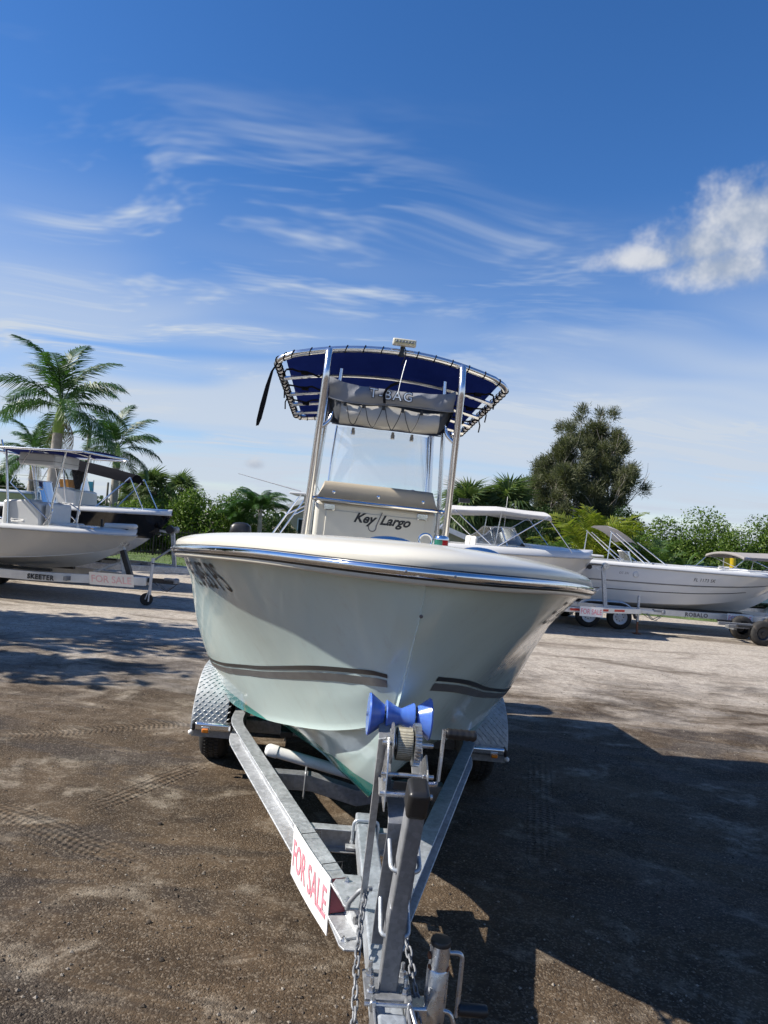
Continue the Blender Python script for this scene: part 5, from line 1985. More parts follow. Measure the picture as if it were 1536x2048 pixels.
        for s in (-1, 1):
            for ya, yb, nm in ((ym - 0.42, ym - 0.42 - lean, 'front_leg'), (ym + 0.40, ym + 0.40 + lean, 'rear_leg')):
                MB().tube([(s * leg_w, ya, self.fl), (s * leg_w, ya + (yb - ya) * 0.25, self.fl + 0.9), (s * (leg_w - 0.05), yb, z + crown * 0.7)], 0.023, 8).build(nm, MAT['alu'], self.root, smooth=60)
            MB().tube([(s * leg_w, ym - 0.45, self.fl + 0.55), (s * (leg_w - 0.02), ym + 0.45, self.fl + 1.25), (s * (leg_w - 0.05), ym + 0.1, z)], 0.013, 6).build('leg_brace', MAT['alu'], self.root, smooth=60)
        if box:
            bx = MB().box((0, ym - 0.05, z - 0.165), (leg_w * 1.85, 0.75, 0.25)).build('electronics_box', m if False else MAT['white'], self.root, bevel=0.03, seg=3)
            MB().box((0, ym - 0.05, z - 0.20), (leg_w * 1.87, 0.77, 0.008)).build('box_seam', MAT['ink_gy'], bx)
        return f

    def bimini(self, y0, y1, w, z, m, base, crown=0.12):
        rows = []
        for i in range(-1, 12):
            ii = min(10, max(0, i))
            zz = z + 0.05 * math.sin(math.pi * ii / 10) - 0.02 * abs(math.sin(math.pi * ii / 5)) - (0.07 if i != ii else 0)
            yy = y0 + (y1 - y0) * ii / 10 + (-0.02 if i < 0 else 0.02 if i > 10 else 0)
            row = [(-w - 0.012, yy, zz - 0.09)]
            row += [(w * (-1 + 0.2 * k), yy, zz + crown * (1 - (-1 + 0.2 * k)**2)) for k in range(11)]
            rows.append(row + [(w + 0.012, yy, zz - 0.09)])
        c = MB().grid(rows).build('bimini_canopy', m, self.root, smooth=40)
        so = c.modifiers.new('thickness', 'SOLIDIFY')
        so.thickness = 0.012
        yc = (y0 + y1) / 2 + 0.1
        for s in (-1, 1):
            for yt in (y0 + 0.05, (y0 + y1) / 2, y1 - 0.05):
                MB().tube([(s * w * 0.98, yc + 0.05 * (yt - yc), base), (s * w, yt, z)], 0.013, 6).build('canopy_bow', MAT['alu'], self.root)
            MB().tube([(s * w, y0 + 0.1, z), (s * w * 0.95, y0 - 0.55, base - 0.02)], 0.010, 6).build('canopy_strut', MAT['alu'], self.root)
            MB().tube([(s * w, y1 - 0.1, z), (s * w * 0.95, y1 + 0.5, base - 0.02)], 0.010, 6).build('canopy_strut', MAT['alu'], self.root)
        for yt in (y0 + 0.05, (y0 + y1) / 2, y1 - 0.05):
            MB().tube([(x, yt, z + crown * (1 - (x / w)**2) - 0.02) for x in np.linspace(-w, w, 9)], 0.012, 6).build('canopy_bow', MAT['alu'], self.root)

    def fittings(self, rods=0, zt=0.0, yt=0.0):
        for t in (0.10, 0.55, 0.93):
            xs, zs = self.sheer(t)
            for s in (-1, 1):
                c = (s * max(0.05, xs - 0.10), t * self.L, zs + 0.125)
                o = MB().tube([(c[0], c[1] - 0.10, c[2] + 0.01), (c[0], c[1] - 0.03, c[2]), (c[0], c[1] + 0.03, c[2]), (c[0], c[1] + 0.10, c[2] + 0.01)], [0.008, 0.013, 0.013, 0.008], 6).box((c[0], c[1], c[2] - 0.02), (0.03, 0.06, 0.03)).build('cleat', MAT['chrome'], self.root, smooth=50)
        MB().tube([(0.0, -0.02 + 0.09 * self.L * 0.5, self.z0 + self.D * 0.62), (0.0, 0.09 * self.L * 0.5 - 0.09, self.z0 + self.D * 0.60), (0.0, 0.09 * self.L * 0.5 - 0.02, self.z0 + self.D * 0.56)], 0.009, 6).build('bow_eye', MAT['chrome'], self.root)
        for k in range(rods):
            x = (k - (rods - 1) / 2) * 0.28
            MB().tube([(x, yt, zt - 0.10), (x, yt + 0.10, zt + 0.20)], 0.022, 8).build('rod_holder', MAT['alu'], self.root, smooth=50)
        xs, zs = self.sheer(0.45)
        pts = [(-xs * 0.75 + 0.02 * math.sin(i * 2.1), self.L * 0.30 + 0.14 * math.cos(i * 0.9), zs + 0.125 + 0.003 * i) for i in range(22)]
        MB().tube(pts, 0.010, 6).build('coiled_rope', MAT['seat'], self.root, smooth=60)

    def motor(self, m=None, z=None, y=None):
        m = m or MAT['black']
        y = self.L + 0.3 if y is None else y
        z = self.z0 + self.D * 0.75 if z is None else z
        rows = []
        for dz_, hw, ya, yb in ((0, 0.12, -0.2, 0.22), (0.1, 0.19, -0.24, 0.32), (0.32, 0.215, -0.25, 0.36), (0.50, 0.19, -0.22, 0.33), (0.58, 0.13, -0.12, 0.22), (0.60, 0.04, 0, 0.1)):
            rows.append([(hw * math.copysign(abs(math.cos(R(a)))**0.6, math.cos(R(a))), y + (ya + yb) / 2 + (yb - ya) / 2 * math.copysign(abs(math.sin(R(a)))**0.6, math.sin(R(a))), z + dz_) for a in range(0, 360, 20)])
        o = MB().grid(rows, close_u=True).build('outboard_motor', m, self.root, smooth=50)
        MB().box((0, y, z - 0.38), (0.13, 0.22, 0.8)).build('motor_leg', m, o, bevel=0.03)
        return o


def wheel(parent, x, y, r, s, rim, w=0.19):
    wh = MB().lathe([(r * 0.58, 0.0), (r * 0.86, 0.004), (r * 0.97, 0.03), (r, 0.055), (r, w - 0.055), (r * 0.97, w - 0.03), (r * 0.86, w - 0.004), (r * 0.58, w)], (x, y, r), (-s, 0, 0), 32, caps=False).build('wheel', MAT['rubber'], parent, smooth=40)
    MB().lathe([(0.0, 0.03), (r * 0.13, 0.025), (r * 0.16, 0.045), (r * 0.40, 0.05), (r * 0.50, 0.025), (r * 0.58, 0.004), (r * 0.585, 0.0), (r * 0.56, w * 0.9)], (x, y, r), (-s, 0, 0), 28, caps=False).build('rim', rim, wh, smooth=40)
    for k in range(8):
        a = 2 * math.pi * k / 8
        MB().lathe([(r * 0.045, 0), (0, 0.001)], (x - s * 0.0445, y + r * 0.31 * math.cos(a), r + r * 0.31 * math.sin(a)), (s, 0, 0), 8).build('vent_hole', MAT['ink'], wh)
    return wh


def mk_trailer(name, label, loc, yaw, L, beam, wy, rim, z=0.52, hw=0.78, tongue=-1.35, group='trailers under the parked boats', stand=1.45, stand_y=-0.15, beam_h=0.14, wheels=2, jack=True, wr=0.32, roller=None, joff=0.0, fend=True):
    r = thing(name, label, 'trailer', (loc[0], loc[1], gz(*loc)), (0, 0, yaw), group)
    for s in (-1, 1):
        b = MB()
        pth = soft_path([(s * 0.06, tongue + 0.55, z), (s * hw, tongue + 2.35, z), (s * hw, L - 0.1, z)], 0.2, 4)
        b.sweep(pth, [(s * a, c) for a, c in ((0, 0), (0.06, 0), (0.06, -beam_h), (0, -beam_h))])
        b.build('side_rail', beam, r, bevel=0.006)
        for k in range(wheels):
            y = wy + k * (wr * 2 + 0.17)
            wheel(r, s * (hw + 0.36), y, wr, s, rim)
        f0, f1 = wy - wr - 0.12, wy + (wheels - 1) * (wr * 2 + 0.17) + wr + 0.12
        arcp = soft_path([(f0, 0, wr * 0.9), (f0 + 0.10, 0, wr * 1.75), (f0 + 0.35, 0, wr * 2.28), (f1 - 0.35, 0, wr * 2.28), (f1 - 0.10, 0, wr * 1.75), (f1, 0, wr * 0.9)], 0.2, 4)
        if fend:
            MB().grid([[(s * (hw + 0.12), p.x, p.z), (s * (hw + 0.37), p.x, p.z), (s * (hw + 0.385), p.x, p.z - 0.035)] for p in arcp]).build('fender', MAT['galv'], r, smooth=40)
    for y in (1.0, L * 0.45, L * 0.7, L - 0.3):
        MB().beam((-hw, y, z - 0.09), (hw, y, z - 0.09), 0.07, 0.08).build('cross_member', MAT['galv_d'], r)
    MB().beam((0, tongue, z - 0.06), (0, tongue + 1.6, z - 0.06), 0.09, 0.09).build('tongue', beam, r, bevel=0.008)
    MB().lathe([(0.06, -0.06), (0.065, 0.0), (0.05, 0.04), (0.02, 0.05), (0, 0.05)], (0, tongue - 0.04, z - 0.03), (0, 0, 1), 14).box((0, tongue + 0.08, z - 0.02), (0.10, 0.24, 0.06)).build('coupler', MAT['galv_d'], r, bevel=0.006)
    for s in (-1, 1):
        MB().beam((s * 0.42, 1.5, z + 0.01), (s * 0.50, L - 0.2, z + 0.0), 0.09, 0.05).build('bunk', MAT['black'], r)
    if stand:
        st_ = MB().beam((0, stand_y - 0.12, z - 0.05), (0, stand_y, stand), 0.08, 0.09, up=(0, 1, 0)).build('winch_stand', MAT['galv'], r, bevel=0.006)
        MB().beam((0, stand_y + 0.02, stand - 0.07), (0, stand_y + 0.36, stand - 0.02), 0.06, 0.05).beam((0, stand_y + 0.55, z), (0, stand_y, stand * 0.68), 0.05, 0.04).build('stand_brace', MAT['galv'], st_)
        MB().lathe([(0.0, -0.07), (0.075, -0.07), (0.075, -0.062), (0.045, -0.058), (0.045, 0.058), (0.085, 0.062), (0.085, 0.075), (0, 0.075)], (0, stand_y - 0.06, stand + 0.02), (1, 0, 0), 20).build('winch', MAT['zinc'], st_, smooth=40)
        MB().lathe([(0.06, -0.11), (0.03, -0.01), (0.03, 0.01), (0.06, 0.11)], (0, stand_y + 0.36, stand - 0.02), (1, 0, 0), 16).build('bow_roller', roller or MAT['rubber'], st_, smooth=50)
        MB().tube([(0.02, stand_y, stand + 0.04), (0.01, stand_y + 0.5, stand + 0.02)], 0.009, 5).build('winch_strap', MAT['strap'], st_)
    if jack:
        jy = tongue + 0.42 + joff
        j = MB().lathe([(0.032, 0), (0.032, 0.62)], (0.09, jy, 0.30), (0, 0, 1), 14).build('tongue_jack', MAT['galv'], r, smooth=50)
        MB().lathe([(0.024, 0), (0.024, 0.36)], (0.09, jy, 0.02), (0, 0, 1), 12).box((0.09, jy, 0.012), (0.16, 0.16, 0.02)).build('jack_foot', MAT['rust'] if jack == 'rust' else MAT['galv_d'], j)
        MB().tube(soft_path([(0.09, jy, 0.90), (0.17, jy, 0.90), (0.17, jy, 0.80)], 0.02, 3), 0.008, 6).build('jack_crank', MAT['zinc'], j)
    for k, dx_ in enumerate((-0.05, 0.05)):
        MB().tube([(dx_, tongue + 0.35, z - 0.10), (dx_ * 1.6, tongue + 0.18, z - 0.25), (dx_ * 1.3, tongue + 0.02, z - 0.16)], 0.010, 6).build('safety_chain', MAT['galv_d'], r)
    MB().tube([(0.03, tongue + 0.6, z + 0.0), (0.07, tongue + 0.3, z - 0.2), (-0.04, tongue + 0.12, z - 0.26), (0.05, tongue - 0.02, z - 0.12)], 0.007, 6).build('light_cable', MAT['wire'], r)
    return r


def w2(root, p):
    """world position of a local point of a thing"""
    return Matrix.Translation(root.location) @ Matrix.Rotation(root.rotation_euler.z, 4, 'Z') @ V(*p)


def beam_text(root, s, size, y0, z0, x, m):
    vs, fs = text_tris(s, size, 0, 1.15, 0.006)
    sg_ = 1 if x > 0 else -1
    MB().add([(x + 0.004 * sg_, y0 + (u if sg_ > 0 else -u), z0 + v) for u, v in vs], fs).build('beam_lettering', m, root, smooth=0, norm=False)


# camera-facing side of a boat that points to +X is its local x > 0 ... check: local +x -> world (cos yaw, sin yaw)
# yaw = 90 deg turns local +x to world +y (away from us), so the near side is local x < 0

# --- 1: white bay boat with T-top on the left
ya1 = R(84)
b1 = Boat('bay_boat', 'white bay boat with blue canvas top and box seat, nearest boat at the left', (-4.90, 14.25), ya1, 6.6, 2.4, 0.80, 0.55, MAT['greyhull'], MAT['white'], dk=0.20, drop=0.0, cap=0.09, floor=0.98)
b1.console(1.75, 0.95, 0.85, 0.95, MAT['white'], 0.42)
b1.ttop(0.75, 3.3, 0.98, 2.90, MAT['canvas_nv'], 0.22, 0.50, 0.06, box=True)
b1.stripe(0.0, 0.015, MAT['white'], -1, 0.12)
for s in (-1, 1):
    MB().tube(soft_path([(s * 0.40, 1.7, 1.9), (s * 0.52, 1.5, 1.75), (s * 0.52, 1.75, 1.35), (s * 0.5, 2.2, 1.3)], 0.1, 4), 0.014, 6).build('grab_rail', MAT['chrome'], b1.root, smooth=60)
b1.motor()
tm = MB().tube([(-0.12, 0.62, 1.520), (-0.10, 0.02, 1.540)], [0.055, 0.055], 14).build('trolling_motor', MAT['white'], b1.root, smooth=50)
MB().lathe([(0.055, 0), (0.045, 0.04), (0.02, 0.06), (0, 0.06)], (-0.10, 0.02, 1.540), (0.02, -1, 0.03), 14).build('motor_nose', MAT['white'], tm, smooth=50)
MB().box((-0.08, 0.30, 1.445), (0.10, 0.30, 0.11)).box((-0.02, 0.42, 1.440), (0.14, 0.10, 0.10)).build('motor_bracket', MAT['black'], tm, bevel=0.02)
MB().prism([(-0.10, 0.66, 1.330), (-0.10, 0.70, 1.640), (-0.10, 0.74, 1.640), (-0.10, 0.72, 1.330)], (0.02, 0, 0)).build('propeller', MAT['black'], tm)
b1.fittings(5, 2.95, 3.35)
t1 = mk_trailer('boat_trailer', 'pale aluminium trailer with dark lettering under the white bay boat at the left', (-4.90, 14.25), ya1, 6.6, MAT['galvbeam'], 3.6, MAT['darkalu'], z=0.56, tongue=-0.85, stand=1.18, stand_y=0.30, jack=False, beam_h=0.17, roller=MAT['maroon'])
beam_text(t1, 'SKEETER', 0.125, 1.72, 0.425, -0.845, MAT['ink'])
MB().tube([(-0.06, -0.38, 0.08), (-0.06, -0.40, 0.95)], 0.032, 12).build('wheel_jack', MAT['white'], t1, smooth=50)
MB().tube(soft_path([(-0.06, -0.40, 0.85), (-0.20, -0.44, 0.85), (-0.20, -0.56, 0.85)], 0.03, 3), 0.010, 6).build('jack_crank', MAT['black'], t1)
jw = MB().lathe([(0.02, -0.035), (0.115, -0.035), (0.125, -0.02), (0.125, 0.02), (0.115, 0.035), (0.02, 0.035)], (-0.06, -0.33, 0.125), (1, 0.15, 0), 24).build('jack_wheel', MAT['rubber'], t1, smooth=40)
MB().beam((-0.105, -0.33, 0.125), (-0.075, -0.38, 0.30), 0.012, 0.06, up=(1, 0, 0)).beam((-0.015, -0.33, 0.125), (-0.045, -0.38, 0.30), 0.012, 0.06, up=(1, 0, 0)).build('wheel_fork', MAT['galv'], jw)
MB().beam((0, 0.05, 0.5), (0, 0.27, 1.05), 0.11, 0.10, up=(0, 1, 0)).build('stand_cover', MAT['black'], t1, bevel=0.01)
MB().box((0, -0.62, 0.50), (0.10, 0.62, 0.09)).build('folding_tongue', MAT['black'], t1, bevel=0.01)
a_, b_ = w2(t1, (-0.62, 0.55, 0)), w2(t1, (-0.45, -0.28, 0))
sale_sign('for_sale_sign', 'for sale sign, its print paled for glare, on the trailer tongue of the white bay boat', (a_.x, a_.y - 0.15, 0), (b_.x, b_.y - 0.22, 0), 0.64 + gz(-5, 14), 0.26, MAT['sign'], MAT['sign_ink2'], lean=0.35)

# --- 2: black-hulled boat behind it
ya2 = R(86)
b2 = Boat('center_console_boat', 'black hulled center console boat with white deck and black shade, behind the bay boat', (-5.20, 17.5), ya2, 7.2, 2.55, 1.22, 0.56, MAT['blackhull'], MAT['white'], dk=0.26, drop=0.10, cap=0.10, floor=1.30)
b2.console(2.15, 1.15, 0.95, 0.98, MAT['white'], 0.50, seat=False)
MB().box((0, 1.80, 1.62), (0.95, 0.6, 0.55)).build('seat_base', MAT['white'], b2.root, bevel=0.06, seg=3)
cnp = []
for i in range(13):
    u = i / 12
    w = 0.95 * (1 - 0.55 * (1 - u)**2)
    cnp.append([(w * (-1 + 0.2 * k), 0.95 + 2.6 * u, 2.62 + 0.34 * math.sin(u * 1.5) + 0.10 * (1 - (-1 + 0.2 * k)**2) - 0.14 * abs(-1 + 0.2 * k)**3) for k in range(11)])
MB().grid(cnp).build('shade_canopy', MAT['canvas_bk'], b2.root, smooth=60)
for s in (-1, 1):
    MB().tube([(s * 0.42, 0.95, 2.63), (s * 0.55, 1.75, 1.80)], 0.018, 8).build('shade_pole', MAT['alu'], b2.root)
    MB().tube([(s * 0.42, 0.95, 2.63), (s * 0.45, 0.55, 1.88)], 0.014, 8).build('shade_pole', MAT['alu'], b2.root)
    MB().tube([(s * 0.58, 2.3, b2.fl), (s * 0.55, 2.6, 2.9)], 0.024, 8).build('top_leg', MAT['alu'], b2.root)
    MB().tube([(s * 0.58, 3.0, b2.fl), (s * 0.55, 3.4, 2.95)], 0.024, 8).build('top_leg', MAT['alu'], b2.root)
b2.motor()
b2.fittings(4, 2.95, 3.6)
t2 = mk_trailer('boat_trailer', 'galvanised trailer with upright winch stand under the black hulled boat', (-5.20, 17.5), ya2, 7.2, MAT['galv'], 4.2, MAT['galv'], z=0.55, tongue=-1.25, stand=1.42, stand_y=-0.05)
MB().lathe([(0.03, -0.05), (0.10, -0.05), (0.10, 0.05), (0.03, 0.05)], (-0.10, -0.02, 1.44), (1, 0, 0), 20).build('strap_reel', MAT['black'], t2)

# --- 3, 4: two more at the far left
b3 = Boat('white_skiff', 'white boat hull with dark bottom stripe seen between the left boats', (-9.3, 20.8), R(88), 6.2, 2.4, 1.0, 0.60, MAT['whitehull'], MAT['white'], dk=0.24)
b3.stripe(0.0, 0.10, MAT['ink'], -1, 0.2)
mk_trailer('boat_trailer', 'galvanised trailer half hidden under the white skiff at the far left', (-9.3, 20.8), R(88), 6.2, MAT['galv'], 3.8, MAT['galv'], stand=1.25)
b4 = Boat('long_white_boat', 'long plain white hull parked beyond the lot at the far left edge', (-14.6, 30.0), R(90), 9.0, 2.8, 1.15, 0.95, MAT['whitehull'], MAT['white'], dk=0.9, drop=0.05)
mk_trailer('boat_trailer', 'trailer under the long white hull at the far left edge', (-14.6, 30.0), R(90), 9.0, MAT['galv'], 5.0, MAT['galv'], z=0.85, stand=None, wr=0.36)

# --- 5: white boat with hard top behind the big boat
b5 = Boat('hardtop_boat', 'white walkaround boat with hard top and outrigger behind the big boat', (2.35, 20.2), R(90), 6.1, 2.4, 1.05, 0.55, MAT['whitehull'], MAT['white'], dk=0.40, drop=0.10, floor=1.0)
ht = MB().box((0, 4.35, 2.80), (1.7, 1.25, 0.06)).build('hard_top', MAT['white'], b5.root, bevel=0.025, seg=3)
MB().box((0, 4.25, 2.66), (0.9, 0.7, 0.18)).build('underside_box', MAT['cushion'], ht, bevel=0.03)
for s in (-1, 1):
    MB().tube([(s * 0.72, 5.35, 1.65), (s * 0.74, 4.65, 2.78)], 0.024, 8).build('top_leg', MAT['alu'], b5.root)
    MB().tube(soft_path([(s * 0.74, 5.02, 2.2), (s * 0.74, 4.4, 2.55), (s * 0.72, 3.8, 2.72)], 0.3, 4), 0.020, 8).build('top_leg', MAT['alu'], b5.root)
    MB().tube([(s * 0.70, 3.0, 1.72), (s * 0.72, 3.75, 2.35), (s * 0.72, 4.4, 2.38)], 0.014, 6).build('windshield_frame', MAT['white'], b5.root)
    MB().grid([[(s * 0.70, 3.05, 1.70), (s * 0.715, 3.75, 2.33)], [(s * 0.75, 4.6, 1.66), (s * 0.73, 4.4, 2.36)]]).build('windshield', MAT['tint'], b5.root, smooth=0)
MB().tube([(-0.75, 4.65, 2.86), (-0.9, 5.5, 3.03), (-0.9, 6.38, 3.21)], [0.020, 0.016, 0.010], 6).build('outrigger', MAT['white'], b5.root)
MB().tube([(-0.2, 4.15, 2.83), (-0.22, 4.42, 3.30)], 0.008, 6).lathe([(0.02, 0), (0.03, 0.03), (0, 0.05)], (-0.22, 4.42, 3.30), (0, 0, 1), 8).build('antenna', MAT['wire'], b5.root)
b5.motor(MAT['black'], 1.28, 6.32)
mk_trailer('boat_trailer', 'trailer hidden under the hard top boat behind the big boat', (2.35, 20.2), R(90), 6.1, MAT['galv'], 3.6, MAT['galv'], stand=1.3)

# --- 6: white runabout with pale bimini, right of the big boat
ya6 = R(91)
b6 = Boat('runabout_boat', 'white runabout with wraparound windshield and pale bimini right of the big boat', (5.05, 17.0), ya6, 6.2, 2.45, 1.17, 0.55, MAT['whitehull'], MAT['white'], dk=0.30, drop=0.03, cap=0.16, bulge=0.03)
# raised foredeck ahead of the screen, pulpit
rows = []
for i in range(13):
    y = 0.05 + 1.75 * i / 12
    xs, zs = b6.sheer(y / b6.L)
    k = min(1, i / 5)
    rows.append([(xs * 0.86 * (-1 + 0.2 * q), y, zs + 0.15 + 0.12 * k * (1 - (-1 + 0.2 * q)**4) * (0.5 + 0.5 * i / 12)) for q in range(11)])
MB().grid(rows).build('foredeck', MAT['white'], b6.root, smooth=60)
MB().box((0, -0.02, 1.80), (0.42, 0.40, 0.06)).build('bow_pulpit', MAT['white'], b6.root, bevel=0.025, seg=3)
wr = []
for i in range(17):
    a = R(-100 + 200 * i / 16)
    x, y = 0.98 * math.sin(a), 2.75 - 1.15 * math.cos(a)
    wr.append([(x, y, 1.88), (x * 0.86, y + 0.32 * math.cos(a), 2.30 if abs(i - 8) < 7 else 2.22 - 0.10 * (abs(i - 8) - 6))])
MB().grid(wr).build('windshield', MAT['tint'], b6.root, smooth=60)
MB().tube([r[1] for r in wr], 0.016, 6).build('windshield_frame', MAT['white'], b6.root, smooth=60)
MB().tube([r[0] for r in wr], 0.016, 6).build('windshield_frame', MAT['white'], b6.root, smooth=60)
for i in (3, 6, 10, 13):
    MB().tube(wr[i], 0.013, 6).build('windshield_post', MAT['alu'], b6.root)
for s in (-1, 1):
    MB().box((s * 0.45, 2.9, 1.75), (0.5, 0.15, 0.6)).build('seat_back', MAT['seat'], b6.root, bevel=0.05)
b6.bimini(1.30, 3.55, 0.98, 2.62, MAT['canvas_lt'], 1.86)
MB().tube([(-0.9, 2.35, 1.86), (-0.9, 2.30, 3.0)], 0.006, 5).build('antenna', MAT['white'], b6.root)
MB().box((-0.3, 3.2, 2.86), (0.16, 0.25, 0.10)).build('flood_lamp', MAT['black'], b6.root)
b6.fittings()
t6 = mk_trailer('boat_trailer', 'galvanised trailer with red reflectors and winch stand under the white runabout', (5.05, 17.0), ya6, 6.2, MAT['galvbeam'], 3.4, MAT['whitewheel'], z=0.62, tongue=-1.75, stand=1.55, stand_y=-0.28, jack='rust', beam_h=0.12, joff=0.10)
for k, y in enumerate((0.55, -0.18, -0.62)):
    # reflective tape on the near rail
    u = (y - (-1.20)) / 1.80
    x = -(0.06 + (0.78 - 0.06) * u) - 0.065
    MB().box((x, y, 0.565), (0.004, 0.30, 0.05), Matrix.Rotation(math.atan2(-0.72, 1.8) * -1, 3, 'Z')).build('reflector_tape', MAT['redtape'], t6)
a_, b_ = w2(t6, (-0.86, 0.48, 0)), w2(t6, (-0.62, -0.05, 0))
sale_sign('for_sale_sign', 'white for sale sign on the trailer of the white runabout', (a_.x, a_.y - 0.05, 0), (b_.x, a_.y - 0.05, 0), 0.66 + gz(5, 17), 0.22, MAT['sign'], MAT['sign_ink'])

# --- 7: white deck boat with folded bimini
ya7 = R(91)
b7 = Boat('deck_boat', 'long white deck boat with registration number and folded bimini at the right', (10.95, 18.95), ya7, 7.6, 2.5, 1.10, 0.44, MAT['whitehull'], MAT['white'], dk=0.18, drop=-0.06, cap=0.10, floor=0.95, bulge=0.05)
b7.stripe(0.60, 0.03, MAT['stripe_gy'], -1, 0.10)
b7.stripe(0.36, 0.018, MAT['ink'], -1, 0.20)
b7.text('FL 1173 SK', 0.115, 3.15, 1.345, -1, MAT['ink'])
b7.text('CC 231', 0.075, 5.05, 1.40, -1, MAT['ink_gy'])
MB().lathe([(0.075, 0), (0.065, 0.02), (0, 0.025)], b7.at(4.62, 1.41, -1), (-1, 0, 0), 16).build('vent_cover', MAT['white'], b7.root, smooth=40)
b7.console(4.15, 0.85, 0.7, 0.62, MAT['white'], 0.40, seat=False)
cf = MB()
rows = []
for i in range(9):
    u = i / 8
    p = V(0, 5.20 - 0.72 * u, 2.50 - 0.10 * u - 0.28 * u * u)
    rows.append([(x, p.y + 0.07 * math.cos(k), p.z + 0.08 * math.sin(k)) for k, x in ((0.2, -1.0), (1.2, -0.6), (1.6, 0.0), (1.9, 0.6), (2.6, 1.0))])
cf.grid(rows).build('folded_canopy', MAT['canvas_gy'], b7.root, smooth=60)
for s in (-1, 1):
    MB().tube([(s * 1.0, 5.25, 2.44), (s * 1.02, 4.20, 1.58)], 0.016, 8).build('canopy_bow', MAT['alu'], b7.root)
    MB().tube([(s * 1.0, 5.10, 2.40), (s * 1.02, 4.05, 1.60)], 0.013, 8).build('canopy_bow', MAT['alu'], b7.root)
    MB().tube([(s * 1.0, 4.55, 2.20), (s * 1.02, 3.75, 1.66)], 0.013, 8).build('canopy_bow', MAT['alu'], b7.root)
    MB().tube([(s * 1.0, 5.22, 2.40), (s * 1.03, 5.30, 1.52)], 0.015, 8).build('canopy_strut', MAT['alu'], b7.root)
    MB().tube(soft_path([(s * 1.05, 2.6, 1.60), (s * 1.03, 2.4, 1.68), (s * 0.75, 0.85, 1.70), (s * 0.62, 0.6, 1.62)], 0.1, 4), 0.013, 6).build('bow_rail', MAT['chrome'], b7.root, smooth=60)
b7.motor()
b7.fittings()
t7 = mk_trailer('boat_trailer', 'pale trailer with dark lettering and white wheels under the white deck boat', (10.95, 18.95), ya7, 7.6, MAT['galvbeam'], 4.9, MAT['whitewheel'], z=0.56, tongue=-1.0, stand=1.35, beam_h=0.15, wr=0.31)

# --- 8: pale boat with taupe bimini at the right edge
ya8 = R(95)
b8 = Boat('pontoon_style_boat', 'white boat with pale blue bottom under a flat taupe bimini at the right edge', (17.2, 22.6), ya8, 6.6, 2.5, 0.95, 0.52, MAT['bluehull'], MAT['white'], dk=0.18, drop=0.05, floor=0.9)
b8.bimini(3.3, 6.6, 1.05, 2.02, MAT['canvas_gy'], 1.5)
for s in (-1, 1):
    MB().tube([(s * 1.12, 1.2, 1.62), (s * 1.15, 6.0, 1.60)], 0.014, 6).build('side_rail', MAT['chrome'], b8.root)
b8.fittings()
t8 = mk_trailer('boat_trailer', 'galvanised trailer under the boat with the taupe bimini at the right edge', (17.2, 22.6), ya8, 6.6, MAT['galv'], 4.6, MAT['darkalu'], z=0.52, stand=1.2)
beam_text(t7, 'ROBALO', 0.135, 3.15, 0.435, -0.842, MAT['ink_gy'])
a_, b_ = w2(t7, (-0.95, 2.15, 0)), w2(t7, (-0.95, 1.50, 0))
sale_sign('for_sale_sign', 'white for sale sign hung on the lettered deck boat trailer at the far right', (a_.x, a_.y - 0.06, 0), (b_.x, b_.y - 0.06, 0), 0.60 + gz(9, 18), 0.22, MAT['sign'], MAT['sign_ink'])
t9 = mk_trailer('utility_trailer', 'small low trailer with dark wheels in front of the deck boat at the right edge', (11.6, 17.25), R(90), 3.3, MAT['galv_d'], 1.75, MAT['black'], z=0.42, hw=0.22, tongue=-0.4, stand=None, wr=0.29, fend=False, beam_h=0.08, jack=False)

# ------------------------------------------------------------------ vegetation
MAT['leaf_palm'] = leafmat('royal_palm_leaf', (0.028, 0.075, 0.022), (0.075, 0.150, 0.040), 0.35, 0.35)
MAT['leaf_sabal'] = leafmat('fan_palm_leaf', (0.055, 0.100, 0.036), (0.150, 0.190, 0.075), 0.35)
MAT['leaf_yel'] = leafmat('areca_leaf', (0.130, 0.190, 0.026), (0.340, 0.340, 0.055), 0.45)
MAT['leaf_dry'] = leafmat('dry_frond', (0.150, 0.105, 0.055), (0.280, 0.210, 0.120), 0.25)
MAT['leaf_hedge'] = leafmat('hedge_leaf', (0.060, 0.120, 0.022), (0.190, 0.270, 0.055), 0.42)
MAT['leaf_dark'] = leafmat('dark_shrub_leaf', (0.022, 0.050, 0.014), (0.060, 0.105, 0.030), 0.30)
MAT['leaf_cas'] = leafmat('casuarina_needle', (0.075, 0.090, 0.048), (0.210, 0.215, 0.125), 0.30, 0.15)
MAT['leaf_big'] = leafmat('paddle_leaf', (0.050, 0.105, 0.025), (0.120, 0.185, 0.060), 0.40, 0.4)
MAT['shaft'] = mat('green_crownshaft', (0.20, 0.30, 0.045), 0.4, 0, 0.2, 4.0)
MAT['trunk'] = mat('grey_palm_trunk', (0.30, 0.275, 0.24), 0.85, 0, 0.2, 6.0, bump=0.4, bscale=12)
MAT['bark'] = mat('brown_bark', (0.155, 0.125, 0.100), 0.9, 0, 0.3, 7.0, bump=0.5, bscale=14)
MAT['bark_pale'] = mat('pale_bark', (0.36, 0.32, 0.28), 0.85, 0, 0.25, 7.0, bump=0.4, bscale=14)


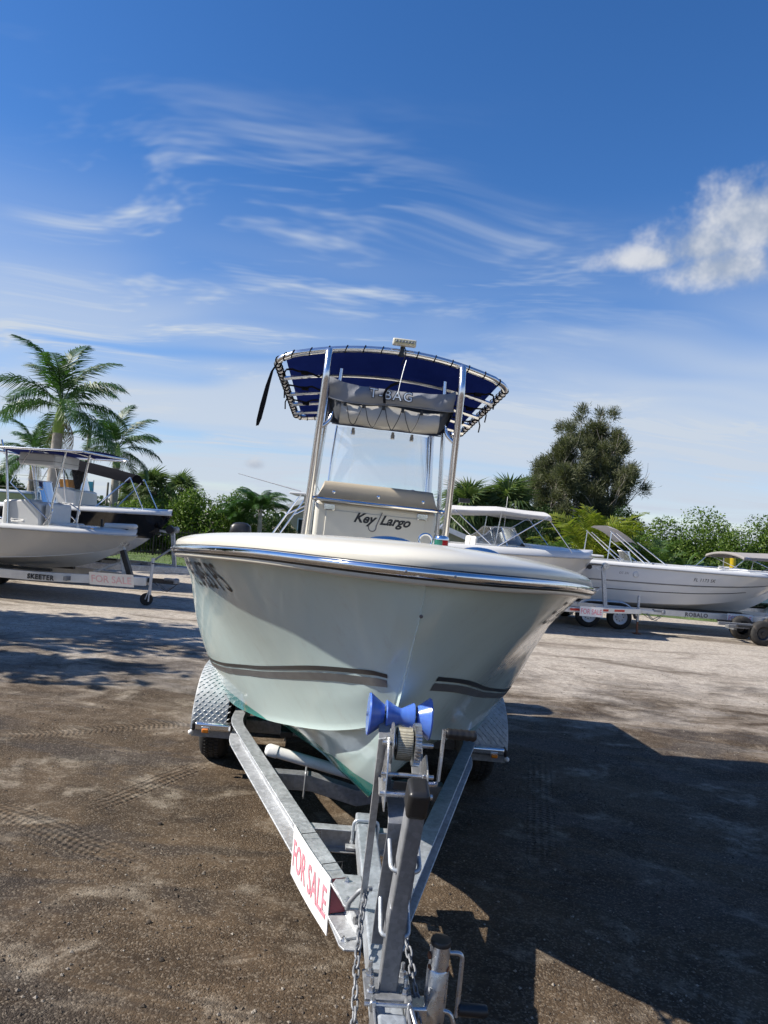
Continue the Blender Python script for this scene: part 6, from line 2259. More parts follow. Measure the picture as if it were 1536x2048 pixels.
def frond_mesh(name, L, w, n=34, droop=0.9, arch=0.35, m=None, rseed=0, vee=0.35, lw=0.035, hang=0.25):
    """pinnate frond growing along +y from the origin, arching up then drooping"""
    r = np.random.default_rng(rseed)
    V_, F_ = [], []

    def pos(u):
        return np.array([0.05 * L * math.sin(u * 2) * (r_bend), L * (u - 0.16 * droop * u**3), L * (arch * u - 0.62 * droop * u**2.3)])
    r_bend = r.uniform(-1, 1)
    N = n
    # rachis: a thin square tube
    prev = None
    for i in range(9):
        u = i / 8
        p = pos(u)
        k = 0.020 * (1 - 0.8 * u) * (L / 2.2)
        base = len(V_)
        V_ += [p + [-k, 0, 0], p + [0, 0, k], p + [k, 0, 0], p + [0, 0, -k]]
        if prev is not None:
            for q in range(4):
                F_.append((prev + q, prev + (q + 1) % 4, base + (q + 1) % 4, base + q))
        prev = base
    for i in range(N):
        u = 0.14 + 0.86 * (i + 0.5) / N
        p = pos(u)
        d = pos(min(1, u + 0.02)) - pos(u - 0.02)
        d /= np.linalg.norm(d)
        ll = w * (math.sin(math.pi * min(1, 0.10 + 0.90 * u)**0.8)**0.7 * 0.95 + 0.12)
        for s in (-1, 1):
            up = np.array([0, 0, 1.0])
            side = np.cross(d, up) * s
            side /= np.linalg.norm(side)
            dr = side * 1.0 + d * (0.55 + 0.5 * u) + up * (vee * r.uniform(0.2, 1.5) - 0.1)
            dr /= np.linalg.norm(dr)
            l2 = ll * r.uniform(0.8, 1.12)
            a = p
            b = p + dr * l2 * 0.55 + up * (-hang * l2 * 0.22)
            c = p + dr * l2 * 0.98 + up * (-hang * l2 * r.uniform(0.6, 1.3))
            t = d * lw * 0.5
            base = len(V_)
            V_ += [a - t * 0.6, a + t * 0.6, b - t, b + t, c]
            F_ += [(base, base + 1, base + 3, base + 2), (base + 2, base + 3, base + 4, base + 4)]
    me = bpy.data.meshes.new(name)
    F2 = [f if f[2] != f[3] else f[:3] for f in F_]
    me.from_pydata([tuple(v) for v in V_], [], F2)
    me.materials.append(m)
    me.update()
    return me


def place(me, name, parent, loc, az, tilt, roll=0.0, scale=1.0):
    o = bpy.data.objects.new(name, me)
    COL.objects.link(o)
    o.parent = parent
    o.matrix_local = Matrix.Translation(loc) @ Matrix.Rotation(az, 4, 'Z') @ Matrix.Rotation(tilt, 4, 'X') @ Matrix.Rotation(roll, 4, 'Y') @ Matrix.Scale(scale, 4)
    return o


ROY = [frond_mesh('frond', 2.75, 0.70, 66, 0.85, 0.28, MAT['leaf_palm'], k, 0.45, 0.046, 0.65) for k in range(4)]
ROYDRY = frond_mesh('frond', 2.3, 0.55, 30, 1.1, 0.10, MAT['leaf_dry'], 9, 0.2, 0.035, 0.9)
COCO = [frond_mesh('frond', 2.3, 0.55, 36, 1.05, 0.42, MAT['leaf_palm'], 20 + k, 0.15, 0.045, 0.7) for k in range(3)]
AREC = [frond_mesh('frond', 1.7, 0.42, 22, 0.95, 0.55, MAT['leaf_yel'], 40 + k, 0.5, 0.045, 0.3) for k in range(4)]
AREG = [frond_mesh('frond', 1.7, 0.45, 20, 0.95, 0.55, MAT['leaf_big'], 50 + k, 0.5, 0.055, 0.3) for k in range(3)]


def royal_palm(label, x, y, h, sc, seed, lean=0.0, dry=1, n=15):
    r = random.Random(seed)
    root = thing('royal_palm', label, 'palm tree', (x, y, gz(x, y)), (0, lean, 0), 'palm trees beyond the lot')
    ht = h - 1.15 * sc
    MB().tube([(0, 0, -0.1), (0.01, 0, ht * 0.3), (0.0, 0.02, ht * 0.7), (0, 0, ht)], [0.24 * sc, 0.21 * sc, 0.20 * sc, 0.165 * sc], 14).build('trunk', MAT['trunk'], root, smooth=60)
    MB().tube([(0, 0, ht - 0.02), (0, 0, ht + 0.15 * sc), (0, 0, ht + 0.6 * sc), (0.02, 0, ht + 1.0 * sc), (0.02, 0, ht + 1.2 * sc)], [0.18 * sc, 0.20 * sc, 0.15 * sc, 0.10 * sc, 0.05 * sc], 14).build('crownshaft', MAT['shaft'], root, smooth=60)
    top = ht + 1.08 * sc
    for k in range(n):
        lvl = k / n
        az = k * 2.39996 + r.uniform(-0.2, 0.2)
        tilt = R(82 - 112 * lvl**0.75) + r.uniform(-0.09, 0.09)
        place(ROY[k % 4], 'frond', root, (0.03 * math.sin(-az), 0.03 * math.cos(az), top - 0.22 * lvl * sc), az, tilt, r.uniform(-0.35, 0.35), sc * r.uniform(0.9, 1.08))
    for k in range(dry):
        place(ROYDRY, 'dry_frond', root, (0, 0, top - 0.35 * sc), r.uniform(0, 6.28), R(-48), 0, sc * 0.9)
    return root


def fan_leaf(name, rad, nseg, m, seed, droop=0.35):
    r = np.random.default_rng(seed)
    V_, F_ = [], []
    # petiole
    V_ += [(-0.012, 0, 0), (0.012, 0, 0), (0.010, rad * 0.55, 0.05 * rad), (-0.010, rad * 0.55, 0.05 * rad)]
    F_.append((0, 1, 2, 3))
    c = np.array([0, rad * 0.55, 0.05 * rad])
    for i in range(nseg):
        a = -2.0 + 4.0 * (i + 0.5) / nseg
        da = 4.0 / nseg * 0.46
        l = rad * (0.75 + 0.25 * math.cos(a * 0.6)) * r.uniform(0.88, 1.08)

        def pt(ang, q, dz):
            return c + np.array([math.sin(ang) * l * q, math.cos(ang) * l * q, dz])
        b = len(V_)
        V_ += [tuple(c), tuple(pt(a - da, 0.55, -0.03 * l)), tuple(pt(a + da, 0.55, -0.03 * l + 0.02)), tuple(pt(a + r.uniform(-0.05, 0.05), 1.0, -droop * l * r.uniform(0.7, 1.5)))]
        F_ += [(b, b + 1, b + 2), (b + 1, b + 3, b + 2)]
    me = bpy.data.meshes.new(name)
    me.from_pydata([tuple(v) for v in V_], [], F_)
    me.materials.append(m)
    me.update()
    return me


FAN = [fan_leaf('fan_leaf', 0.78, 22, MAT['leaf_sabal'], k, 0.30 + 0.1 * k) for k in range(3)]
FANDRY = fan_leaf('fan_leaf', 0.72, 18, MAT['leaf_dry'], 8, 0.7)


def sabal(label, x, y, h, sc, seed, n=46, dry=10, bark='trunk'):
    r = random.Random(seed)
    root = thing('sabal_palm', label, 'palm tree', (x, y, gz(x, y)), (0, 0, r.uniform(0, 6)), 'palm trees beyond the lot')
    MB().tube([(0, 0, -0.1), (0.02, 0, h * 0.5), (0, 0, h)], [0.20 * sc, 0.16 * sc, 0.19 * sc], 12).build('trunk', MAT[bark], root, smooth=60)
    for k in range(n + dry):
        lvl = k / n
        az = k * 2.39996 + r.uniform(-0.2, 0.2)
        tilt = R(80 - 135 * min(1.2, lvl)**0.8) + r.uniform(-0.15, 0.15)
        d = k >= n
        place(FANDRY if d else FAN[k % 3], 'dry_leaf' if d else 'fan_leaf', root, (0, 0, h + 0.15 - 0.35 * lvl * sc), az, R(-70) if d else tilt, r.uniform(-0.4, 0.4), sc * r.uniform(0.85, 1.12))
    return root


def leaf_cloud(blobs, n, size, seed, aspect=0.5, shell=0.55, up=0.25):
    """n leaf quads scattered in ellipsoid blobs (x, y, z, rx, ry, rz)"""
    r = np.random.default_rng(seed)
    bl = np.array(blobs, float)
    vol = bl[:, 3] * bl[:, 4] * bl[:, 5]
    w = vol**0.67
    idx = r.choice(len(bl), n, p=w / w.sum())
    d = r.normal(size=(n, 3))
    d /= np.linalg.norm(d, axis=1)[:, None]
    rad = shell + (1 - shell) * r.random(n)**0.6
    rad *= 1 + 0.10 * r.normal(size=n)
    c = bl[idx, :3] + d * bl[idx, 3:6] * rad[:, None]
    nrm = d * 0.8 + r.normal(size=(n, 3)) * 0.8 + np.array([0, 0, up])
    nrm /= np.linalg.norm(nrm, axis=1)[:, None]
    t = np.cross(nrm, r.normal(size=(n, 3)))
    t /= np.linalg.norm(t, axis=1)[:, None]
    b = np.cross(nrm, t)
    s = size * (0.6 + 0.8 * r.random(n))[:, None]
    P = np.stack([c - t * s * 0.5, c + b * s * aspect * 0.5, c + t * s * 0.5, c - b * s * aspect * 0.5], 1)
    P[:, 2] -= nrm * s * 0.15
    F = np.arange(n * 4).reshape(n, 4)
    return P.reshape(-1, 3), F


def shrub(name, label, cat, x, y, w, d, h, leaf, n, size, seed, group, trunk_h=0.3, lumps=12, bark='bark', aspect=0.5, base=0.1):
    r = random.Random(seed)
    root = thing(name, label, cat, (x, y, gz(x, y)), (0, 0, 0), group)
    blobs = []
    for k in range(lumps):
        a = r.uniform(0, 6.28)
        q = math.sqrt(r.random())
        bx_, by_ = q * math.cos(a) * w * 0.36, q * math.sin(a) * d * 0.36
        top = h * (1 - 0.42 * q * q) * r.uniform(0.85, 1.0)
        rz_ = r.uniform(0.16, 0.26) * h
        blobs.append((bx_, by_, top - rz_, w * r.uniform(0.15, 0.25), d * r.uniform(0.15, 0.25), rz_))
        blobs.append((bx_ * 1.15, by_ * 1.15, max(base + 0.2 * h, (top - rz_) * r.uniform(0.35, 0.6)), w * r.uniform(0.18, 0.26), d * r.uniform(0.18, 0.26), h * r.uniform(0.18, 0.25)))
    P, F = leaf_cloud(blobs, n, size, seed, aspect)
    quick_mesh('crown', P, F, leaf, root)
    b = MB()
    for k in range(4):
        bb = blobs[(2 * k) % len(blobs)]
        b.tube([(0.04 * k, 0.03 * k, -0.05), (bb[0] * 0.35, bb[1] * 0.35, trunk_h + 0.2 * h), (bb[0], bb[1], bb[2])], [0.05 + 0.012 * h, 0.03 + 0.006 * h, 0.012], 7)
    b.build('trunk', MAT[bark], root, smooth=60)
    return root


def casuarina(label, x, y, h, seed):
    r = random.Random(seed)
    root = thing('casuarina_tree', label, 'tree', (x, y, gz(x, y)), (0, 0, 0), None)
    tips, limbs = [], MB()

    def grow(p, d, L, rad, depth):
        n = 4
        pts, rs = [p], [rad]
        q = p.copy()
        for i in range(n):
            d = (d + V(r.uniform(-.16, .16), r.uniform(-.16, .16), r.uniform(-.02, .12))).normalized()
            q = q + d * (L / n)
            pts.append(q.copy())
            rs.append(rad * (1 - 0.6 * (i + 1) / n))
        limbs.tube(pts, rs, 6 if depth else 9)
        if depth >= 3:
            tips.append((q.copy(), d.copy()))
            tips.append((pts[2], d.copy()))
            return
        k = 5 if depth == 0 else 4
        for i in range(k):
            t = pts[1 + i % n] if depth else pts[1 + (i % n)]
            a = r.uniform(0, 6.28)
            spread = r.uniform(0.25, 0.62)
            nd = (d * 0.75 + V(math.cos(a), math.sin(a), 0.25) * spread).normalized()
            grow(t, nd, L * r.uniform(0.48, 0.66), rad * 0.42, depth + 1)
        if depth < 2:
            grow(q, d, L * 0.55, rs[-1], depth + 1)
    for (ox, oy, lx, hh) in ((-1.3, 0.0, -0.10, 0.72), (0.2, 0.4, 0.02, 0.98), (1.1, 0.2, 0.05, 1.02), (-0.3, -0.6, -0.06, 0.84), (1.9, 0.3, 0.06, 0.74)):
        grow(V(ox, oy, -0.2), V(lx, 0, 1).normalized(), h * 0.52 * hh, 0.21, 0)
    limbs.build('trunk', MAT['bark_pale'], root, smooth=60)
    # needle tufts: many thin drooping blades round every twig tip
    g = np.random.default_rng(seed)
    C = np.array([tuple(t[0]) for t in tips])
    D = np.array([tuple(t[1]) for t in tips])
    keep = g.random(len(C)) < 0.25
    C, D = C[keep], D[keep]
    per = max(20, int(130000 / len(C)))
    n = len(C) * per
    ii = np.repeat(np.arange(len(C)), per)
    off = g.normal(size=(n, 3)) * np.array([0.19, 0.19, 0.20])
    c = C[ii] + off
    dr = D[ii] * 0.7 + off * 1.4 + np.array([0, 0, 0.10]) + g.normal(size=(n, 3)) * 0.35
    dr /= np.linalg.norm(dr, axis=1)[:, None]
    sd_ = np.cross(dr, g.normal(size=(n, 3)))
    sd_ /= np.linalg.norm(sd_, axis=1)[:, None]
    l = (0.15 + 0.20 * g.random(n))[:, None]
    wd = 0.014
    P = np.stack([c - sd_ * wd, c + sd_ * wd, c + dr * l * 0.8 + sd_ * wd * 0.9 + [0, 0, -0.02], c + dr * l - sd_ * wd * 0.4 + [0, 0, -0.05]], 1).reshape(-1, 3)
    quick_mesh('crown', P, np.arange(n * 4).reshape(n, 4), MAT['leaf_cas'], root)
    return root


def areca(label, x, y, sc, seed, n=34, meshes=AREC, name='areca_palm', cat='palm', lift=0.0):
    r = random.Random(seed)
    root = thing(name, label, cat, (x, y, gz(x, y)), (0, 0, 0), 'clumping palms along the hedge')
    b = MB()
    if lift:
        b.tube([(0, 0, -0.05), (0.05, 0, lift * 0.5), (0, 0, lift + 0.7 * sc)], [0.13, 0.10, 0.08], 10)
    for k in range(0 if lift else 6):
        a = r.uniform(0, 6.28)
        p = (0.22 * sc * math.cos(a), 0.22 * sc * math.sin(a))
        b.tube([(p[0], p[1], -0.05), (p[0] * 1.8, p[1] * 1.8, 1.0 * sc)], 0.035 * sc, 7)
    b.build('trunk' if lift else 'cane', MAT['bark_pale' if lift else 'shaft'], root, smooth=60, stuff=not lift)
    for k in range(n):
        a = k * 2.39996 + r.uniform(-.2, .2)
        q = r.random()
        place(meshes[k % len(meshes)], 'frond', root, (0.35 * sc * q * math.cos(a + 1.57), 0.35 * sc * q * math.sin(a + 1.57), lift + sc * (0.45 + (0.3 if lift else 0.75) * r.random())), a, R(r.uniform(10, 68)), r.uniform(-0.4, 0.4), sc * r.uniform(0.8, 1.1))
    return root


def paddle_mesh(seed):
    r = np.random.default_rng(seed)
    rows = []
    for i in range(9):
        u = i / 8
        w = 0.16 * math.sin(math.pi * min(1, 0.05 + u))**0.6 * (1 if u < 1 else 0)
        y, z = 0.9 * (0.15 + u) * 0.55, 0.9 * (0.55 + 0.75 * u - 0.35 * u * u)
        rows.append([(-w, y, z + 0.05), (0, y + 0.02, z), (w, y, z + 0.05)])
    b = MB().grid(rows).tube([(0, 0, 0), (0, 0.10, 0.5)], 0.018, 5)
    me = bpy.data.meshes.new('paddle_leaf')
    me.from_pydata(b.v, [], b.f)
    me.materials.append(MAT['leaf_big'])
    me.update()
    return me


PAD = [paddle_mesh(k) for k in range(2)]


def paddle_plant(label, x, y, sc, seed, n=26):
    r = random.Random(seed)
    root = thing('bird_of_paradise_plant', label, 'plant', (x, y, gz(x, y)), (0, 0, 0))
    MB().tube([(0, 0, 0), (0.03, 0, 0.6 * sc)], [0.10 * sc, 0.05 * sc], 8).build('stem', MAT['bark'], root)
    for k in range(n):
        a = k * 2.39996
        dry = k > n - 6
        o = place(PAD[k % 2], 'paddle_leaf', root, (0.12 * math.cos(a), 0.12 * math.sin(a), sc * (0.1 + 0.7 * k / n) if not dry else 0.6 * sc), a, R(r.uniform(-25, 22)) if not dry else R(-95), r.uniform(-0.3, 0.3), sc * r.uniform(0.75, 1.1))
    return root


# --- left: royal palms, sabals, hedge
royal_palm('tall royal palm with green crownshaft, leftmost tree above the bay boat', -10.4, 22.0, 5.05, 0.88, 3, 0.03, 2, 17)
royal_palm('smaller royal palm behind the black shade canopy, second from the left', -12.2, 32.0, 4.6, 0.85, 8, 0.0, 1, 16)
royal_palm('distant royal palm partly hidden behind the tall leftmost palm', -15.6, 31.0, 4.0, 0.7, 12, 0.05, 2, 12)
sabal('sabal palm with pale trunk, left one of the pair by the hedge', -11.45, 35.0, 2.75, 1.0, 4, 46, 12, 'bark_pale')
sabal('sabal palm with drooping skirt, right one of the pair by the hedge', -10.6, 37.0, 2.75, 1.0, 5, 46, 26)
sabal('short dark sabal palm left of the pair by the hedge', -12.7, 36.0, 2.2, 1.05, 6, 50, 14)
areca('green coconut palm at the right end of the left hedge', -5.15, 29.6, 0.68, 14, 30, COCO, 'coconut_palm', 'palm tree', 1.75)
areca('low green palm beside the coconut palm on the left hedge', -6.1, 29.8, 0.55, 15, 24, COCO, 'coconut_palm', 'palm tree', 1.2)
k = 0
for x, y, w, h, lf, lab in ((-12.9, 34.0, 3.0, 2.2, 'leaf_dark', 'dark green shrub under the smaller royal palm'),
                            (-10.6, 30.8, 3.0, 2.6, 'leaf_hedge', 'bright green shrub behind the pale sabal trunk'),
                            (-9.3, 30.6, 3.4, 3.3, 'leaf_hedge', 'tall yellow green hedge shrub right of the sabal pair'),
                            (-7.7, 30.4, 3.4, 3.4, 'leaf_hedge', 'tall hedge shrub in the middle of the left hedge'),
                            (-6.3, 30.8, 3.2, 3.2, 'leaf_hedge', 'hedge shrub behind the coconut palm'),
                            (-4.9, 32.2, 2.6, 2.3, 'leaf_dark', 'dark hedge shrub beside the beige house'),
                            (-15.5, 36.0, 3.2, 2.0, 'leaf_hedge', 'low shrub behind the distant royal palm'),
                            (-8.9, 31.6, 2.4, 1.7, 'leaf_dark', 'low dark shrub just behind the black fence')):
    k += 1
    shrub('hedge_shrub', lab, 'shrub', x, y, w, 2.0, h, MAT[lf], 10000, 0.11, 30 + k, 'hedge shrubs along the left of the lot')
shrub('distant_tree', 'dark round distant tree at the left edge', 'tree', -34.0, 62.0, 6.5, 5.0, 4.6, MAT['leaf_dark'], 9000, 0.26, 61, 'distant trees', 1.0, 12)
shrub('distant_tree', 'distant low tree right of the round one at the left edge', 'tree', -28.5, 66.0, 5.0, 5.0, 3.2, MAT['leaf_dark'], 6000, 0.26, 62, 'distant trees', 1.0, 10)
# unseen trees added past the left edge to throw shade on the lot
shrub('added_shade_tree', 'leafy tree added out of view at the left to shade the gravel', 'tree', -10.9, 10.3, 5.2, 3.0, 7.6, MAT['leaf_dark'], 4600, 0.30, 65, 'unseen trees added at the left for their shade', 2.5, 12, base=3.6)
shrub('added_shade_tree', 'second leafy tree added out of view at the left for its shade, nearer the viewer', 'tree', -8.9, 7.9, 3.4, 1.5, 5.4, MAT['leaf_dark'], 2600, 0.26, 66, 'unseen trees added at the left for their shade', 2.0, 9, base=2.6)
# --- right: casuarina, sabals, arecas, hedge
cas_ = casuarina('tall feathery grey green casuarina tree at the right', 12.4, 45.0, 10.6, 33)
cas_.scale = (1.0, 0.9, 1.0)
for x, y, w, h, lab, sd in ((9.6, 43.0, 3.6, 4.6, 'dark shrub at the left foot of the casuarina', 71), (12.0, 42.0, 4.0, 4.2, 'dark dense shrub under the middle of the casuarina', 72),
                            (14.6, 43.0, 4.0, 4.8, 'dark dense shrub at the right foot of the casuarina', 73)):
    shrub('understory_shrub', lab, 'shrub', x, y, w, 2.6, h, MAT['leaf_dark'], 8000, 0.17, sd, 'dark shrubs under the casuarina')
sabal('yellow green sabal palm left of the casuarina', 3.75, 32.0, 3.1, 1.4, 31, 50, 10)
sabal('pale sabal palm with hanging fronds nearest the casuarina', 5.65, 32.5, 3.25, 1.45, 32, 50, 18)
sabal('low sabal palm between the other two, above the runabout', 4.65, 33.5, 2.7, 1.3, 33, 46, 12)
areca('yellow green areca palm clump behind the deck boat bow stand', 7.7, 26.5, 1.45, 41, 40)
areca('golden areca palm clump right of the first one', 8.9, 27.5, 1.40, 42, 34)
areca('green areca palm behind the runabout bow', 6.1, 25.5, 0.95, 43, 24, AREG)
areca('young bright palm behind the folded bimini', 10.0, 26.0, 1.20, 44, 20, AREG)
areca('yellowing low palm left of the folded bimini', 8.55, 25.0, 0.75, 45, 16)
paddle_plant('tall paddle leaved plant with brown dead leaves behind the deck boat', 11.4, 26.2, 1.15, 51, 34)
paddle_plant('small paddle leaved plant near the runabout bow', 7.3, 24.6, 1.15, 52, 18)
k = 0
for x, y, w, h, lf, lab in ((10.6, 32.0, 3.4, 3.4, 'leaf_hedge', 'green hedge tree just right of the casuarina'),
                            (12.2, 31.0, 3.4, 3.9, 'leaf_hedge', 'bright hedge tree left of the tall one behind the deck boat'),
                            (13.8, 30.5, 3.8, 4.5, 'leaf_hedge', 'tall bright hedge tree behind the deck boat console'),
                            (15.3, 29.5, 3.8, 4.2, 'leaf_hedge', 'hedge tree left of the taupe bimini'),
                            (16.8, 29.5, 3.8, 4.4, 'leaf_hedge', 'hedge tree above the taupe bimini'),
                            (18.4, 29.5, 4.0, 5.0, 'leaf_hedge', 'tallest hedge tree at the right edge'),
                            (20.2, 30.5, 4.0, 4.8, 'leaf_hedge', 'hedge tree cut by the right edge'),
                            (12.6, 28.5, 3.0, 1.9, 'leaf_dark', 'low dark shrub behind the paddle leaved plant'),
                            (14.9, 28.0, 3.2, 2.2, 'leaf_dark', 'low dark shrub under the taupe bimini'),
                            (17.4, 28.5, 3.4, 2.4, 'leaf_dark', 'low dark shrub at the right edge'),
                            (9.9, 30.5, 3.0, 2.0, 'leaf_dark', 'dark shrub behind the golden areca clump'),
                            (5.6, 30.5, 3.0, 2.0, 'leaf_dark', 'dark shrub behind the runabout windshield'),
                            (3.4, 30.0, 2.4, 1.6, 'leaf_hedge', 'low green shrub behind the runabout bimini')):
    k += 1
    shrub('hedge_shrub', lab, 'shrub', x, y, w, 2.2, h, MAT[lf], 13000, 0.125, 80 + k, 'hedge shrubs along the right of the lot')
# a far belt of woodland that closes the horizon all round
rr_ = np.random.default_rng(5)
bl = []
for a in np.linspace(0, 2 * math.pi, 150, endpoint=False):
    q = 120 + 25 * rr_.random()
    hh = 2.6 + 2.6 * rr_.random()
    bl.append((q * math.sin(a), q * math.cos(a), hh * 0.5, 4.2, 4.2, hh * 0.62))
P, F = leaf_cloud(bl, 26000, 1.1, 5, 0.6)
wood = quick_mesh('far_woodland', P, F, MAT['leaf_dark'])
wood['kind'] = 'stuff'
tag(wood, 'far off belt of low dark green trees along the horizon', 'woodland')


# lawn strips and their grass
def lawn(name, x0, x1, y0, y1, label):
    t_ = MAT.get('lawn') or mat('mown_grass', (0.075, 0.115, 0.030), 0.9, 0, 0.35, 1.2, bump=0.6, bscale=60)
    MAT['lawn'] = t_
    b = MB()
    N = 24
    rows = []
    for i in range(N + 1):
        x = x0 + (x1 - x0) * i / N
        rows.append([(x, y0 + 0.25 * math.sin(i * 1.7), gz(x, y0) + 0.006), (x, y1, gz(x, y1) + 0.006)])
    o = b.grid(rows).build(name, t_, None, smooth=60, kind='structure')
    g = np.random.default_rng(int(abs(x0) * 10))
    n = 9000
    yy = y0 + 0.2 + (min(y1, y0 + 14) - y0 - 0.2) * g.random(n)**1.4
    xx = x0 + (x1 - x0) * g.random(n)
    h = 0.05 + 0.08 * g.random(n)
    a = g.random(n) * 6.28
    dx_, dy_ = np.cos(a) * 0.012, np.sin(a) * 0.012
    z = -0.10 * np.tanh(xx / 3.0)
    lx, ly = g.normal(size=n) * 0.03, g.normal(size=n) * 0.03
    P = np.stack([np.stack([xx - dx_, yy - dy_, z], 1), np.stack([xx + dx_, yy + dy_, z], 1), np.stack([xx + lx, yy + ly, z + h], 1)], 1).reshape(-1, 3)
    gg = quick_mesh('grass', P, np.arange(n * 3).reshape(n, 3), MAT['leaf_hedge'])
    gg['kind'] = 'stuff'
    tag(gg, label, 'grass')


lawn('lawn', -40, 1.5, 23.8, 90, 'green grass beyond the lot at the left')
lawn('lawn', 6.6, 40, 21.6, 90, 'green grass beyond the lot at the right')

# ------------------------------------------------------------------ fence, poles, houses, sign boards
MAT['fence'] = mat('black_fence_paint', (0.012, 0.012, 0.013), 0.45)
MAT['stucco'] = mat('beige_stucco', (0.52, 0.43, 0.31), 0.9, 0, 0.06, 3.0, bump=0.2)
MAT['stucco_g'] = mat('grey_green_stucco', (0.25, 0.28, 0.23), 0.9, 0, 0.06, 3.0, bump=0.2)
MAT['roof'] = mat('pale_metal_roof', (0.46, 0.49, 0.53), 0.45, 0.3, 0.06, 3.0)
MAT['winglass'] = mat('dark_window_glass', (0.03, 0.035, 0.04), 0.08)
MAT['trim'] = mat('white_trim', (0.75, 0.75, 0.73), 0.5)
MAT['wood'] = mat('weathered_pole_wood', (0.17, 0.145, 0.12), 0.9, 0, 0.25, 5.0, bump=0.4, bscale=20)
MAT['yellow'] = mat('yellow_plastic', (0.80, 0.55, 0.02), 0.4, 0, 0.06, 4.0)
MAT['bluepanel'] = mat('blue_banner', (0.03, 0.24, 0.52), 0.5, 0, 0.25, 2.0)
MAT['tealpanel'] = mat('teal_banner', (0.05, 0.33, 0.45), 0.5, 0, 0.3, 3.0)
MAT['orangepanel'] = mat('orange_banner', (0.65, 0.25, 0.04), 0.5, 0, 0.3, 3.0)
MAT['cloth_gy'] = mat('grey_cloth_cover', (0.55, 0.54, 0.52), 0.8, 0, 0.06, 4.0)

# black picket fence
FY = 28.9
fr = thing('picket_fence', 'black metal picket fence beyond the lot at the left', 'fence', (-8.5, FY, gz(-8.5, FY)))
FX0, FX1 = -5.5, 4.0
for z in (0.12, 0.86, 1.02):
    MB().box(((FX0 + FX1) / 2, 0, z), (FX1 - FX0, 0.035, 0.035)).build('fence_rail', MAT['fence'], fr)
pk = MB().box((0, 0, 0.57), (0.022, 0.022, 1.10)).build('picket', MAT['fence'], fr)
n = int((FX1 - FX0) / 0.125)
for i in range(n + 1):
    o = pk if i == 0 else pk.copy()
    if i:
        COL.objects.link(o)
    o.location = (FX0 + 0.125 * i, 0.0, 0)
for i in range(5):
    x = FX0 + (FX1 - FX0) * i / 4
    ps = MB().box((x, 0.03, 0.60), (0.07, 0.07, 1.20)).build('fence_post', MAT['fence'], fr)
    MB().lathe([(0.05, 0), (0.03, 0.03), (0, 0.06)], (x, 0.03, 1.20), (0, 0, 1), 4).build('post_cap', MAT['fence'], ps)

# utility pole and its wires
up_ = thing('utility_pole', 'slim dark wooden utility pole behind the leftmost royal palm', 'pole', (-16.2, 38.0, 0), (0, R(1.5), 0))
MB().tube([(0, 0, 0), (0, 0, 6.15)], [0.13, 0.095], 10).build('pole_shaft', MAT['wood'], up_, smooth=60)
for z in (5.9, 5.35):
    MB().beam((-0.34, 0, z), (0, 0, z), 0.03, 0.04).build('insulator_arm', MAT['galv_d'], up_)
    MB().lathe([(0.03, 0), (0.05, 0.04), (0.03, 0.1), (0.0, 0.12)], (-0.34, 0, z), (0, 0, 1), 8).build('insulator', MAT['black'], up_)
MB().tube([(0.02, 0, 6.15), (0.06, 0, 6.5)], 0.012, 5).build('pole_spike', MAT['galv_d'], up_)
MB().box((0.12, 0, 4.75), (0.10, 0.12, 0.16)).build('bracket', MAT['galv_d'], up_)


def cable(label, a, b, sag, r_=0.011):
    a, b = V(*a), V(*b)
    pts = [a + (b - a) * (i / 20) - V(0, 0, sag * 4 * (i / 20) * (1 - i / 20)) for i in range(21)]
    o = MB().tube([p - a for p in pts], r_, 5).build('overhead_wire', MAT['wire'], None)
    o.location = a
    tag(o, label, 'wire', 'overhead wires at the left')


PX, PY = -16.2, 38.0
cable('upper overhead wire running from the utility pole up past the left edge', (PX - 0.2, PY, 6.0), (-16.5, 14.0, 7.4), 0.3, 0.008)
cable('second overhead wire from the lower insulator of the utility pole', (PX - 0.2, PY, 5.45), (-22.0, 18.0, 6.4), 0.3, 0.008)
cable('low overhead wire crossing behind the bay boat canopy', (-40.0, 44.0, 3.5), (PX, PY, 3.3), 0.15)
cable('lowest overhead wire crossing behind the bay boat canopy', (-40.0, 44.0, 2.9), (PX, PY, 2.6), 0.15)


def pole(label, x, y, h):
    o = MB().tube([(0, 0, 0), (0.02, 0, h)], [0.10, 0.08], 8).build('distant_pole', MAT['wood'], None, smooth=60)
    o.location = (x, y, gz(x, y))
    tag(o, label, 'pole', 'distant poles seen through the black boat')


pole('distant thin pole right of the console of the black boat', -21.5, 55.0, 3.6)
pole('second distant thin pole right of the console of the black boat', -20.9, 56.0, 4.0)

# advertising banner seen through the windshields at the left
bn = thing('roadside_banner', 'blue and orange roadside banner seen between the left boats', 'banner', (-11.9, 27.2, gz(-12, 27)), (0, 0, R(4)))
bn.scale = (0.55, 1.0, 1.22)
MB().box((0.0, 0, 1.55), (2.6, 0.05, 1.0)).build('banner_panel', MAT['bluepanel'], bn)
MB().box((0.95, -0.035, 1.70), (0.62, 0.02, 1.1)).build('banner_poster', MAT['tealpanel'], bn)
MB().lathe([(0.0, -0.01), (0.13, -0.01), (0.13, 0.01), (0, 0.01)], (0.95, -0.05, 1.75), (0, 1, 0), 16).build('poster_disc', MAT['yellow'], bn)
MB().box((-0.35, -0.035, 2.13), (1.5, 0.02, 0.26)).build('banner_strip', MAT['orangepanel'], bn)
lettering('banner_lettering', 'ISLAND', 0.30, (-0.95, -0.04, 1.45), (1, 0, 0), (0, 0, 1), MAT['trim'], bn)
for x in (-1.25, 1.25):
    MB().tube([(x, 0.04, 0), (x, 0.04, 2.3)], 0.03, 8).build('banner_post', MAT['galv_d'], bn)


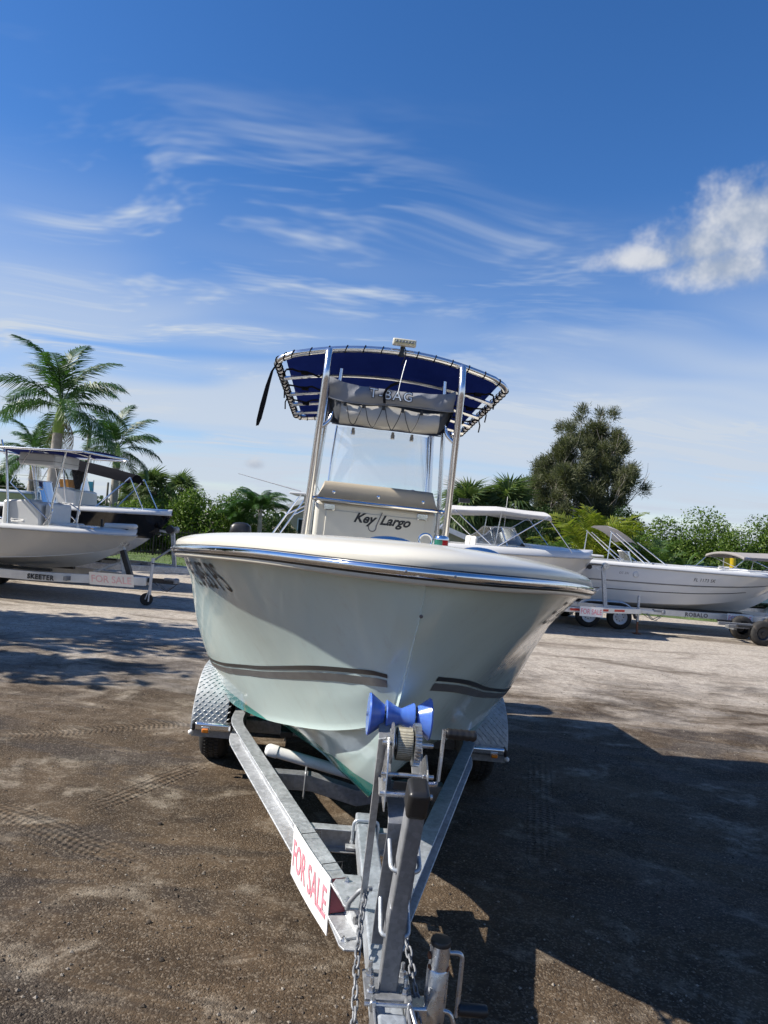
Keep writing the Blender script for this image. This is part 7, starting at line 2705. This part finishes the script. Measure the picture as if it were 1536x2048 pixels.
def house(name, label, x, y, rz, w, d, h, rise, wall, roof_m, wins, over=0.45):
    r = thing(name, label, 'house', (x, y, gz(x, y)), (0, 0, rz))
    MB().prism([(-w / 2, -d / 2, 0), (w / 2, -d / 2, 0), (w / 2, -d / 2, h), (0, -d / 2, h + rise), (-w / 2, -d / 2, h)], (0, d, 0)).build('wall', wall, r)
    rf = MB()
    e = over
    for s in (-1, 1):
        k = rise / (w / 2)
        rf.add([(0, -d / 2 - e, h + rise + 0.03), (s * (w / 2 + e), -d / 2 - e, h - k * e + 0.03), (s * (w / 2 + e), d / 2 + e, h - k * e + 0.03), (0, d / 2 + e, h + rise + 0.03),
                (0, -d / 2 - e, h + rise + 0.13), (s * (w / 2 + e), -d / 2 - e, h - k * e + 0.13), (s * (w / 2 + e), d / 2 + e, h - k * e + 0.13), (0, d / 2 + e, h + rise + 0.13)],
               [(0, 1, 2, 3), (4, 5, 6, 7), (0, 1, 5, 4), (1, 2, 6, 5), (2, 3, 7, 6)])
    ro = rf.build('roof', roof_m, r, smooth=0)
    for s in (-1, 1):
        k = rise / (w / 2)
        MB().beam((0, -d / 2 - e - 0.02, h + rise + 0.06), (s * (w / 2 + e), -d / 2 - e - 0.02, h - k * e + 0.06), 0.03, 0.20).build('fascia', MAT['trim'], ro)
    for (wx, wz, ww, wh) in wins:
        f = MB().box((wx, -d / 2 - 0.02, wz), (ww + 0.14, 0.06, wh + 0.14)).build('window', MAT['trim'], r)
        MB().box((wx, -d / 2 - 0.055, wz), (ww, 0.02, wh)).build('window_pane', MAT['winglass'], f)
    return r


house('beige_house', 'beige stucco house with pale metal roof behind the hard top boat', -1.9, 40.0, R(-6), 5.6, 7.0, 2.45, 1.1, MAT['stucco'], MAT['roof'], ((-1.7, 1.4, 0.8, 1.1), (0.2, 1.5, 1.2, 0.9), (1.9, 1.5, 0.8, 0.9)))
house('green_house', 'grey green house gable behind the runabout', 1.9, 31.0, R(8), 3.6, 5.0, 1.55, 0.62, MAT['stucco_g'], MAT['roof'], ((0.8, 1.0, 0.6, 0.6),), 0.3)
house('white_shed', 'small white shed between the palms behind the folded bimini', 9.1, 29.2, R(-5), 2.6, 3.0, 1.75, 0.65, MAT['trim'], MAT['roof'], ((0.3, 1.0, 0.6, 0.5),), 0.25)


def kayak(label, x, y, rz, L, tilt=0.0):
    rows = []
    for i in range(13):
        u = i / 12
        w = 0.36 * math.sin(math.pi * min(0.98, max(0.02, u)))**0.55
        rows.append([(L * (u - 0.5), w * math.cos(a), 0.20 + 0.19 * math.sin(a) * (1 if a > math.pi else 0.55) + 0.12 * abs(2 * u - 1)**3) for a in np.linspace(0, 2 * math.pi, 12, endpoint=False)])
    o = MB().grid(rows, close_u=True).build('plastic_kayak', MAT['yellow'], None, smooth=60)
    o.location = (x, y, gz(x, y))
    o.rotation_euler = (tilt, 0, rz)
    tag(o, label, 'kayak')
    MB().tube([(0.35 * math.cos(a), 0.17 * math.sin(a), 0.315) for a in np.linspace(0, 2 * math.pi, 16, endpoint=False)], 0.02, 6, closed=True).build('seat_rim', MAT['black'], o)
    return o


k1 = kayak('yellow plastic kayak standing on edge by the shed behind the deck boat', 8.45, 24.2, R(8), 2.0, R(70))
k1.location.z += 0.75
rk = thing('kayak_rack', 'low timber rack holding the yellow kayak', 'rack', (8.45, 24.35, gz(8.45, 24.35)))
MB().beam((-0.8, 0, 0.72), (0.8, 0, 0.72), 0.10, 0.07).build('rack_bar', MAT['wood'], rk)
for x in (-0.7, 0.7):
    MB().beam((x, 0, 0), (x, 0, 0.70), 0.08, 0.08, up=(0, 1, 0)).build('rack_post', MAT['wood'], rk)
yb = thing('yellow_banner', 'small yellow flag banner on a stake between the hedge and the taupe bimini', 'banner', (12.15, 25.2, gz(12, 25)))
MB().tube([(0, 0, 0), (0, 0, 2.1)], 0.02, 6).build('banner_stake', MAT['galv_d'], yb)
MB().grid([[(0.01 + 0.42 * i / 6, 0.04 * math.sin(i), z + 0.02 * math.sin(i * 1.3)) for i in range(7)] for z in (2.05, 1.75, 1.45)]).build('banner_cloth', MAT['yellow'], yb, smooth=60)
